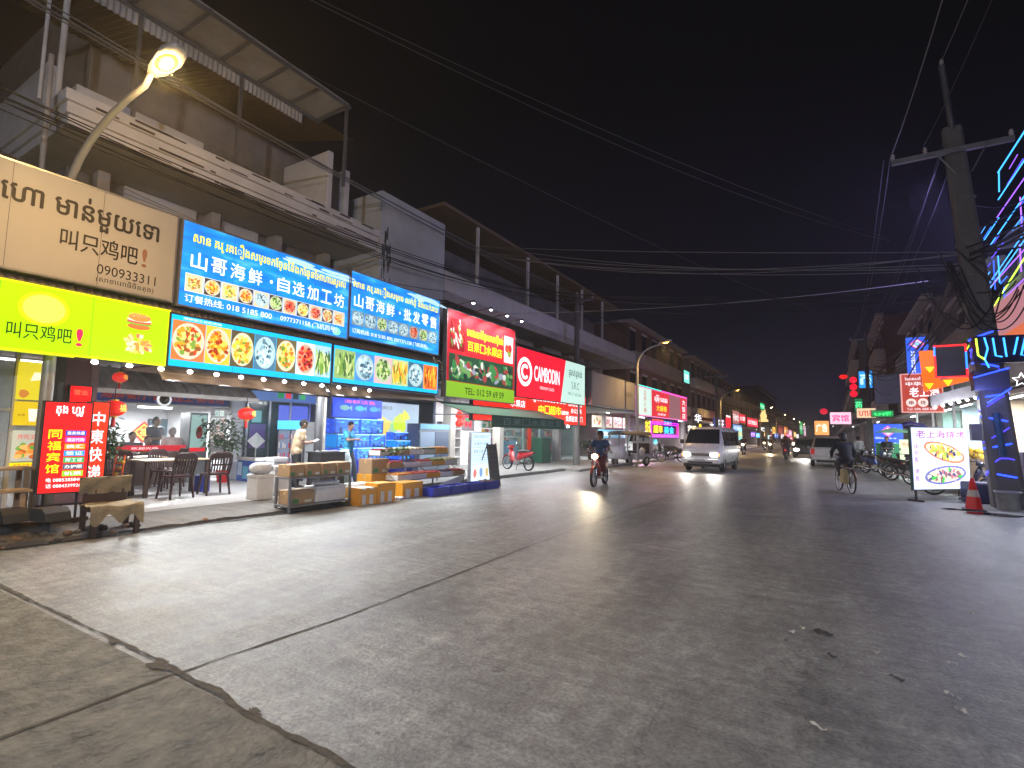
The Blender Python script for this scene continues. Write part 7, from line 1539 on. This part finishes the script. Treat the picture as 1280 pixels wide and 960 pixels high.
# puddles, litter
PUD = mat((.03,.03,.035), .04, noise=0)
for (x, y, r_, lb) in ((2.85,14.9,.32,'small puddle on the road by the traffic cone'),(2.35,15.4,.18,'tiny puddle beside the standing board foot')):
    mb = MB(); k = 18; mb.add([(x+r_*1.5*(.8+.4*rnd.random())*cos(2*pi*i/k), y+r_*(.7+.5*rnd.random())*sin(2*pi*i/k), .008) for i in range(k)], [tuple(range(k))], PUD); o = mb.flat('puddle'); o['kind'] = 'structure'
LIT = mat((.55,.54,.5), .7, noise=.15)
def litter(label, x, y, l, w, rz, seed, m=None):
    q = random.Random(seed); mb = MB(); n = 5; l *= .55; w *= .6
    vs = [(l*(i/n-.5), w*(j-.5)*(1+.5*(q.random()-.5)), .006+.025*q.random()) for i in range(n+1) for j in (0,1)]
    mb.add(vs, [(2*i,2*i+2,2*i+3,2*i+1) for i in range(n)], m or LIT); o = mb.flat('litter_scrap'); tag(o, label, 'litter', 'scraps of litter on the road'); o.location = (x,y,0); o.rotation_euler = (0,0,rz)
for q in (('thin white strip of paper, left of a pair near the middle right of the road',-.32,4.87,.10,.035,.5,1),('thin white strip of paper, right of the pair with a dark smear beside it',-.26,5.02,.12,.03,2.2,2),('small white scrap near the dark smudge on the right half of the road',.23,4.76,.08,.04,.3,3),('folded pale strip at the lower right of the road',.57,4.24,.16,.035,2.5,4),('curled white paper scrap, lowest of the litter on the right',.58,4.03,.11,.06,.1,5),('short pale strip in the middle of the right litter group',.66,4.82,.10,.03,2.9,6),('pale strip, topmost of the right litter group',.75,5.03,.12,.03,2.7,7),('faint pale smear of paper near the bottom of the road',-.13,3.4,.26,.03,2.5,8),('flattened pale cardboard scrap in front of the van',-2.53,11.27,.30,.12,.2,9),('tiny pale scrap far right on the road',1.02,6.3,.08,.04,.4,10)): litter(*q)
SMR = mat((.075,.075,.072), .7, noise=.3)
for q in (('dark leaf like smear right of the paper strips',-.12,4.98,.30,.10,2.6,11),('dark squashed leaf on the right half of the road',.30,4.33,.18,.06,2.5,12),('dark squashed leaf left of the other one',-.05,4.5,.12,.04,2.4,13)): litter(*q, SMR)
# rubble along the broken kerb
mb = MB()
for i in range(46):
    x = -9.25+.35*rnd.random(); y = 2.2+1.9*rnd.random()*(1 if i < 34 else 3); r_ = .02+.05*rnd.random()**2; mb.ell((x,y,.06+r_*.5 if x < -9.0 else r_*.5),(r_*1.3,r_,r_*.8),[KERB,DIRT,mat((.22,.13,.08),.9,noise=.4)][i%3],6,4)
o = mb.build('rubble'); o['kind'] = 'stuff'

# ------------------------------------------------------------------ poles and overhead cables
def upole(label, x, y, h, arm, grp=None):
    t = thing('utility_pole', label, 'utility pole', (x,y,0), 0, grp); mb = MB(); mb.tube([(0,0,0),(0,0,h)],[.17,.11],CONC,10); mb.build('pole', t); mb = MB(); mb.box(-arm,arm,-.05,.05,h-.35,h-.22,STEEL); mb.build('crossarm', t)
    for k in (-1,0,1): mb = MB(); mb.lathe([(.02,0),(.05,.04),(.03,.08),(.05,.12),(.0,.16)],mat((.4,.36,.34),.3),(k*arm*.9,0,h-.22 if k else h),8); mb.build('insulator', t)
upole('slim concrete utility pole with a crossarm in front of the balcony building', -10.33, 22.9, 8.3, .9); upole('distant utility pole with a wide crossarm left of the third street lamp', -9.3, 53, 7.6, 1.1); upole('dim utility pole with a crossarm far down the right side', 2.35, 45, 9.0, 1.0)
CBL = mat((.012,.012,.013), .6, noise=0); CBG = mat((.16,.155,.16), .5, noise=0); CBM = mat((.07,.068,.07), .5, noise=0); CBW = mat((.35,.33,.31), .5, noise=0)
def cable(label, A, B, sag, r_=.012, n=1, spread=.0, m=None, grp='overhead cables'):
    mb = MB(); q = random.Random(hash(label) % 999 if False else int(A[1]*10+B[2]*7))
    for k in range(n):
        o = Vector((q.gauss(0,spread),q.gauss(0,spread),q.gauss(0,spread))); o2 = Vector((q.gauss(0,spread),q.gauss(0,spread*.6),q.gauss(0,spread))); s = sag*(1+.35*q.gauss(0,1)*(n>1))
        pts = []
        for i in range(25):
            u = i/24; p = Vector(A).lerp(Vector(B),u)+o.lerp(o2,u); p.z -= s*4*u*(1-u); pts.append(tuple(p))
        mb.tube(pts, r_, m or CBL, 5)
    return one('cable_bundle' if n > 1 else 'cable', mb, label, 'cable', grp)
cable('pair of wires crossing the sky from the upper left to the right pole side', (-10.4,6.2,11.6), (2.9,32.5,12.0), .5, .010, 2, .10, CBM)
cable('single wire slanting down over the dark sky in the middle', (-10.6,6.3,10.0), (-1.0,60,14.5), .6, .011, 1, 0, CBM)
cable('thin pale wire stretched across the street from the fruit sign lamps', (-10.0,14.2,5.55), (2.9,21.4,6.75), .25, .011, 1, 0, CBW)
cable('loose bundle of wires crossing the street above the balcony building', (-11,15.5,8.4), (3.2,16.65,6.1), .5, .012, 6, .14, CBG)
cable('second loose bundle of wires crossing to the right pole lower down', (-10.9,18.5,7.6), (3.1,16.65,5.4), .55, .01, 5, .16)
cable('bundle of wires along the left row from the corner building to the slim pole', (-10.6,2.0,6.6), (-10.3,22.9,8.1), .7, .011, 7, .10)
cable('bundle of wires along the left row above the blue signs', (-10.7,1.5,5.75), (-10.9,13.6,6.0), .45, .010, 7, .09)
cable('bundle of wires rising over the corner building terrace', (-10.8,1.0,8.5), (-10.3,22.9,8.3), .35, .012, 4, .16, CBG)
cable('bundle of wires from the slim pole to the distant left pole', (-10.3,22.9,8.1), (-9.3,53,7.4), .8, .014, 5, .2)
cable('pale loose wire drooping in front of the upper ledge', (-12.5,4.6,6.5), (-10.9,13.4,5.9), .45, .009, 2, .08, CBW)
cable('wires from the distant left pole running on down the street', (-9.3,53,7.4), (-9.3,110,6.8), .9, .016, 4, .25)
cable('thick sagging bundle of black cables along the right shop fronts behind the pole', (3.15,16.65,5.7), (2.3,45,6.6), 1.5, .022, 9, .18)
cable('thick bundle of black cables from the wrapped pole towards the viewer', (3.15,16.65,6.2), (5.9,5,7.2), .7, .022, 8, .16)
cable('wires from the left end of the crossarm towards the viewer', (1.65,16.44,9.1), (2.1,2,9.6), .5, .012, 1, 0, CBG)
cable('wire from the top extension of the wrapped pole towards the viewer', (2.78,16.5,11.3), (3.3,2,11.6), .5, .012, 1, 0, CBG)
cable('wire from the inner crossarm insulator towards the viewer', (2.3,16.44,9.1), (2.9,2,9.6), .5, .012)
cable('wires running on from the crossarm along the right side', (1.65,16.44,9.1), (1.5,45,8.9), 1.1, .013, 2, .1)
cable('wires running on from the pole top along the right side', (2.9,16.5,9.3), (2.4,45,9.1), 1.3, .013, 3, .15)
cable('tangle of coiled spare cable hanging on the wrapped pole', (2.6,16.4,5.9), (3.7,16.4,5.2), .9, .016, 12, .22)
cable('service wires from the wrapped pole to the violet shophouse', (3.2,16.65,6.8), (5.6,20,8.8), .4, .013, 4, .2)

# ------------------------------------------------------------------ night air
def air():
    m = bpy.data.materials.new('night_air'); m.use_nodes = True; n = m.node_tree.nodes; n.clear()
    o = n.new('ShaderNodeOutputMaterial'); v = n.new('ShaderNodeVolumePrincipled')
    v.inputs['Color'].default_value = (.9,.9,.92,1); v.inputs['Density'].default_value = .0022; v.inputs['Anisotropy'].default_value = .55
    m.node_tree.links.new(v.outputs[0], o.inputs['Volume']); return m
mb = MB(); mb.box(-421,421,-81,1101,-1.0,15.5, air()); o = mb.build('haze'); o['kind'] = 'stuff'
